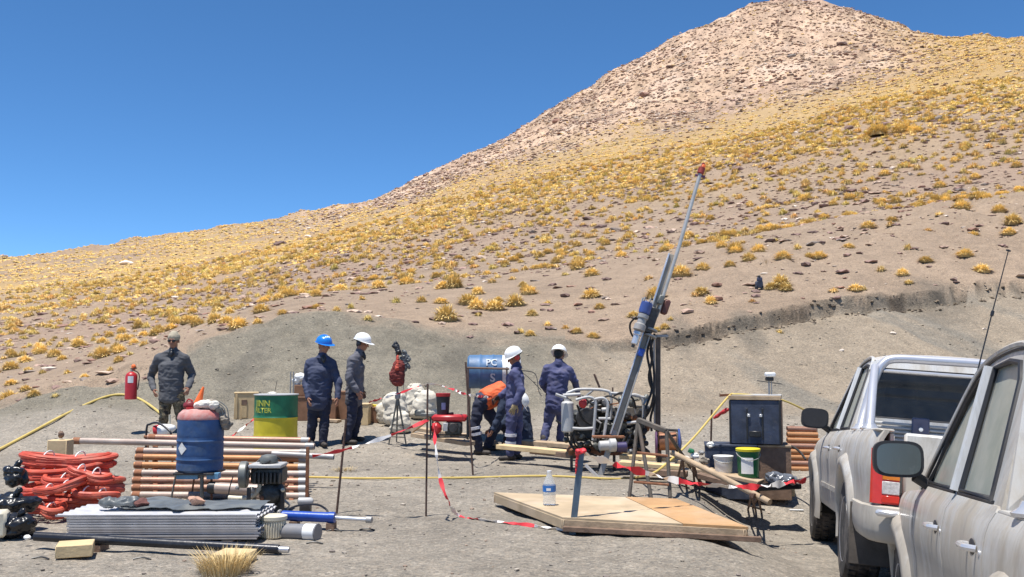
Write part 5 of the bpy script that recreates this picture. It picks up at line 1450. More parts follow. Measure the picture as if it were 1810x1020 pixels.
tape([P(552, 806, 8.6), P(600, 797, 8.55), P(650, 783, 8.5), P(700, 766, 8.45), A2 + Vector((.01, 0, -.33))], 'red and white tape strung between the leaning stake and the thin stake', .36, .042)
tape([P(392, 785, 13.0), P(418, 765, 13.5), P(450, 740, 14.0)], 'short pale tape running down beside the green and yellow drum', .3, .04, 1)
tape([P(652, 711, 15.2), P(700, 697, 14.5), P(757, 679, 14.2), P(800, 688, 14.2), P(826, 698, 12.2), P(870, 702, 14.0)], 'faded red and white tape strung behind the tripod and red pail', .45, .045)
for k, px in enumerate((0,)):
    pts_ = [G(x_, y_) + Vector((0, 0, .03)) for x_, y_ in ((-60, 826), (0, 797), (60, 765), (110, 738), (160, 714), (190, 703), (215, 700), (240, 705), (262, 717), (285, 735))]
    o = MB().tube(bez(pts_, 6), .024, 9).build('yellow_hose', M_yhose); tagd(o, 'thick yellow hose climbing the gravel mound left of the fleece wearing man', 'hose')
pts_ = [G(x_, y_) + Vector((0, 0, .012)) for x_, y_ in ((470, 846), (545, 845), (620, 847), (700, 847), (830, 846), (960, 843), (1080, 848), (1120, 846))] + [P(1150, 838, 10.3), P(1175, 822, 10.6), P(1225, 775, 11), P(1285, 704, 11.4), P(1300, 697, 11.4), P(1340, 700, 11.5), P(1385, 708, 11.7), P(1425, 726, 12)]
o = MB().tube(bez(pts_, 6), .0125, 7).build('yellow_hose', M_yhose); tagd(o, 'thin yellow hose running over the ground and up onto the tool boxes', 'hose')

# ================================================================== plywood platform and bottle
zt = .11
cor = [Pz(873, 873, zt), Pz(1195, 885, zt), Pz(1323, 936, zt), Pz(995, 918, zt)]
sp0 = cor[0].lerp(cor[1], .73); sp1 = cor[3].lerp(cor[2], .66)
up_ = Vector((0, 0, .016))
t = thing('plywood_platform', 'pale and orange plywood sheets nailed on a timber frame lying on the gravel', 'platform', (cor[0] + cor[2]) / 2 - Vector((0, 0, zt)))
MB().slab([cor[0], sp0, sp1, cor[3]], up_).build('plywood_sheet', M_ply, t)['label'] = 'pale plywood sheet'
e2 = (sp0 - cor[0]).normalized() * .004
MB().slab([sp0 + e2, cor[1], cor[2], sp1 + e2], up_ + Vector((0, 0, .003))).build('plywood_sheet', M_plyo, t)['label'] = 'orange brown plywood sheet'
dn = Vector((0, 0, -.040))
for a, b, m_ in ((cor[3], cor[2], M_woodo), (cor[0], cor[3], M_ply), (cor[0], cor[1], M_woodo), (cor[1], cor[2], M_woodo)):
    inn = ((cor[0] + cor[2]) / 2 - (a + b) / 2); inn.z = 0; inn.normalize()
    MB().beam(a + dn + inn * .02, b + dn + inn * .02, .038, .078, bev=.004).build('frame_board', m_, t)
MB().beam(cor[3] + dn * 1.75 + Vector((.0, -.03, 0)), cor[2] + dn * 1.75 + Vector((.09, -.03, 0)), .04, .04, bev=.004).build('bottom_batten', M_woodd, t)
m, nt, bs = newmat('clear_plastic'); bs.inputs['Base Color'].default_value = (.9, .93, .94, 1); bs.inputs['Roughness'].default_value = .12; bs.inputs['Transmission Weight'].default_value = .75; bs.inputs['IOR'].default_value = 1.12
M_clear = m
q = Pz(971, 893, zt + .016)
t = thing('water_bottle', 'clear plastic bottle with blue label standing on the plywood', 'bottle', q)
s_ = (P(971, 832, q.y).z - q.z)
MB().lathe([(.04, 0), (.055, .006), (.058, .03), (.054, .06), (.058, .09), (.058, s_ * .56), (.050, s_ * .68), (.022, s_ * .88), (.020, s_ * .95)], q, n=24).build('bottle_body', M_clear, t)
MB().lathe([(.021, s_ * .95), (.021, s_), (0, s_)], q, n=16).build('cap', M_white, t)
lb = MB().lathe([(.0595, s_ * .40), (.0595, s_ * .58)], q, n=24); lb.f = lb.f[:-2]; lb.build('label', mat('bottle_label_blue', (.03, .17, .50), .4, 0, .1, 30, 0), t)
mb = MB(); f_ = curved(q, .0605, -.15, s_ * .475); mb.grid([[f_(x_ * .02, y_ * .012) for x_ in (-1, -.3, .3, 1)] for y_ in (-1, 1)]); mb.build('label_patch', M_white, t)

# ================================================================== trestles and long pole
def trestle(name, lab, tl, tr, feet, d, m_, r_=.018):
    a = P(tl[0], tl[1], d); b = P(tr[0], tr[1], d + tr[2])
    t = thing(name, lab, 'trestle', (a + b) / 2)
    MB().beam(a, b, .05, .05, bev=.006).build('top_bar', m_, t)
    for (px, py, dy, k) in feet:
        f0 = G(px, py); top_ = a if k == 0 else b
        MB().tube([top_, f0 - Vector((0, 0, .02))], r_, 7).build('leg', m_, t)
    return t, a, b
t, ta, tb_ = trestle('trestle', 'large rusty steel trestle with long legs standing behind the plywood', (1128, 742), (1178, 762, -.25), ((1112, 880, 0, 0), (1152, 884, 0, 0), (1185, 884, 0, 1), (1240, 852, 0, 1)), 9.9, M_trestle, .020)
for (x0, y0, x1, y1) in ((1120, 852, 1182, 857), (1126, 800, 1180, 806)):
    MB().tube([P(x0, y0, 9.5), P(x1, y1, 9.5)], .013, 7).build('cross_bar', M_rust, t)
t, s0, s1 = trestle('trestle', 'small low trestle under the far end of the long pole', (1328, 876), (1340, 878, .1), ((1322, 898, 0, 0), (1346, 903, 0, 1), (1336, 900, 0, 0), (1330, 893, 0, 1)), 8.95, M_rustbar, .012)
t, s0, s1 = trestle('trestle', 'small trestle under the upper end of the long pole', (1206, 812), (1224, 814, .1), ((1196, 850, 0, 0), (1214, 862, 0, 0), (1228, 858, 0, 1), (1236, 850, 0, 1)), 9.8, M_rustbar, .013)
o = MB().tube([P(1188, 800, 9.95), P(1275, 843, 9.4), P(1361, 888, 8.85)], .030, 10).build('long_pole', M_woodo); tagd(o, 'long pale pole sloping down across the two small trestles', 'pole')
for i, (pts2, lab) in enumerate((([(1235, 865), (1262, 873), (1290, 884), (1318, 893), (1352, 903)], 'shadow of the long pole built as a thin black tube on the gravel'), ([(1110, 872), (1130, 884), (1142, 890)], 'short thin black tube on the gravel under the large trestle'))):
    o = MB().tube(bez([Gp(x_, y_, .012) for x_, y_ in pts2], 6), .009, 6).build('cable', M_black); tagd(o, lab, 'cable')  # first tube is an added shape for the pole's shadow, not a cable
q = G(1408, 903); o = MB().box(q + Vector((0, 0, .01)), (.16, .03, .012), Matrix.Rotation(-.1, 3, 'Z'), .002).build('white_stick', M_white); tagd(o, 'small white stick on the ground beside the pickup wheel', 'stick')
# ================================================================== drill rig
D_ = 12.0
mf = P(1062, 838, 11.75); mt_ = P(1187, 450, 12.15); ax = (mt_ - mf).normalized(); L_ = (mt_ - mf).length
def onm(t, dx=0, dy=0): return mf + ax * (L_ * t) + Vector((dx, dy, 0))
rig = thing('drill_rig', 'portable core drill rig with tall leaning silver mast, hoses and open engine frame', 'drill rig', onground(P(1090, 800, 12.2).x, 12.2))
MB().beam(onm(-.02), onm(.19), .065, .065, (0, 1, 0), .006).build('mast_foot', M_steel, rig)
mb = MB(); a = onm(.17, .0, -.01); b = onm(.665, 0, -.01)
M_mast = mat('worn_grey_mast_paint', (.30, .275, .235), .7, .0, .2, 9, .15, 30, dirt=.35, dirtcol=(.20, .17, .14), dscale=9)
sdv = ax.cross(Vector((0, 1, 0))).normalized()
mb.beam(a, b, .072, .020, (0, 1, 0), .003)
o_ = MB(); o_.beam(a + sdv * .044 + Vector((0, -.02, 0)), b + sdv * .044 + Vector((0, -.02, 0)), .012, .09, (0, 1, 0), .003).build('mast_flange', M_chrome, rig)
MB().beam(a - sdv * .044 + Vector((0, -.02, 0)), b - sdv * .044 + Vector((0, -.02, 0)), .016, .09, (0, 1, 0), .003).build('mast_flange', M_steel, rig)
mb.build('mast', M_mast, rig)
MB().beam(onm(.64), onm(1.0), .060, .055, (0, 1, 0), .006).build('mast_extension', M_mast, rig)
MB().beam(onm(.66) + sdv * .040 + Vector((0, -.03, 0)), onm(1.0) + sdv * .04 + Vector((0, -.03, 0)), .018, .05, (0, 1, 0), .002).build('mast_edge', M_chrome, rig)
MB().tube([P(1160, 560, 12.05), P(1199, 440, 12.1), P(1238, 306, 12.2)], .026, 10).build('drill_rod', mat('pale_rod', (.52, .49, .44), .4, .5, .15, 6, .1), rig)
sw = thing('hoist_swivel', 'small dark red hoist swivel on the tip of the drill rod', 'swivel', P(1238, 306, 12.2))
MB().lathe([(.02, -.04), (.045, -.03), (.045, .05), (.02, .07), (.02, .12), (0, .12)], P(1239, 303, 12.2), ax, 12).build('swivel_body', mat('dark_red_metal', (.28, .04, .03), .5, .2, .3, 12, .2), sw)
MB().tube([P(1229, 309, 12.2), P(1246, 313, 12.2)], .018, 8).build('cross_pin', mat('violet_metal', (.13, .06, .12), .5, .3, .2, 9, .1), sw)
MB().box(P(1243, 297, 12.2), (.05, .04, .09), Matrix.Rotation(.3, 3, 'Y'), .01).build('flag', M_cone, sw)
# feed carriage, drill head
MB().lathe([(.0, -.08), (.068, -.075), (.076, -.05), (.076, .065), (.064, .08), (0, .085)], P(1141, 545, 11.9), ax, 20).build('hydraulic_motor', M_blueflange, rig)
mb = MB()
for k in range(6):
    an = 2 * math.pi * k / 6; e_ = ax.orthogonal().normalized(); g_ = ax.cross(e_); mb.tube([P(1141, 545, 11.9) + (e_ * math.cos(an) + g_ * math.sin(an)) * .075 + ax * .08, P(1141, 545, 11.9) + (e_ * math.cos(an) + g_ * math.sin(an)) * .075 + ax * .125], .012, 6)
mb.build('motor_bolts', M_steel, rig)['kind'] = 'stuff'
MB().lathe([(.06, -.10), (.075, -.09), (.075, -.02), (.055, .0), (.055, .06), (.07, .07), (.07, .12)], P(1133, 572, 11.85), ax, 20).build('drill_head', M_steel, rig)
MB().lathe([(.03, -.10), (.042, -.09), (.042, .02), (.055, .03), (.055, .07)], P(1125, 596, 11.85), ax, 16).build('chuck', M_chrome, rig)
MB().tube([P(1123, 600, 11.85), P(1118, 614, 11.85)], .022, 10).build('spindle', M_dsteel, rig)
MB().box(P(1150, 566, 11.98), (.13, .12, .34), basis(Vector((0, 1, 0)), ax), .012).build('feed_carriage', M_dsteel, rig)
MB().box(P(1176, 543, 12.1), (.09, .10, .20), basis(Vector((0, 1, 0)), ax), .02).build('gear_case', mat('brown_red_metal', (.14, .055, .045), .55, .2, .3, 12, .2), rig)
MB().box(P(1168, 530, 12.0), (.07, .09, .12), basis(Vector((0, 1, 0)), ax), .012).build('top_clamp', M_engine2, rig)
for (px, py, r_) in ((1151, 583, .085), (1149, 594, .085)):
    MB().lathe([(r_ - .012, -.014), (r_, -.010), (r_, .010), (r_ - .012, .014)], P(px, py, 11.98), ax, 18).build('clamp_ring', M_steel, rig)
MB().box(P(1170, 594, 12.05), (.16, .05, .035), None, .006).build('clamp_arm', M_steel, rig)
MB().box(P(1133, 623, 11.85), (.07, .07, .10), basis(Vector((0, 1, 0)), ax), .01).build('feed_bracket', M_cyl_blue, rig)
MB().beam(P(1163, 592, 12.15), P(1163, 764, 12.15), .062, .05, (0, 1, 0), .004).build('support_post', mat('dark_brown_post', (.11, .085, .07), .6, .3, .25, 9, .2), rig)
MB().beam(P(1156, 600, 12.1), P(1157, 760, 12.1), .018, .03, (0, 1, 0), .002).build('post_edge', M_steel, rig)
for i, pts_ in enumerate(([(1150, 600), (1144, 625), (1150, 660), (1152, 690), (1142, 720), (1140, 745)], [(1157, 590), (1150, 620), (1156, 655), (1155, 700), (1146, 730), (1130, 748)],
        [(1147, 590), (1153, 630), (1147, 668), (1157, 705), (1150, 740), (1152, 762)], [(1125, 560), (1114, 572), (1116, 590), (1128, 604)], [(1136, 740), (1110, 765), (1096, 790), (1080, 800)],
        [(1012, 752), (1016, 775), (1030, 795), (1055, 806)], [(1010, 745), (1022, 768), (1044, 785), (1062, 800)], [(1000, 760), (1008, 785), (1022, 802)], [(1062, 750), (1056, 775), (1066, 795)],
        [(1020, 716), (1030, 740), (1046, 752), (1060, 764)], [(1030, 700), (1050, 715), (1075, 700), (1100, 712)], [(1085, 700), (1100, 694), (1118, 704), (1124, 722)])):
    MB().tube(bez([P(x_, y_, 12.0 + .07 * math.sin(i * 2 + k)) for k, (x_, y_) in enumerate(pts_)], 6), .016 if i < 3 else .013, 7).build('hydraulic_hose', M_blackrub, rig)
# engine frame
for i, pts_ in enumerate(([(998, 760), (1000, 703), (1010, 692), (1028, 688), (1068, 690), (1080, 700), (1079, 742)], [(1018, 707), (1040, 702), (1052, 709), (1052, 730), (1048, 778)],
        [(1050, 706), (1066, 704), (1074, 714), (1072, 740), (1067, 776)], [(1108, 700), (1124, 698), (1136, 708), (1137, 745)], [(1012, 757), (1030, 758), (1048, 757)],
        [(1058, 740), (1078, 740)], [(1078, 695), (1110, 697), (1140, 703)], [(1108, 748), (1126, 746)], [(1000, 703), (982, 697)])):
    dd = 11.85 + (.25 if i in (0, 3, 6) else 0)
    MB().tube(bez([P(x_, y_, dd) for x_, y_ in pts_], 7), .019, 9).build('frame_tube', M_alu2, rig)
MB().lathe([(.0, -.205), (.06, -.205), (.078, -.19), (.078, .16), (.06, .18), (.03, .19), (.03, .21), (0, .21)], P(1003, 735, 11.95), (0, 0, 1), 22).build('filter_cylinder', M_alu2, rig)
MB().box(P(1105, 729, 12.35), (.42, .30, .17), None, .02).build('hydraulic_tank', mat('dusty_grey_tank', (.20, .18, .155), .65, .2, .2, 8, .15, dirt=.3), rig)
MB().box(P(1070, 752, 12.75), (.95, .20, .42), None, .05).build('rear_cover', M_engine, rig)
MB().box(P(1062, 722, 12.6), (.30, .2, .16), None, .04).build('cylinder_head', M_dsteel, rig)
MB().box(P(1128, 752, 12.3), (.16, .2, .36), None, .03).build('pump_case', M_engine, rig)
MB().box(P(1032, 752, 12.35), (.36, .34, .36), None, .03).build('engine_block', M_engine, rig)
MB().box(P(1112, 770, 12.45), (.34, .30, .26), None, .03).build('valve_bank', M_dsteel, rig)
MB().box(P(1085, 764, 12.35), (.30, .30, .26), None, .02).build('gearbox', M_engine, rig)
MB().box(P(1118, 703, 12.4), (.20, .14, .09), None, .02).build('air_box', M_cream, rig)
MB().lathe([(0, -.05), (.13, -.05), (.14, -.03), (.14, .03), (.10, .05), (0, .06)], P(1037, 740, 12.1), (0, 1, 0), 22).build('flywheel', M_dsteel, rig)
MB().blob(P(1030, 713, 11.9), (.05, .05, .06), None, 12, 8, .3, 3, 7).build('red_valve', M_red, rig)
MB().box(P(1055, 673, 12.2), (.028, .028, .19), Matrix.Rotation(-.38, 3, 'Y'), .006).build('lever', M_rustbar, rig)
MB().box(P(1083, 690, 12.2), (.02, .02, .08), None, .004).build('lever', M_rustbar, rig)
MB().tube([P(995, 699, 11.95), P(1026, 697, 11.95)], .022, 10).build('control_bar', M_alu2, rig)
rg2 = random.Random(5)
for k in range(150):
    px = rg2.uniform(1000, 1146); py = rg2.uniform(702, 802)
    if px < 1060 and rg2.random() < .2: continue
    q = P(px, py, 12.12 + rg2.uniform(-.12, .25)); m_ = rg2.choice([M_dsteel, M_engine, M_steel, M_engine2, M_rust, M_dsteel, M_blackrub, M_engine])
    if rg2.random() < .5: MB().lathe([(.0, -.04), (.028, -.04), (.034, -.03), (.034, .03), (.02, .05), (0, .05)], q, (rg2.uniform(-1, 1), rg2.uniform(-1, 1), rg2.uniform(-1, 1)), 10).build('fitting', m_, rig)
    else: MB().tube([q, q + Vector((rg2.uniform(-.16, .16), rg2.uniform(-.05, .05), rg2.uniform(-.14, .14)))], rg2.uniform(.008, .018), 7).build('engine_pipe', m_, rig)
# foot clamp with its motor
MB().lathe([(.04, -.14), (.06, -.13), (.06, -.02), (.085, 0), (.085, .07), (.05, .09)], P(1078, 787, 11.7), (1, .1, .05), 16).build('foot_clamp', M_alu2, rig)
MB().lathe([(.05, -.06), (.062, -.05), (.062, .06), (.05, .07), (0, .07)], P(1098, 790, 11.7), (1, .1, .05), 16).build('clamp_motor', mat('navy_motor', (.05, .04, .11), .45, .1, .2, 9, .1), rig)
MB().box(P(1075, 772, 11.75), (.40, .12, .03), None, .006).build('base_plate', M_rust, rig)
MB().beam(P(1035, 822, 11.5), P(1060, 846, 11.4), .03, .03).build('strut', M_chrome, rig)
for (x0, y0, x1, y1, dy) in ((1005, 800, 1130, 800, .3), (1005, 792, 1140, 794, .9)):
    MB().beam(P(x0, y0, 11.9 + dy), P(x1, y1, 11.9 + dy), .05, .07, bev=.005).build('skid_rail', M_rust, rig)
for (px, py, d) in ((1010, 770, 12.2), (1060, 770, 12.5), (1130, 755, 12.5), (1085, 750, 12.2), (1163, 762, 12.15)):
    a = P(px, py, d); MB().beam(onground(a.x, a.y), a, .035, .035, (0, 1, 0)).build('frame_leg', M_dsteel, rig)
# winch with rope drum
w = thing('winch', 'winch with copper brown drum and blue flange at the right foot of the rig', 'winch', onground(P(1185, 800, 11.6).x, 11.6))
wc = P(1180, 780, 11.6)
MB().lathe([(.105, -.11), (.115, -.10), (.11, 0), (.115, .10), (.105, .11)], wc, (1, -.12, 0), 28).build('rope_drum', M_copper, w)
MB().lathe([(0, -.012), (.165, -.012), (.17, 0), (.165, .012), (.05, .03), (0, .04)], P(1200, 782, 11.6), (1, -.12, 0), 28).build('drum_flange', M_blueflange, w)
MB().lathe([(0, -.012), (.15, -.012), (.155, 0), (.15, .012), (0, .012)], P(1160, 785, 11.62), (1, -.12, 0), 28).build('drum_flange', mat('violet_metal', (0, 0, 0)), w)
MB().tube([P(1160, 759, 11.5), P(1198, 761, 11.5)], .016, 8).build('guard_bar', M_dsteel, w)
for px in (1165, 1198): a = P(px, 785, 11.62); MB().beam(onground(a.x, a.y), a, .05, .05, (0, 1, 0), .005).build('bracket', M_dsteel, w)
# ------------------------------------------------------------------ planks of the working platform
def plank(px0, py0, px1, py1, d0, d1, w_, h_, m_, lab):
    a = P(px0, py0, d0); b = P(px1, py1, d1)
    for q in (a, b): q.z = max(q.z, zg(q.x, q.y) + h_ / 2)
    o = MB().beam(a, b, w_, h_, bev=.006).build('timber_plank', m_); tagd(o, lab, 'plank')
plank(734, 768, 832, 784, 14.2, 13.6, .22, .06, M_woodo, 'weathered plank carrying the red generator')
plank(740, 758, 835, 772, 14.6, 14.2, .20, .05, M_woodo, 'plank behind the generator')
plank(884, 789, 1022, 802, 13.2, 12.4, .20, .06, M_wood, 'pale plank under the feet of the worker seen from behind')
plank(925, 781, 1035, 790, 13.9, 13.2, .22, .06, M_woodo, 'brown plank behind the pale plank at the rig')
plank(940, 797, 1018, 806, 12.9, 12.3, .10, .07, M_woodd, 'dark timber edge of the drilling platform')
plank(1098, 806, 1202, 812, 11.9, 11.7, .30, .05, M_wood, 'pale wide plank beneath the winch')
plank(1096, 818, 1205, 826, 11.5, 11.3, .22, .05, M_wood, 'second pale plank in front of the winch')
plank(1120, 833, 1215, 838, 11.2, 11.0, .12, .07, M_woodd, 'dark timber below the pale winch planks')
plank(1200, 815, 1262, 835, 11.6, 11.2, .16, .06, M_woodo, 'short brown plank between winch and tool boxes')
plank(1228, 828, 1345, 852, 11.0, 10.6, .26, .04, M_woodo, 'plank on which the two pails stand')
plank(1234, 840, 1300, 858, 10.75, 10.5, .12, .06, M_woodd, 'dark timber under the pail plank')
plank(560, 742, 600, 748, 16.6, 16.4, .14, .05, M_woodo, 'short plank on the ground behind the blue helmeted man')
for k, (px, py, w_, s_) in enumerate(((868, 800, .15, 1), (885, 803, .11, 2), (905, 806, .08, 3), (895, 797, .10, 4))):
    V_, F2 = rock_proto(760 + k, 2); me = mesh_from_arrays('platform_stone', V_ * w_, F2, np.tile((.36, .24, .15), (len(V_), 1)), False, M_ROCKI)
    o = bpy.data.objects.new('platform_stone', me); COL.objects.link(o); q = G(px, py); o.location = q + Vector((0, .3, w_ * .4)); tagd(o, ('largest', 'second', 'smallest', 'hindmost')[k] + ' brown stone propping the platform behind the short worker', 'stone')
# ------------------------------------------------------------------ generator, pails, sacks
g0 = P(795, 772, 13.5); gz = g0.z
gen = thing('generator', 'red and black portable generator on the weathered plank', 'generator', g0)
zt_ = zrow(733, 13.5)
MB().box((g0.x, 13.5, zt_ - .045), (.50, .36, .09), None, .025).build('fuel_tank', M_red, gen)
MB().box((g0.x - .18, 13.4, gz + .13), (.14, .24, .17), None, .05).build('alternator_end', M_red, gen)
MB().box((g0.x + .06, 13.45, gz + .13), (.24, .26, .20), None, .03).build('engine_block', M_engine, gen)
MB().lathe([(0, -.02), (.065, -.02), (.07, 0), (.06, .02), (0, .02)], (g0.x + .06, 13.30, gz + .14), (0, -1, 0), 18).build('recoil_starter', M_dsteel, gen)
MB().box((g0.x - .05, 13.30, gz + .15), (.07, .03, .12), None, .008).build('control_panel', M_alu2, gen)
for sx in (-.26, .26):
    for sy in (-.18, .18): MB().tube([(g0.x + sx, 13.5 + sy, gz - .02), (g0.x + sx, 13.5 + sy, zt_ - .02)], .013, 7).build('frame_post', M_black, gen)
for sy in (-.18, .18): MB().tube([(g0.x - .26, 13.5 + sy, gz + .01), (g0.x + .26, 13.5 + sy, gz + .01)], .013, 7).build('frame_rail', M_black, gen)
MB().lathe([(.03, 0), (.035, .01), (.035, .03), (0, .035)], (g0.x + .02, 13.5, zt_), (0, 0, 1), 14).build('tank_cap', M_black, gen)
q = Vector((P(783, 728, 13.55).x, 13.55, zt_)); 
t = thing('pail', 'black pail with red lid standing on the generator', 'pail', q); hh_ = zrow(695, 13.55) - zt_
MB().lathe([(.085, 0), (.10, hh_ * .85)], q, n=24).build('pail_body', M_black, t); MB().lathe([(.105, hh_ * .85), (.108, hh_), (0, hh_ * 1.01)], q, n=24).build('lid', M_red, t)
mb = MB(); f_ = curved(q, .098, .15, hh_ * .4); mb.grid([[f_(x_ * .03, y_ * .05) for x_ in (-1, -.3, .3, 1)] for y_ in (-1, 1)]); mb.build('pail_label', mat('blue_grey_label', (.14, .16, .30), .5, 0, .2, 30, 0), t)
def sack(px, py_base, w_, h_, lab, seed, dy=0):
    g_ = G(px, py_base); g_.y += dy; g_.z = zg(g_.x, g_.y); Sg = Soup(); rg3 = random.Random(seed)
    Sg.e(g_ + Vector((0, 0, h_ * .40)), (w_ * .5, w_ * .42, h_ * .44)); Sg.e(g_ + Vector((0, 0, h_ * .2)), (w_ * .56, w_ * .44, h_ * .26)); Sg.e(g_ + Vector((rg3.uniform(-.06, .06), 0, h_ * .68)), (w_ * .46, w_ * .36, h_ * .30)); Sg.e(g_ + Vector((w_ * .25, 0, h_ * .84)), (w_ * .15, w_ * .2, h_ * .10)); Sg.e(g_ + Vector((-w_ * .25, 0, h_ * .82)), (w_ * .15, w_ * .2, h_ * .10))
    t = thing('woven_sack', lab, 'sack', g_, group='white sacks piled behind the tripod'); Sg.mesh('sack_body', .014, 3, .012, 5.5, M_sack, t, seed)
    Sk = Soup(); Sk.limb(g_ + Vector((-w_ * .2, -.02, h_ * .93)), g_ + Vector((w_ * .2, 0, h_ * .94)), .025, .03); Sk.mesh('sack_mouth', .012, 1, .012, 20, M_sack, t, seed)
sack(700, 752, .42, .58, 'tallest white woven sack at the left of the sack pile', 1)
sack(746, 746, .44, .52, 'white woven sack at the right of the pile by the red pail', 2, .3)
sack(712, 756, .34, .34, 'low white sack in front of the pile behind the tripod', 3, -.35)
sack(676, 752, .26, .36, 'small white sack leaning at the far left of the pile', 4, .2)
sack(728, 744, .36, .60, 'grubby white sack in the middle behind the others', 5, .5)
o = MB().box(P(742, 730, 14.9), (.16, .14, .10), None, .02).build('grey_jug', M_engine2); tagd(o, 'small grey container between sacks and generator', 'container')
o = MB().box(P(757, 733, 13.9), (.22, .14, .05), None, .01).build('grey_case', M_engine2); tagd(o, 'flat grey case left of the generator tank', 'case')
t = thing('case_stand', 'white timber leaning under the flat grey case', 'timber', G(742, 766)); MB().beam(P(728, 762, 14.2), P(764, 735, 13.9), .05, .06, bev=.005).build('timber', M_woodo, t)
# tripod with hanging pack
tp = P(703, 700, 14.8)
t = thing('tripod', 'grey metal tripod with tall pole standing behind the leaning stake', 'tripod', G(702, 787))
for (px, py) in ((687, 786), (718, 787), (701, 781)):
    b = G(px, py); MB().tube([tp, tp.lerp(b, .5), b], [.016, .014, .011], 8).build('leg', M_engine2, t)
MB().lathe([(.03, -.05), (.045, -.04), (.045, .03), (.02, .06)], tp, (0, 0, 1), 14).build('tripod_head', M_steel, t)
MB().tube([tp - Vector((0, 0, .15)), P(702, 660, 14.8), P(701, 618, 14.8)], .015, 8).build('pole', M_engine2, t)
for (x0, y0, x1, y1) in ((692, 750, 714, 752), (690, 772, 717, 773)): MB().tube([P(x0, y0, 14.75), P(x1, y1, 14.75)], .008, 6).build('spreader', M_dsteel, t)
t = thing('backpack', 'dark red and orange pack hanging from the tripod pole', 'backpack', P(702, 685, 14.75))
Sg = Soup(); Sg.e(P(702, 664, 14.70), (.125, .08, .15)); Sg.e(P(704, 650, 14.70), (.10, .075, .12)); Sg.e(P(704, 674, 14.7), (.10, .07, .08))
Sg.mesh('pack_body', .010, 2, .012, 16, mat('dark_red_pack_cloth', (.17, .028, .022), .8, 0, .3, 12, .4), t, 3)
Sg = Soup(); Sg.limb(P(703, 630, 14.68), P(702, 652, 14.64), .020, .034); Sg.mesh('pack_flap', .009, 2, .008, 22, mat('faded_red_flap', (.48, .075, .045), .8, 0, .3, 12, .3), t, 4)
Sg = Soup(); Sg.limb(P(699, 606, 14.75), P(704, 622, 14.72), .030, .045); Sg.limb(P(697, 612, 14.75), P(701, 608, 14.75), .03, .02); Sg.mesh('pack_top', .009, 2, .01, 22, M_black, t, 5)
t = thing('tool_bundle', 'dark tangled tool bundle hanging right of the red pack', 'tools', P(718, 655, 14.75))
Sg = Soup()
for i in range(9): Sg.limb(P(712 + 3.5 * math.sin(i * 2.2), 618 + 3 * i, 14.75), P(719 + 5 * math.sin(i * 1.4), 632 + 3 * i, 14.75), .014, .022)
Sg.mesh('bundle', .009, 1, .012, 26, M_tarp, t, 6)
MB().tube([P(712, 620, 14.75), P(716, 650, 14.75), P(712, 700, 14.75)], .005, 5).build('cord', M_steel, t)
MB().tube([P(702, 628, 14.78), P(712, 626, 14.78)], .010, 6).build('hook_bar', M_dsteel, t)
# ------------------------------------------------------------------ boxes behind the men
def gbox(name, px0, px1, ptop, pbot, m_, lab, cat, ang=0.0, dep=.35, parts=None, grp=None):
    g_ = G((px0 + px1) / 2, pbot); d = g_.y; w_ = (px1 - px0) / F * d; h_ = zrow(ptop, d) - g_.z
    t = thing(name, lab, cat, (g_.x, d + dep / 2, g_.z), ang, grp); M_ = Matrix.Rotation(ang, 3, 'Z')
    MB().box((g_.x, d + dep / 2, g_.z + h_ / 2), (w_, dep, h_), M_, .006).build('box_body', m_, t)
    MB().box((g_.x, d + dep / 2, g_.z + h_ + .012), (w_ * 1.05, dep * 1.05, .024), M_, .004).build('lid', m_, t)
    return t, g_, w_, h_, M_
t, g_, w_, h_, M_ = gbox('wooden_crate', 410, 450, 696, 741, M_creambox, 'pale wooden crate with small dark window left of the green and yellow drum', 'crate', .25, .34)
c0 = Vector((g_.x, g_.y + .17, g_.z))
for (dx, w2) in ((-.165, .03), (.165, .03), (0, 0)):
    if w2: MB().box(c0 + M_ @ Vector((dx, -.185, h_ / 2)), (w2, .016, h_ * .96), M_, .003).build('corner_batten', M_creambox, t)
MB().box(c0 + M_ @ Vector((-.03, -.178, h_ * .66)), (.10, .014, .09), M_, .002).build('window', M_woodd, t)
MB().box(c0 + M_ @ Vector((-.03, -.180, h_ * .28)), (.09, .016, .20), M_, .003).build('slat', M_wood, t)
for (x0, x1, a_, b_, m_, lab) in ((524, 556, 704, 744, M_brownbox, 'brown wooden box between the drum and the blue helmeted man'), (556, 592, 708, 745, M_brownbox, 'brown box hidden behind the blue helmeted man'), (592, 622, 694, 742, M_brownbox, 'red brown box between the two standing men'),
        (620, 652, 716, 752, M_creambox, 'pale brown box right behind the man in the slate jacket'), (655, 676, 722, 748, M_brownbox, 'small brown box left of the white sacks')):
    gbox('wooden_box', x0, x1, a_, b_, m_, lab, 'box', random.uniform(-.1, .1))
o = MB().beam(P(652, 717, 16.6), P(684, 719, 16.6), .12, .05, bev=.005).build('painted_plank', M_lidy); tagd(o, 'yellow green painted plank lying on the small brown box', 'plank')
t = thing('field_table', 'dark folding stand with white cover behind the blue helmeted man', 'stand', G(530, 742))
MB().box(P(534, 690, 16.8), (.24, .2, .20), None, .01).build('dark_case', M_brownbox, t); Sg = Soup(); Sg.e(P(532, 668, 16.8), (.13, .10, .07)); Sg.e(P(524, 674, 16.8), (.07, .08, .09)); Sg.mesh('white_cover', .012, 2, .02, 12, M_white, t, 2)
for px in (514, 519): MB().tube([P(px, 657, 16.7), P(px - 2, 742, 16.7)], .012, 7).build('frame_post', M_steel, t)
MB().box(P(534, 712, 16.8), (.2, .2, .25), None, .01).build('lower_case', M_woodd, t)
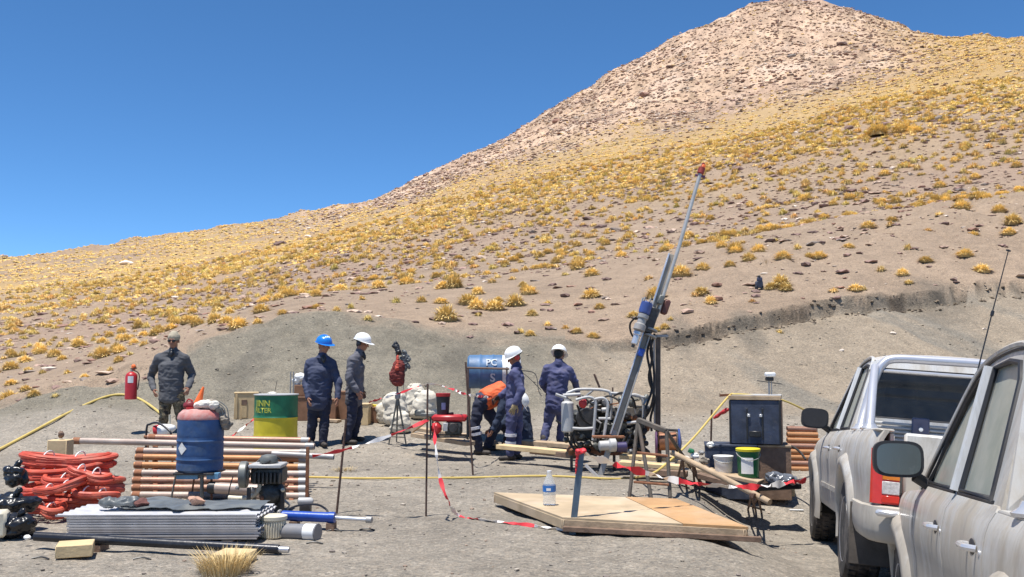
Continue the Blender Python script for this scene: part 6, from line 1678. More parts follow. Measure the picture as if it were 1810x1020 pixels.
t = thing('wire_antenna', 'two thin dark wires sticking up behind the green drum', 'antenna', P(488, 700, 16.5)); MB().tube([P(486, 740, 16.5), P(486, 692, 16.5), P(490, 672, 16.5)], .005, 5).build('wire', M_black, t)
# green and yellow drum
q = P(487, 776, 13.9); zb = zg(q.x, 13.9); H_ = zrow(697, 13.9) - zb; Rr = 37.2 / F * 13.9
t = thing('steel_drum', 'steel drum with green upper half and yellow lower half behind the pipe rack', 'drum', (q.x, 13.9, zb)); c = Vector((q.x, 13.9, zb))
zs = zrow(737, 13.9) - zb
def ribbed(z0, z1, ribs, n_=26):
    out = []
    for k in range(n_ + 1):
        z = z0 + (z1 - z0) * k / n_; out.append((Rr + sum(.010 * math.exp(-((z - r_) / .012) ** 2) for r_ in ribs), z))
    return out
MB().lathe([(Rr + .008, 0), (Rr + .010, .012), (Rr, .025)] + ribbed(.03, zs, (zrow(770, 13.9) - zb, zs)), c, n=44).build('lower_shell', M_yellow, t)
MB().lathe(ribbed(zs + .002, H_ - .02, (zs,)) + [(Rr + .010, H_ - .012), (Rr + .010, H_), (Rr - .012, H_ + .002), (Rr - .016, H_ - .02), (0, H_ - .02)], c, n=44).build('upper_shell', M_green, t)
MB().lathe([(Rr + .008, H_ - .012), (Rr + .014, H_ - .008), (Rr + .014, H_ + .004), (Rr - .010, H_ + .006)], c, n=44).build('rim', M_alu2, t)
Mlet = mat('worn_yellow_lettering', (.42, .45, .06), .6, 0, .35, 40, 0)
lettering(t, 'JINN', .125, curved(c, Rr + .006, -.42, zrow(712, 13.9) - zb), Mlet)
lettering(t, 'FILTER', .100, curved(c, Rr + .006, -.42, zrow(724, 13.9) - zb), Mlet)
mb = MB(); mb.blob((c.x - .05, c.y - .05, zb + H_ + .012), (.07, .05, .03), None, 12, 8, .3, 4, 2); t2 = mb.build('crumpled_rag', M_cloth_pale); tagd(t2, 'small pink white rag lying on the green drum top', 'rag')
# horizontal blue drum in its cradle
q = P(872, 657, 15.2); Rr = 29.5 / F * 15.2
t = thing('blue_drum', 'blue and white drum lying on its side in a raised cradle behind the bending worker', 'drum', q)
xa = P(826, 657, 15.2); xb = P(888, 657, 15.2); xc = P(921, 657, 15.2)
def hprof(L, r0, dome0, dome1, ribs):
    out = [(0, 0), (r0 * .55, 0), (r0 * .9, .01), (r0, .04)] if dome0 else [(r0, 0)]
    for k in range(1, 20):
        z = .04 + (L - .06) * k / 20; out.append((r0 + sum(.010 * math.exp(-((z - r_) / .014) ** 2) for r_ in ribs), z))
    out += [(r0, L - .03), (r0 * .9, L - .008), (r0 * .5, L), (0, L)] if dome1 else [(r0, L)]
    return out
MB().lathe(hprof((xb - xa).length, Rr, True, False, (.22, .42)), xa, (xb - xa), 36).build('drum_body', mat('mid_blue_drum_paint', (.07, .155, .29), .5, 0, .25, 7, .1, dirt=.3, dirtcol=(.20, .26, .32), dscale=6), t)
MB().lathe(hprof((xc - xb).length - .003, Rr * .99, False, True, (.12,)), xb + Vector((.003, 0, 0)), (xc - xb), 36).build('drum_end', M_white, t)
def onh(x, y): 
    an = y / Rr; return Vector((P(866, 657, 15.2).x + x, 15.2 - math.cos(an) * (Rr + .013), q.z + math.sin(an) * (Rr + .013)))
Mw2 = mat('worn_white_lettering', (.50, .54, .58), .7, 0, .35, 30, 0)
lettering(t, 'PC', .165, lambda x, y: onh(x * .9 + .03, y + .15), Mw2)
lettering(t, 'S', .19, lambda x, y: onh(x + .05, y - .10), Mw2)
t = thing('drum_cradle', 'thin brown steel frame holding the lying blue drum', 'frame', onground(q.x, 15.2))
fr = mat('brown_frame_paint', (.17, .12, .09), .6, .2, .2, 9, .1)
for (px, dy) in ((829, -.31), (896, -.31), (829, .31), (896, .31)):
    a = P(px, 649, 15.2); MB().tube([onground(a.x, 15.2 + dy), Vector((a.x, 15.2 + dy, a.z))], .014, 7).build('leg', fr, t)
for dy in (-.31, .31):
    a = P(824, 650, 15.2 + dy); b = P(900, 652, 15.2 + dy); MB().tube([a, b], .016, 8).build('rail', fr, t)
for px in (829, 896):
    a = P(px, 689, 15.2); MB().tube([a + Vector((0, -.31, 0)), a + Vector((0, .31, 0))], .014, 7).build('cross_rail', fr, t)
o = MB().tube(bez([P(914, 655, 15.0), P(945, 660, 15), P(952, 690, 14.7), P(957, 700, 14.6)], 6), .007, 6).build('cable', M_black); tagd(o, 'thin dark cable hanging between the drum and the worker seen from behind', 'cable')
o = MB().tube(bez([P(918, 655, 15), P(935, 668, 14.9), P(957, 690, 14.8)], 6), .006, 6).build('cable', M_black); tagd(o, 'straight thin cable above the first one', 'cable')
# fire extinguisher
q = P(231, 706, 15.6); q.z = max(q.z, zg(q.x, 15.6)); hh_ = zrow(657, 15.6) - q.z
t = thing('fire_extinguisher', 'red fire extinguisher with white label standing on the gravel mound', 'fire extinguisher', q)
rr_ = 10.2 / F * 15.6
MB().lathe([(rr_ * .9, 0), (rr_, .01), (rr_, hh_ * .84), (rr_ * .8, hh_ * .93), (rr_ * .3, hh_)], q, n=24).build('cylinder', M_red, t)
mb = MB(); f_ = curved(q, rr_ + .003, .25, hh_ * .72); mb.grid([[f_(x_ * .045, y_ * .055) for x_ in (-1, -.4, .3, 1)] for y_ in (-1, 1)]); mb.build('label', M_white, t)
MB().tube([q + Vector((0, 0, hh_)), q + Vector((0, 0, hh_ * 1.08))], .02, 8).build('valve', M_steel, t)
MB().beam(q + Vector((-.02, 0, hh_ * 1.1)), q + Vector((.09, 0, hh_ * 1.13)), .02, .015).build('handle', M_black, t)
MB().tube(bez([q + Vector((.02, 0, hh_ * 1.06)), q + Vector((rr_ + .03, 0, hh_ * .9)), q + Vector((rr_ + .015, 0, hh_ * .35))], 6), .009, 7).build('hose', M_black, t)
o = MB().blob(q + Vector((.01, .06, hh_ * 1.16)), (.04, .04, .05), None, 10, 8, .3, 3, 3).build('orange_rag', M_cone); tagd(o, 'small orange rag tied on the fire extinguisher valve', 'rag')
gm = G(232, 712)
# ------------------------------------------------------------------ tool boxes, pails on the right
bx = P(1340, 783, 11.45); ang = -.30; M_ = Matrix.Rotation(ang, 3, 'Z')
zb = bx.z; ztop_ = zrow(708, 11.2)
t = thing('tool_box', 'large dark blue steel box with brown side standing on two lower boxes', 'box', (bx.x, 11.45, zb))
wB, dB, hB = .60, .46, ztop_ - zb
cB = Vector((bx.x - .01, 11.5, zb + hB / 2))
MB().box(cB, (wB, dB, hB), M_, .008).build('box_body', M_navybox, t)
MB().box(cB + M_ @ Vector((wB / 2 + .006, 0, 0)), (.014, dB * .96, hB * .96), M_, .002).build('side_panel', M_woodd, t)
for sx in (-.07, .07): MB().box(cB + M_ @ Vector((sx, -dB / 2 - .012, .08)), (.035, .02, .035), M_, .004).build('latch', M_chrome, t)
MB().box(cB + M_ @ Vector((0, -dB / 2 - .010, -.14)), (.14, .016, .07), M_, .006).build('carry_handle', M_black, t)
for sx in (-.29, .29): MB().box(cB + M_ @ Vector((sx, -dB / 2 - .006, 0)), (.02, .012, hB), M_, .003).build('edge_strip', M_black, t)
for (dx_, dz_) in ((-.09, .0), (.09, .0)): MB().box(cB + M_ @ Vector((dx_, -dB / 2 - .005, dz_ - .02)), (.02, .010, hB * .7), M_, .002).build('stiffener', M_black, t)
t = thing('wooden_board', 'weathered wooden board lying on top of the dark blue box', 'board', cB + Vector((0, 0, hB / 2)))
MB().box(cB + Vector((0.0, 0, hB / 2 + .028)), (wB * 1.02, dB * 1.05, .05), M_, .005).build('board', M_woodo, t)
MB().box(cB + Vector((0.02, 0, hB / 2 + .058)), (wB * .96, dB * .98, .008), M_, .002).build('board_edge', M_alu2, t)
o = MB().beam(P(1272, 699, 11.5), P(1292, 698, 11.5), .03, .03).build('short_stick', M_rust); tagd(o, 'rusty stick end poking out left of the wooden lid', 'stick')
# lower boxes
gz_ = zg(P(1300, 850, 11.4).x, 11.4)
for (px0, px1, m_, lab, dd) in ((1250, 1338, M_navybox, 'lower dark blue box behind the white pail', 11.45), (1342, 1398, M_woodd, 'lower brown box under the large dark blue box', 11.4)):
    a = P(px0, 800, dd); b = P(px1, 800, dd); h2 = zb - gz_ - .01
    t = thing('storage_box', lab, 'box', ((a.x + b.x) / 2, dd, gz_), 0); MB().box(((a.x + b.x) / 2, dd + .1, gz_ + h2 / 2), (b.x - a.x, .46, h2), Matrix.Rotation(ang * .6, 3, 'Z'), .008).build('box_body', m_, t)
    MB().box(((a.x + b.x) / 2, dd + .1, gz_ + h2 - .014), ((b.x - a.x) * 1.02, .48, .026), Matrix.Rotation(ang * .6, 3, 'Z'), .004).build('lid', m_ if m_ is M_navybox else M_woodo, t)
def pail(pxc, ptop, pbot, wpx, d, mb_, ml, lab, label=None):
    q = P(pxc, pbot, d); q.z = max(q.z, zg(q.x, d)); h_ = zrow(ptop, d) - q.z; r_ = wpx / 2 / F * d
    t = thing('pail', lab, 'pail', q)
    MB().lathe([(r_ * .86, 0), (r_ * .88, .01), (r_ * .97, h_ * .84), (r_ * 1.02, h_ * .85), (r_ * 1.02, h_ * .90)], q, n=26).build('pail_body', mb_, t)
    MB().lathe([(r_ * 1.05, h_ * .90), (r_ * 1.07, h_ * .98), (r_ * 1.0, h_), (0, h_)], q, n=26).build('lid', ml, t)
    MB().tube([q + Vector((math.cos(a_) * r_ * 1.03, -abs(math.sin(a_)) * r_ * 1.03, h_ * (.84 - .22 * math.sin(a_)))) for a_ in [math.pi * i / 14 for i in range(15)]], .004, 6).build('handle', M_steel, t)
    if label:
        mb = MB(); f_ = curved(q, r_ * .95 + .004, -.35, h_ * .42); mb.grid([[f_(x_ * .07, y_ * .09) for x_ in (-1, -.5, 0, .5, 1)] for y_ in (-1, 1)]); mb.build('label', M_white, t)
pail(1279, 805, 835, 33, 10.9, M_pailw, M_pailw, 'white plastic pail on the plank left of the green pail')
pail(1323, 792, 843, 40, 10.75, M_pailg, M_lidy, 'green plastic pail with yellow lid and white label', True)
q = P(1378, 848, 10.6); Sg = Soup(); Sg.e(q, (.15, .12, .055)); Sg.e(q + Vector((-.07, 0, .02)), (.09, .09, .06)); Sg.e(q + Vector((.10, 0, .0)), (.08, .08, .05))
t = thing('plastic_bundle', 'crumpled shiny dark plastic bundle right of the green pail', 'plastic sheet', q); Sg.mesh('plastic', .010, 1, .018, 16, mat('shiny_grey_plastic', (.12, .13, .15), .18, 0, .3, 9, .5, 14), t, 3)
o = MB().beam(P(1325, 862, 10.5), P(1408, 858, 10.7), .2, .06, bev=.01).build('black_beam', M_black); tagd(o, 'black beam lying under the plastic bundle', 'beam')
q = G(1399, 878); o = MB().box(q + Vector((0, .05, .045)), (.09, .10, .12), None, .004).build('wooden_block', M_creambox); tagd(o, 'small upright wood block beside the pickup front wheel', 'wood block')
# orange pipes stack behind
for k in range(9):
    row = 758 + 10.2 * k; x0 = 1391 + (0 if k < 5 else 3); x1 = 1428 + 3 * min(k, 4)
    o = MB().pipe(P(x0, row, 12.6 - .04 * k), P(x1 + 14, row + 1, 12.6 - .04 * k), .038, .15, 14).build('casing_pipe', M_pipe_o if k % 3 else M_pipe_a)
    tagd(o, ('topmost', 'second', 'third', 'fourth', 'middle', 'sixth', 'seventh', 'eighth', 'lowest')[k] + ' orange brown casing pipe of the stack right of the tool boxes', 'pipe', 'casing pipes stacked by the tool boxes')
t = thing('pipe_crib', 'timber crib carrying the orange casing pipes', 'crib', onground(P(1420, 800, 12.4).x, 12.6)); a = P(1432, 756, 12.72); 
for px in (1400, 1440): a = P(px, 752, 12.75); MB().beam(onground(a.x, 12.7), a, .06, .05, (0, 1, 0), .004).build('crib_post', M_woodd, t)
o = MB().tube(bez([P(1370, 790, 11.5), P(1395, 788, 11.4), P(1412, 797, 11.3), P(1424, 812, 11.2)], 6), .014, 8).build('black_hose', M_blackrub); tagd(o, 'curved black hose between brown box and pickup', 'hose')
# instrument on the lid
q = cB + Vector((0, 0, hB / 2 + .06)); a = P(1359, 668, 11.5)
t = thing('floodlight', 'small white topped instrument on a thin post above the tool box', 'instrument', Vector((a.x, 11.5, q.z)))
MB().tube([Vector((a.x, 11.5, q.z)), a], .010, 7).build('post', M_steel, t); MB().tube([Vector((a.x + .03, 11.5, q.z)), a + Vector((.03, 0, 0))], .006, 6).build('post', M_steel, t)
MB().box(P(1361, 662, 11.5), (.12, .10, .055), None, .014).build('housing', M_white, t); MB().box(P(1360, 670, 11.5), (.09, .08, .05), None, .01).build('lamp_base', M_black, t)
MB().tube([P(1338, 673, 11.5), P(1383, 679, 11.5)], .005, 6).build('cross_bar', M_black, t)
stake(1258, 724, 1256, 812, 11.6, .012, M_rustbar, 'upright rusty rod left of the dark blue box', False)
Sg = Soup(); Sg.limb(P(1263, 738, 11.5), P(1285, 724, 11.4), .016, .024); t = thing('red_rag', 'red rag tied between the rusty rod and the dark blue box', 'rag', P(1272, 735, 11.5)); Sg.mesh('rag', .008, 1, .006, 30, M_red, t)
for k, (px, py, r_, m_, lab) in enumerate(((1212, 812, .06, M_cloth_pale, 'pale rag heap right of the winch'), (1228, 806, .05, M_white, 'small white rag near the lower dark blue box'), (1240, 800, .04, M_steel, 'small steel part beside the lower dark blue box'), (1222, 797, .04, M_green, 'small green part behind the pale rag heap'), (1245, 815, .06, M_cloth_grey, 'grey rag in front of the lower dark blue box'), (1256, 786, .05, M_pailw, 'small white pot on the corner of the lower dark blue box'))):
    o = MB().blob(P(px, py, 11.3), (r_, r_ * .8, r_ * .7), None, 12, 8, .5, 3, k).build('rag_heap' if k not in (2, 3, 5) else 'small_part', m_); tagd(o, lab, 'rag' if k not in (2, 3, 5) else 'part')
# blue pack on the slope
q = G(1342, 513, lo=15); s_ = q.y / F
t = thing('equipment_pack', 'small dark blue equipment pack standing alone on the slope', 'pack', q)
for (dx, dz, w_, h_, m_) in ((0, 10, 13, 12, M_navybox), (1, 19, 9, 8, M_navy2), (-5, 4, 5, 9, M_black), (5, 4, 5, 9, M_black), (0, 24, 5, 5, M_black)):
    MB().box(q + Vector((dx * s_, 0, dz * s_)), (w_ * s_, 7 * s_, h_ * s_), None, .02).build('case' if m_ is not M_black else 'strap', m_, t)
# ================================================================== pickups
def paint_mat(name, col, dirt):
    m, nt, b = newmat(name); N = nt.nodes; L = nt.links
    tc = N.new('ShaderNodeTexCoord')
    def noise(sc_, det, rg_, vec=None):
        n = N.new('ShaderNodeTexNoise'); n.inputs['Scale'].default_value = sc_; n.inputs['Detail'].default_value = det; n.inputs['Roughness'].default_value = rg_
        L.new(vec or tc.outputs['Object'], n.inputs['Vector']); return n
    mp = N.new('ShaderNodeMapping'); mp.inputs['Scale'].default_value = (1.0, 1.0, .35); L.new(tc.outputs['Object'], mp.inputs['Vector'])
    n1 = noise(4.5, 9, .66, mp.outputs[0]); n2 = noise(60, 3, .5)
    sep = N.new('ShaderNodeSeparateXYZ'); L.new(tc.outputs['Object'], sep.inputs[0])
    low = N.new('ShaderNodeMapRange'); low.inputs['From Min'].default_value = 1.35; low.inputs['From Max'].default_value = .35; low.inputs['To Min'].default_value = -.10; low.inputs['To Max'].default_value = .22
    L.new(sep.outputs['Z'], low.inputs['Value'])
    ad = N.new('ShaderNodeMath'); L.new(n1.outputs['Fac'], ad.inputs[0]); L.new(low.outputs[0], ad.inputs[1])
    r = N.new('ShaderNodeMapRange'); r.inputs['From Min'].default_value = .36; r.inputs['From Max'].default_value = .60; r.inputs['To Max'].default_value = dirt
    L.new(ad.outputs[0], r.inputs['Value'])
    mx = N.new('ShaderNodeMixRGB'); mx.inputs[1].default_value = (*col, 1); mx.inputs[2].default_value = (.40, .355, .29, 1)
    L.new(r.outputs[0], mx.inputs[0]); L.new(mx.outputs[0], b.inputs['Base Color'])
    rr = N.new('ShaderNodeMapRange'); rr.inputs['To Min'].default_value = .30; rr.inputs['To Max'].default_value = .85; L.new(r.outputs[0], rr.inputs['Value']); L.new(rr.outputs[0], b.inputs['Roughness'])
    rm = N.new('ShaderNodeMapRange'); rm.inputs['To Min'].default_value = .10; rm.inputs['To Max'].default_value = 0; L.new(r.outputs[0], rm.inputs['Value']); L.new(rm.outputs[0], b.inputs['Metallic'])
    bp = N.new('ShaderNodeBump'); bp.inputs['Strength'].default_value = .05; L.new(n2.outputs['Fac'], bp.inputs['Height']); L.new(bp.outputs[0], b.inputs['Normal'])
    mp2 = N.new('ShaderNodeMapping'); mp2.inputs['Scale'].default_value = (2.2, 2.2, .45); L.new(tc.outputs['Object'], mp2.inputs['Vector']); n4 = noise(2.6, 10, .72, mp2.outputs[0]); n4.inputs['Distortion'].default_value = .6
    r4 = N.new('ShaderNodeMapRange'); r4.inputs['From Min'].default_value = .50; r4.inputs['From Max'].default_value = .68; r4.inputs['To Max'].default_value = .55 * dirt; L.new(n4.outputs['Fac'], r4.inputs['Value'])
    mx2 = N.new('ShaderNodeMixRGB'); mx2.inputs[2].default_value = (.20, .175, .145, 1); L.new(r4.outputs[0], mx2.inputs[0]); L.new(mx.outputs[0], mx2.inputs[1]); L.new(mx2.outputs[0], b.inputs['Base Color'])
    b.inputs['Coat Weight'].default_value = .25; b.inputs['Coat Roughness'].default_value = .2
    return m
def glass_mat(name, col, alpha, rough, dust):
    m, nt, b = newmat(name); N = nt.nodes; L = nt.links
    tc = N.new('ShaderNodeTexCoord'); n = N.new('ShaderNodeTexNoise'); n.inputs['Scale'].default_value = 3.5; n.inputs['Detail'].default_value = 9; n.inputs['Roughness'].default_value = .7
    L.new(tc.outputs['Object'], n.inputs['Vector'])
    r = N.new('ShaderNodeMapRange'); r.inputs['From Min'].default_value = .35; r.inputs['From Max'].default_value = .7; r.inputs['To Max'].default_value = dust; L.new(n.outputs['Fac'], r.inputs['Value'])
    mx = N.new('ShaderNodeMixRGB'); mx.inputs[1].default_value = (*col, 1); mx.inputs[2].default_value = (.42, .41, .35, 1); L.new(r.outputs[0], mx.inputs[0]); L.new(mx.outputs[0], b.inputs['Base Color'])
    a = N.new('ShaderNodeMapRange'); a.inputs['To Min'].default_value = alpha; a.inputs['To Max'].default_value = 1; L.new(r.outputs[0], a.inputs['Value']); L.new(a.outputs[0], b.inputs['Alpha'])
    b.inputs['Roughness'].default_value = rough
    return m
M_paint = paint_mat('silver_truck_paint', (.68, .675, .65), .88)
M_paint2 = paint_mat('grey_silver_truck_paint', (.56, .555, .53), 1.0)
M_gside = glass_mat('dusty_side_glass', (.30, .33, .28), .86, .32, 1.0)
M_grear = glass_mat('dark_rear_glass', (.012, .016, .022), .62, .05, .06)
M_trim = mat('black_trim', (.022, .022, .025), .55, 0, .1, 9, .05, dirt=.15, dirtcol=(.2, .18, .15))
M_well = mat('dark_wheel_well', (.02, .018, .016), .9, 0, .2, 9, .2)
M_tyre = mat('dusty_tyre', (.035, .032, .030), .85, 0, .3, 9, .3, 50, dirt=.55, dirtcol=(.22, .185, .155), dscale=6)
M_tread = mat('brown_mud', (.20, .15, .125), .9, 0, .2, 9, .5, 30)
M_rim = mat('silver_rim', (.45, .45, .46), .4, .6, .1, 9, .05, dirt=.35, dirtcol=(.28, .25, .21))
M_inter = mat('dark_interior', (.030, .029, .028), .8, 0, .2, 9, .1)
M_lred = mat('red_tail_lens', (.62, .035, .02), .18, 0, .08, 20, .05)
M_lora = mat('orange_lens', (.70, .20, .02), .2, 0, .08, 20, .05)
M_lwhi = mat('reversing_lens', (.55, .52, .5), .2, 0, .15, 60, .3, 90)
M_mirror = mat('mirror_glass', (.13, .15, .145), .2, .4, .03, 4, 0, dirt=.3, dirtcol=(.30, .31, .30))
M_rollbar = mat('brushed_roll_bar', (.60, .60, .63), .30, .45, .06, 5, .02, 30, dirt=.12, dirtcol=(.42, .38, .32))
M_mud = mat('mud_flap', (.085, .072, .06), .85, 0, .3, 7, .2, dirt=.4, dirtcol=(.17, .14, .12))
ARC = (0.0, 3.085)
def zlo(x):
    z = .42 if x < 3.3 else .36
    if x < -.5: z = .50
    for c in ARC:
        d = abs(x - c)
        if d < .455: z = max(z, .385 + math.sqrt(max(.455 ** 2 - d * d, 0)))
    return z
def zbelt(x):
    if x < .37: return 1.105
    if x < 2.3: return 1.125
    return 1.10 - .13 * ((x - 2.3) / 1.65) ** 1.3
_pz = [.34, .42, .50, .60, .72, .80, .88, .96, 1.02, 1.06, 1.10, 1.14]; _py = [.79, .825, .848, .858, .862, .872, .880, .872, .862, .850, .826, .795]
def ys(x, z):
    y = float(np.interp(z + (0 if x < 2.3 else .06 * (x - 2.3)), _pz, _py))
    if x > 3.2: y -= .14 * ((x - 3.2) / .75) ** 2.2
    if x < -.95: y -= .055 * ((-.95 - x) / .22) ** 2
    return y
def sc_(v): return math.copysign(abs(v) ** .55, v)
def cabY(z): return .800 - (z - 1.12) * .30
def truck(label, origin, yaw, pitch, roll, paint, mglass, rollbar=True):
    M = Matrix.Translation(Vector(origin)) @ Matrix.Rotation(R_(90 + yaw), 4, 'Z') @ Matrix.Rotation(R_(pitch), 4, 'Y') @ Matrix.Rotation(R_(roll), 4, 'X')
    root = thing('pickup_truck', label, 'pickup truck', origin)
    root.matrix_world = M; root.location = M.to_translation(); root.rotation_euler = M.to_euler(); WM[root.name] = M
    def bld(mb, name, m, parent=None, **k):
        mb.v = [M @ Vector(v) for v in mb.v]; return mb.build(name, m, parent or root, **k)
    def patch(x0, x1, s, name, m=paint, nz=11, parent=None, label=None):
        xs = list(np.linspace(x0, x1, max(4, int((x1 - x0) / .035)))); rows = []
        for x in xs:
            zl, zh = zlo(x), zbelt(x); r = [Vector((x, s * (ys(x, zl) - .05), zl + .005))]
            for k in range(nz + 1): z = zl + (zh - zl) * k / nz; r.append(Vector((x, s * ys(x, z), z)))
            r.append(Vector((x, s * (ys(x, zh) - .06), zh + .002))); rows.append(r)
        mb = MB().grid(rows)
        # turned-in edges of the panel
        for r in (rows[0], rows[-1]):
            e = [p - Vector((0, s * .03, 0)) for p in r]; mb.grid([r, e])
        o = bld(mb, name, m, parent, ang=50)
        if label: o['label'] = label
        return o
    for s in (1, -1):
        patch(-1.175, .352, s, 'bed_side'); d1 = patch(.368, 1.292, s, 'rear_door'); d2 = patch(1.308, 2.292, s, 'front_door'); patch(2.308, 3.93, s, 'front_fender')
        for dr, hx in ((d1, .55), (d2, 1.47)):
            yy = ys(hx, .965)
            bld(MB().tube(bez([(hx - .085, s * (yy + .002), .965), (hx - .06, s * (yy + .036), .968), (hx + .06, s * (yy + .036), .968), (hx + .085, s * (yy + .002), .965)], 5), .013, 8), 'handle', M_chrome, dr)
            bld(MB().blob((hx, s * (yy + .001), .965), (.06, .006, .032), None, 14, 6), 'handle_recess', M_trim, dr)
            bld(MB().lathe([(0, 0), (.012, 0), (.012, .006), (0, .006)], (hx - .135, s * (yy - .001), .955), (0, s, 0), 10), 'lock', M_chrome, dr)
            xa, xb = (.50, 1.27) if hx < 1 else (1.34, 2.22)
            bld(MB().tube([(xa + .02, s * (ys(xa, 1.12) - .012), 1.132), (xb, s * (ys(xb, 1.12) - .012), 1.132)], .009, 6), 'belt_trim', M_trim, dr)
            bld(MB().slab([(xa, s * (ys(1, .62) + .001), .60), (xb, s * (ys(1, .62) + .001), .60), (xb, s * (ys(1, .66) + .001), .64), (xa, s * (ys(1, .66) + .001), .64)], (0, s * .010, 0)), 'side_moulding', paint, dr)
        for c in ARC:
            rows = []
            for k in range(25):
                a = R_(-14 + 208 * k / 24); r = []
                for rad, dy in ((.440, -.03), (.446, .030), (.470, .046), (.520, .036), (.556, .000)):
                    x = c + rad * math.cos(a); z = .385 + rad * math.sin(a); r.append(Vector((x, s * (ys(x, min(max(z, .45), 1.0)) + dy), z)))
                rows.append(r)
            bld(MB().grid(rows), 'wheel_flare', paint, ang=60, thick=.004)
            rows = []
            for k in range(17):
                a = R_(-10 + 200 * k / 16); rows.append([Vector((c + .445 * math.cos(a), s * y_, .385 + .445 * math.sin(a))) for y_ in (.45, .86)])
            bld(MB().grid(rows), 'wheel_well', M_well)
            # wheel
            w = bld(MB().lathe([(.235, -.115), (.30, -.125), (.345, -.120), (.368, -.095), (.372, -.03), (.372, .03), (.368, .095), (.345, .120), (.30, .125), (.235, .115)], (c, s * .755, .372), (0, s, 0), 40), 'wheel', M_tyre)
            mb = MB()
            for k in range(40):
                a = 2 * math.pi * k / 40
                for o2 in (-.07, .0, .07):
                    cc = Vector((c + .374 * math.cos(a + o2), s * .755 + o2, .372 + .374 * math.sin(a + o2))); mb.box(cc, (.012, .05, .035), Matrix.Rotation(-a, 3, 'Y'), 0)
            bld(mb, 'tread_blocks', M_tyre, w, smooth=False)['kind'] = 'stuff'
            rim = bld(MB().lathe([(.245, .10), (.240, .118), (.222, .110), (.205, .075), (.15, .068), (.085, .085), (.075, .10), (.0, .102)], (c, s * .755, .372), (0, s, 0), 36), 'rim', M_rim, w)
            for k in range(6):
                a = 2 * math.pi * k / 6; cc = (c + .172 * math.cos(a), s * (.755 + .071), .372 + .172 * math.sin(a))
                mb = MB().lathe([(0, 0), (.030, 0), (.030, .005), (0, .005)], cc, (0, s, 0), 12); bld(mb, 'rim_hole', M_trim, w)
            bld(MB().lathe([(0, -.1), (.24, -.1), (.24, .06), (0, .06)], (c, s * .755, .372), (0, s, 0), 24), 'brake', M_well, w)
        bld(MB().box((-.60, s * .76, .40), (.012, .27, .42), None, .004), 'mud_flap', M_mud)
        # cab side frame with two window openings
        outer = [(2.40, 1.10), (2.05, 1.40), (1.76, 1.62), (1.56, 1.715), (1.25, 1.755), (.85, 1.755), (.60, 1.715), (.52, 1.62), (.37, 1.10)]
        wf = [(2.20, 1.145), (1.98, 1.37), (1.74, 1.565), (1.58, 1.650), (1.345, 1.690), (1.33, 1.145)]
        wr_ = [(1.235, 1.145), (1.25, 1.695), (.95, 1.700), (.74, 1.675), (.655, 1.60), (.555, 1.145)]
        bm = bmesh.new()
        for lp in (outer, wf, wr_):
            vs = [bm.verts.new((x, 0, z)) for x, z in lp]
            for i in range(len(vs)): bm.edges.new((vs[i], vs[(i + 1) % len(vs)]))
        bmesh.ops.triangle_fill(bm, edges=bm.edges[:], use_beauty=True)
        bm.verts.ensure_lookup_table(); V = [Vector((v.co.x, s * cabY(v.co.z), v.co.z)) for v in bm.verts]; F3 = [tuple(v.index for v in f.verts) for f in bm.faces]; bm.free()
        mb = MB(); mb.add(V, F3); bld(mb, 'cab_side_frame', paint, smooth=False, thick=.035 * 1)
        for lp, nm in ((wf, 'front_side_window'), (wr_, 'rear_side_window')):
            mb = MB(); mb.add([Vector((x, s * (cabY(z) - .016), z)) for x, z in lp], [tuple(range(len(lp)))]); wo_ = bld(mb, nm, M_gside, smooth=False, thick=.004)
            mb = MB().tube([Vector((x, s * (cabY(z) + .002), z)) for x, z in lp], .013, 6, closed=True); bld(mb, 'window_seal', M_trim, wo_)
        mb = MB().tube([(1.285, s * (cabY(1.145) + .012), 1.14), (1.297, s * (cabY(1.69) + .012), 1.70)], .030, 8); bld(mb, 'centre_pillar', M_trim if False else paint)
        # roof drip rail
        rail = [Vector((x, s * (cabY(z) + .005), z + .006)) for x, z in outer[:-1]]
        bld(MB().tube(bez(rail, 3), .014, 6), 'drip_rail', paint); bld(MB().tube([p_ - Vector((0, 0, .020)) + Vector((0, s * .004, 0)) for p_ in bez(rail, 3)], .006, 5), 'rail_seal', M_trim)
        # mirror
        zm = 1.245 if rollbar and mglass is M_trim else 1.265
        mm = bld(MB().slab([(2.135, s * .955 + .128 * sc_(math.cos(a)), zm + .098 * sc_(math.sin(a))) for a in [2 * math.pi * i / 28 for i in range(28)]], (.10, 0, 0)), 'side_mirror', M_trim)
        bld(MB().slab([(2.127, s * .955 + .112 * sc_(math.cos(a)), zm + .083 * sc_(math.sin(a))) for a in [2 * math.pi * i / 28 for i in range(28)]], (.006, 0, 0)), 'mirror_glass', mglass, mm)
        bld(MB().tube(bez([(2.20, s * .80, 1.13), (2.20, s * .83, 1.150), (2.19, s * .87, 1.175)], 4), .030, 8), 'mirror_arm', M_trim, mm)
        # tail light
        z_ = .643
        tl = bld(MB().slab([(-1.19, s * .655, .645), (-1.19, s * .655, 1.06), (-1.175, s * .80, 1.055), (-1.10, s * .842, 1.04), (-1.10, s * .845, .66), (-1.165, s * .82, .64)], (.05, 0, 0)) if False else
                 MB().slab([(-1.208, s * .672, z_), (-1.206, s * .765, z_), (-1.198, s * .800, z_), (-1.182, s * .826, z_), (-1.15, s * .838, z_), (-1.12, s * .80, z_), (-1.12, s * .672, z_)], (0, 0, .345)), 'tail_light', M_lred)
        for z0, z1, m_, nm in ((.795, .905, M_lora, 'indicator_lens'), (.705, .785, M_lwhi, 'reversing_lens'), (.652, .695, M_lred, 'fog_lens')):
            bld(MB().box((-1.209, s * .722, (z0 + z1) / 2), (.010, .105, z1 - z0), None, .003), nm, m_, tl)
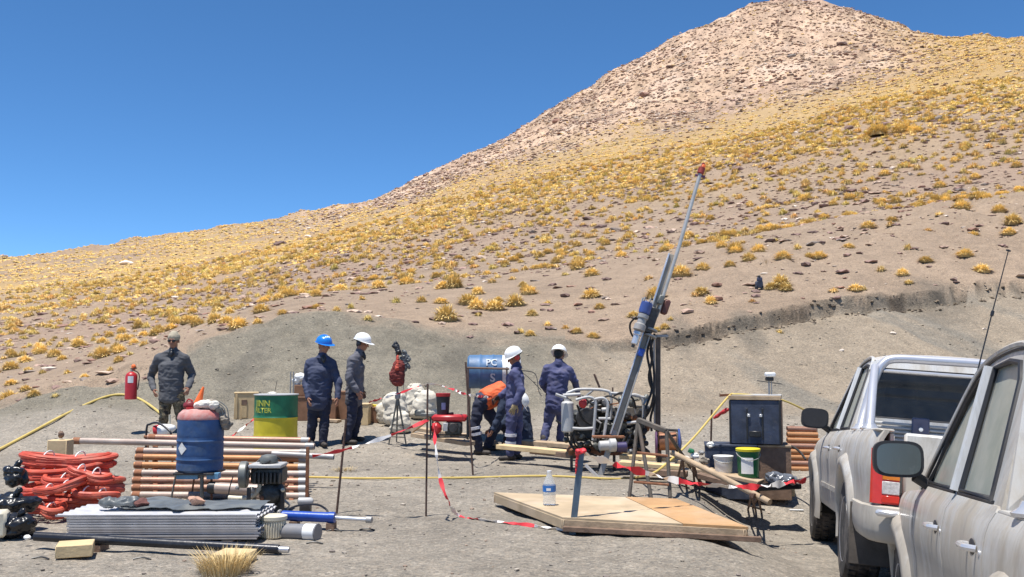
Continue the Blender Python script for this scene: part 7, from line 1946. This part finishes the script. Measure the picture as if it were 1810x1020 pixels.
        # bed inner wall, rail cap
        bld(MB().box((-.40, s * .715, .86), (1.50, .03, .46), None, .004), 'bed_inner_wall', paint)
        bld(MB().box((-.40, s * .760, 1.108), (1.52, .115, .016), None, .006), 'bed_rail', paint)
        bld(MB().box((3.86, s * .60, .80), (.14, .30, .20), None, .05), 'headlight', M_lwhi)
    # tailgate and bumper
    tg_ = bld(MB().box((-1.172, 0, .845), (.05, 1.295, .51), None, .016), 'tailgate', paint)
    bld(MB().box((-1.202, 0, .80), (.012, .95, .20), None, .006), 'tailgate_panel', paint, tg_)
    bld(MB().box((-1.205, 0, 1.0), (.02, .22, .07), None, .008), 'handle', M_trim, tg_)
    plan = [(-.46, .872), (-.70, .880), (-.95, .882), (-1.08, .874), (-1.17, .845), (-1.225, .785), (-1.25, .70), (-1.262, .50), (-1.265, .2)]
    plan = plan + [(x, -y) for x, y in plan[::-1]]
    rows = []
    for (x, y) in plan:
        n_ = Vector((x + .55, y, 0)).normalized(); low = .40 if abs(x) > .6 else .46
        rows.append([Vector((x, y, z)) + n_ * o for o, z in ((-.03, .632), (0, .622), (.006, .56), (.0, .48), (-.02, low + .02), (-.06, low))])
    bp_ = bld(MB().grid(rows), 'rear_bumper', paint, ang=60, thick=.006)
    for s in (1, -1):
        bld(MB().box((-1.275, s * .700, .590), (.05, .235, .042), None, .014), 'chrome_corner', M_chrome, bp_)
    bld(MB().box((-.40, 0, .64), (1.5, 1.42, .02), None, .004), 'bed_floor', paint)
    # dark structure behind the panels
    for x0, x1, yw in ((-1.14, -.47, .80), (-.47, .47, .55), (.47, 2.62, .80), (2.62, 3.56, .50), (3.56, 3.84, .66)):
        bld(MB().box(((x0 + x1) / 2, 0, .50), (x1 - x0 - .004, yw * 2, .20), None, 0), 'chassis', M_well, smooth=False)
    bld(MB().box((1.35, 0, .80), (1.90, 1.60, .42), None, 0), 'cab_inner', M_inter, smooth=False)
    for x, y in ((0, 0), (3.085, 0)): bld(MB().tube([(x, -.7, .36), (x, .7, .36)], .045, 8), 'axle', M_well)
    # bonnet, front
    rows = []
    for x in np.linspace(2.30, 3.95, 14):
        zc = zbelt(x) + .02 - .05 * ((x - 2.3) / 1.65) ** 3; wv = ys(x, zbelt(x)) - .055; rows.append([Vector((x, wv * t, zc + .045 * (1 - t * t) - .015 * abs(t) ** 6)) for t in np.linspace(-1, 1, 11)])
    bld(MB().grid(rows), 'bonnet', paint, thick=.01)
    bld(MB().box((3.93, 0, .80), (.06, .90, .20), None, .02), 'grille', M_trim)
    bld(MB().box((3.93, 0, .50), (.20, 1.56, .26), None, .06), 'front_bumper', paint)
    # windscreen, roof, rear wall with window
    rows = []
    for t in np.linspace(0, 1, 8):
        x = 2.36 + (1.62 - 2.36) * t; z = 1.12 + (1.705 - 1.12) * t; w_ = cabY(z) - .03; rows.append([Vector((x + .10 * (1 - q * q), w_ * q, z)) for q in np.linspace(-1, 1, 9)])
    bld(MB().grid(rows), 'windscreen', M_gside, thick=.004)
    rows = []
    for x in np.linspace(.50, 1.74, 12):
        e = abs(x - 1.12) / .62; z = 1.765 - .045 * e ** 4; w_ = cabY(1.72) + .0; rows.append([Vector((x, w_ * q, z + .045 * (1 - abs(q) ** 2.5) - (.012 if abs(q) > .98 else 0))) for q in np.linspace(-1, 1, 13)])
    bld(MB().grid(rows), 'roof', paint, thick=.012)
    bm = bmesh.new()
    rx = lambda z: .355 + max(0, z - 1.12) * .27
    outer = [(-.80, .62), (.80, .62), (.79, 1.12), (.70, 1.50), (.64, 1.69), (.52, 1.745), (-.52, 1.745), (-.64, 1.69), (-.70, 1.50), (-.79, 1.12)]
    win = [(-.66, 1.235), (.66, 1.235), (.615, 1.56), (.57, 1.645), (-.57, 1.645), (-.615, 1.56)]
    for lp in (outer, win):
        vs = [bm.verts.new((y, 0, z)) for y, z in lp]
        for i in range(len(vs)): bm.edges.new((vs[i], vs[(i + 1) % len(vs)]))
    bmesh.ops.triangle_fill(bm, edges=bm.edges[:], use_beauty=True)
    V = [Vector((rx(v.co.z), v.co.x, v.co.z)) for v in bm.verts]; bm.verts.index_update(); F3 = [tuple(v.index for v in f.verts) for f in bm.faces]; bm.free()
    mb = MB(); mb.add(V, F3); bld(mb, 'cab_rear_wall', paint, smooth=False, thick=.02)
    mb = MB(); mb.add([Vector((rx(z) + .004, y, z)) for y, z in win], [tuple(range(6))]); wo_ = bld(mb, 'rear_window', M_grear, smooth=False, thick=.004)
    bld(MB().tube([Vector((rx(z) - .006, y, z)) for y, z in win], .016, 6, closed=True), 'window_seal', M_trim, wo_)
    # interior
    for (x, w_) in ((.78, 1.25), (1.55, .50)):
        for yc in ((0,) if w_ > 1 else (-.36, .36)):
            bld(MB().box((x, yc, 1.20), (.12, w_, .42), Matrix.Rotation(-.15, 3, 'Y'), .04), 'seat_back', M_inter)
            for hy in ((-.38, .38) if w_ > 1 else (0,)): bld(MB().box((x - .03, yc + hy, 1.47), (.08, .25, .15), None, .035), 'head_rest', M_inter)
    bld(MB().box((1.80, 0, 1.60), (.03, .25, .065), None, .02), 'interior_mirror', M_trim)
    bld(MB().box((2.22, 0, 1.08), (.28, 1.40, .14), None, .04), 'dashboard', M_inter)
    bld(MB().tube([(2.02 + .03 * math.cos(a), .36 + .18 * math.cos(a), 1.13 + .17 * math.sin(a)) for a in [2 * math.pi * i / 20 for i in range(20)]], .014, 7, closed=True), 'steering_wheel', M_trim)
    if rollbar:
        hoop = [(.02, .775, 1.115), (.10, .735, 1.28), (.16, .665, 1.54), (.18, .61, 1.65), (.19, .52, 1.70), (.19, .25, 1.706), (.19, 0, 1.708)]
        hoop = hoop + [(x, -y, z) for x, y, z in hoop[-2::-1]]
        rb_ = bld(MB().tube(bez(hoop, 6), .034, 14), 'roll_bar', M_rollbar)
        for s in (1, -1):
            bld(MB().tube(bez([(.15, s * .67, 1.62), (-.12, s * .715, 1.42), (-.38, s * .755, 1.20), (-.45, s * .77, 1.115)], 6), .032, 12), 'brace', M_rollbar, rb_)
            bld(MB().lathe([(.075, 0), (.08, .012), (.055, .03), (.045, .05)], (.02, s * .765, 1.115), (0, 0, 1), 18), 'foot_plate', M_chrome, rb_)
            bld(MB().lathe([(.065, 0), (.07, .012), (.05, .03), (.04, .05)], (-.45, s * .765, 1.115), (0, 0, 1), 18), 'foot_plate', M_chrome, rb_)
        bld(MB().tube([(.17, -.60, 1.60), (.17, .60, 1.60)], .014, 8), 'cross_tube', M_chrome, rb_)
    # ribbed headboard below the rear window
    for k in range(5):
        bld(MB().box((.325, 0, 1.075 + .031 * k), (.03, 1.36, .022), None, .006), 'headboard_rib', M_alu2)
    bld(MB().box((.30, .30, 1.15), (.03, .13, .22), None, .01), 'headboard_bracket', mat('violet_grey_metal', (.16, .15, .20), .5, .3, .1, 9, .1))
    bld(MB().lathe([(0, 0), (.016, 0), (.016, .01), (0, .012)], (.282, .30, 1.17), (-1, 0, 0), 12), 'bracket_lamp', M_white)
    return root, M, bld
TR1, MT1, b1 = truck('dusty silver double cab pickup with chrome roll bar parked beside the plywood platform', (3.31, 6.94, -.30), -13.6, 4.6, 4.3, M_paint, M_trim)  # black mirror glass here stands in for a dark reflection
TR2, MT2, b2 = truck('nearer dusty grey pickup cut off by the right edge of the photo', (2.37, 2.72, -.235), -16.3, 4.8, 0.9, M_paint2, M_mirror)
mb = MB().tube([P(1700, 775, 5.9), P(1722, 680, 5.9), P(1752, 560, 5.9), P(1783, 441, 5.9)], [.006, .005, .004, .003], 6)
mb.v = list(mb.v); o = mb.build('whip_antenna', M_black, TR2)
mb = MB().lathe([(.004, -.02), (.011, -.015), (.011, .015), (.004, .02)], P(1754, 554, 5.9), P(1783, 441, 5.9) - P(1752, 560, 5.9), 8); mb.build('antenna_coil', M_black, o)
MB().tube([P(1779, 442, 5.9), P(1786, 444, 5.9)], .006, 6).build('antenna_tip', M_black, o)
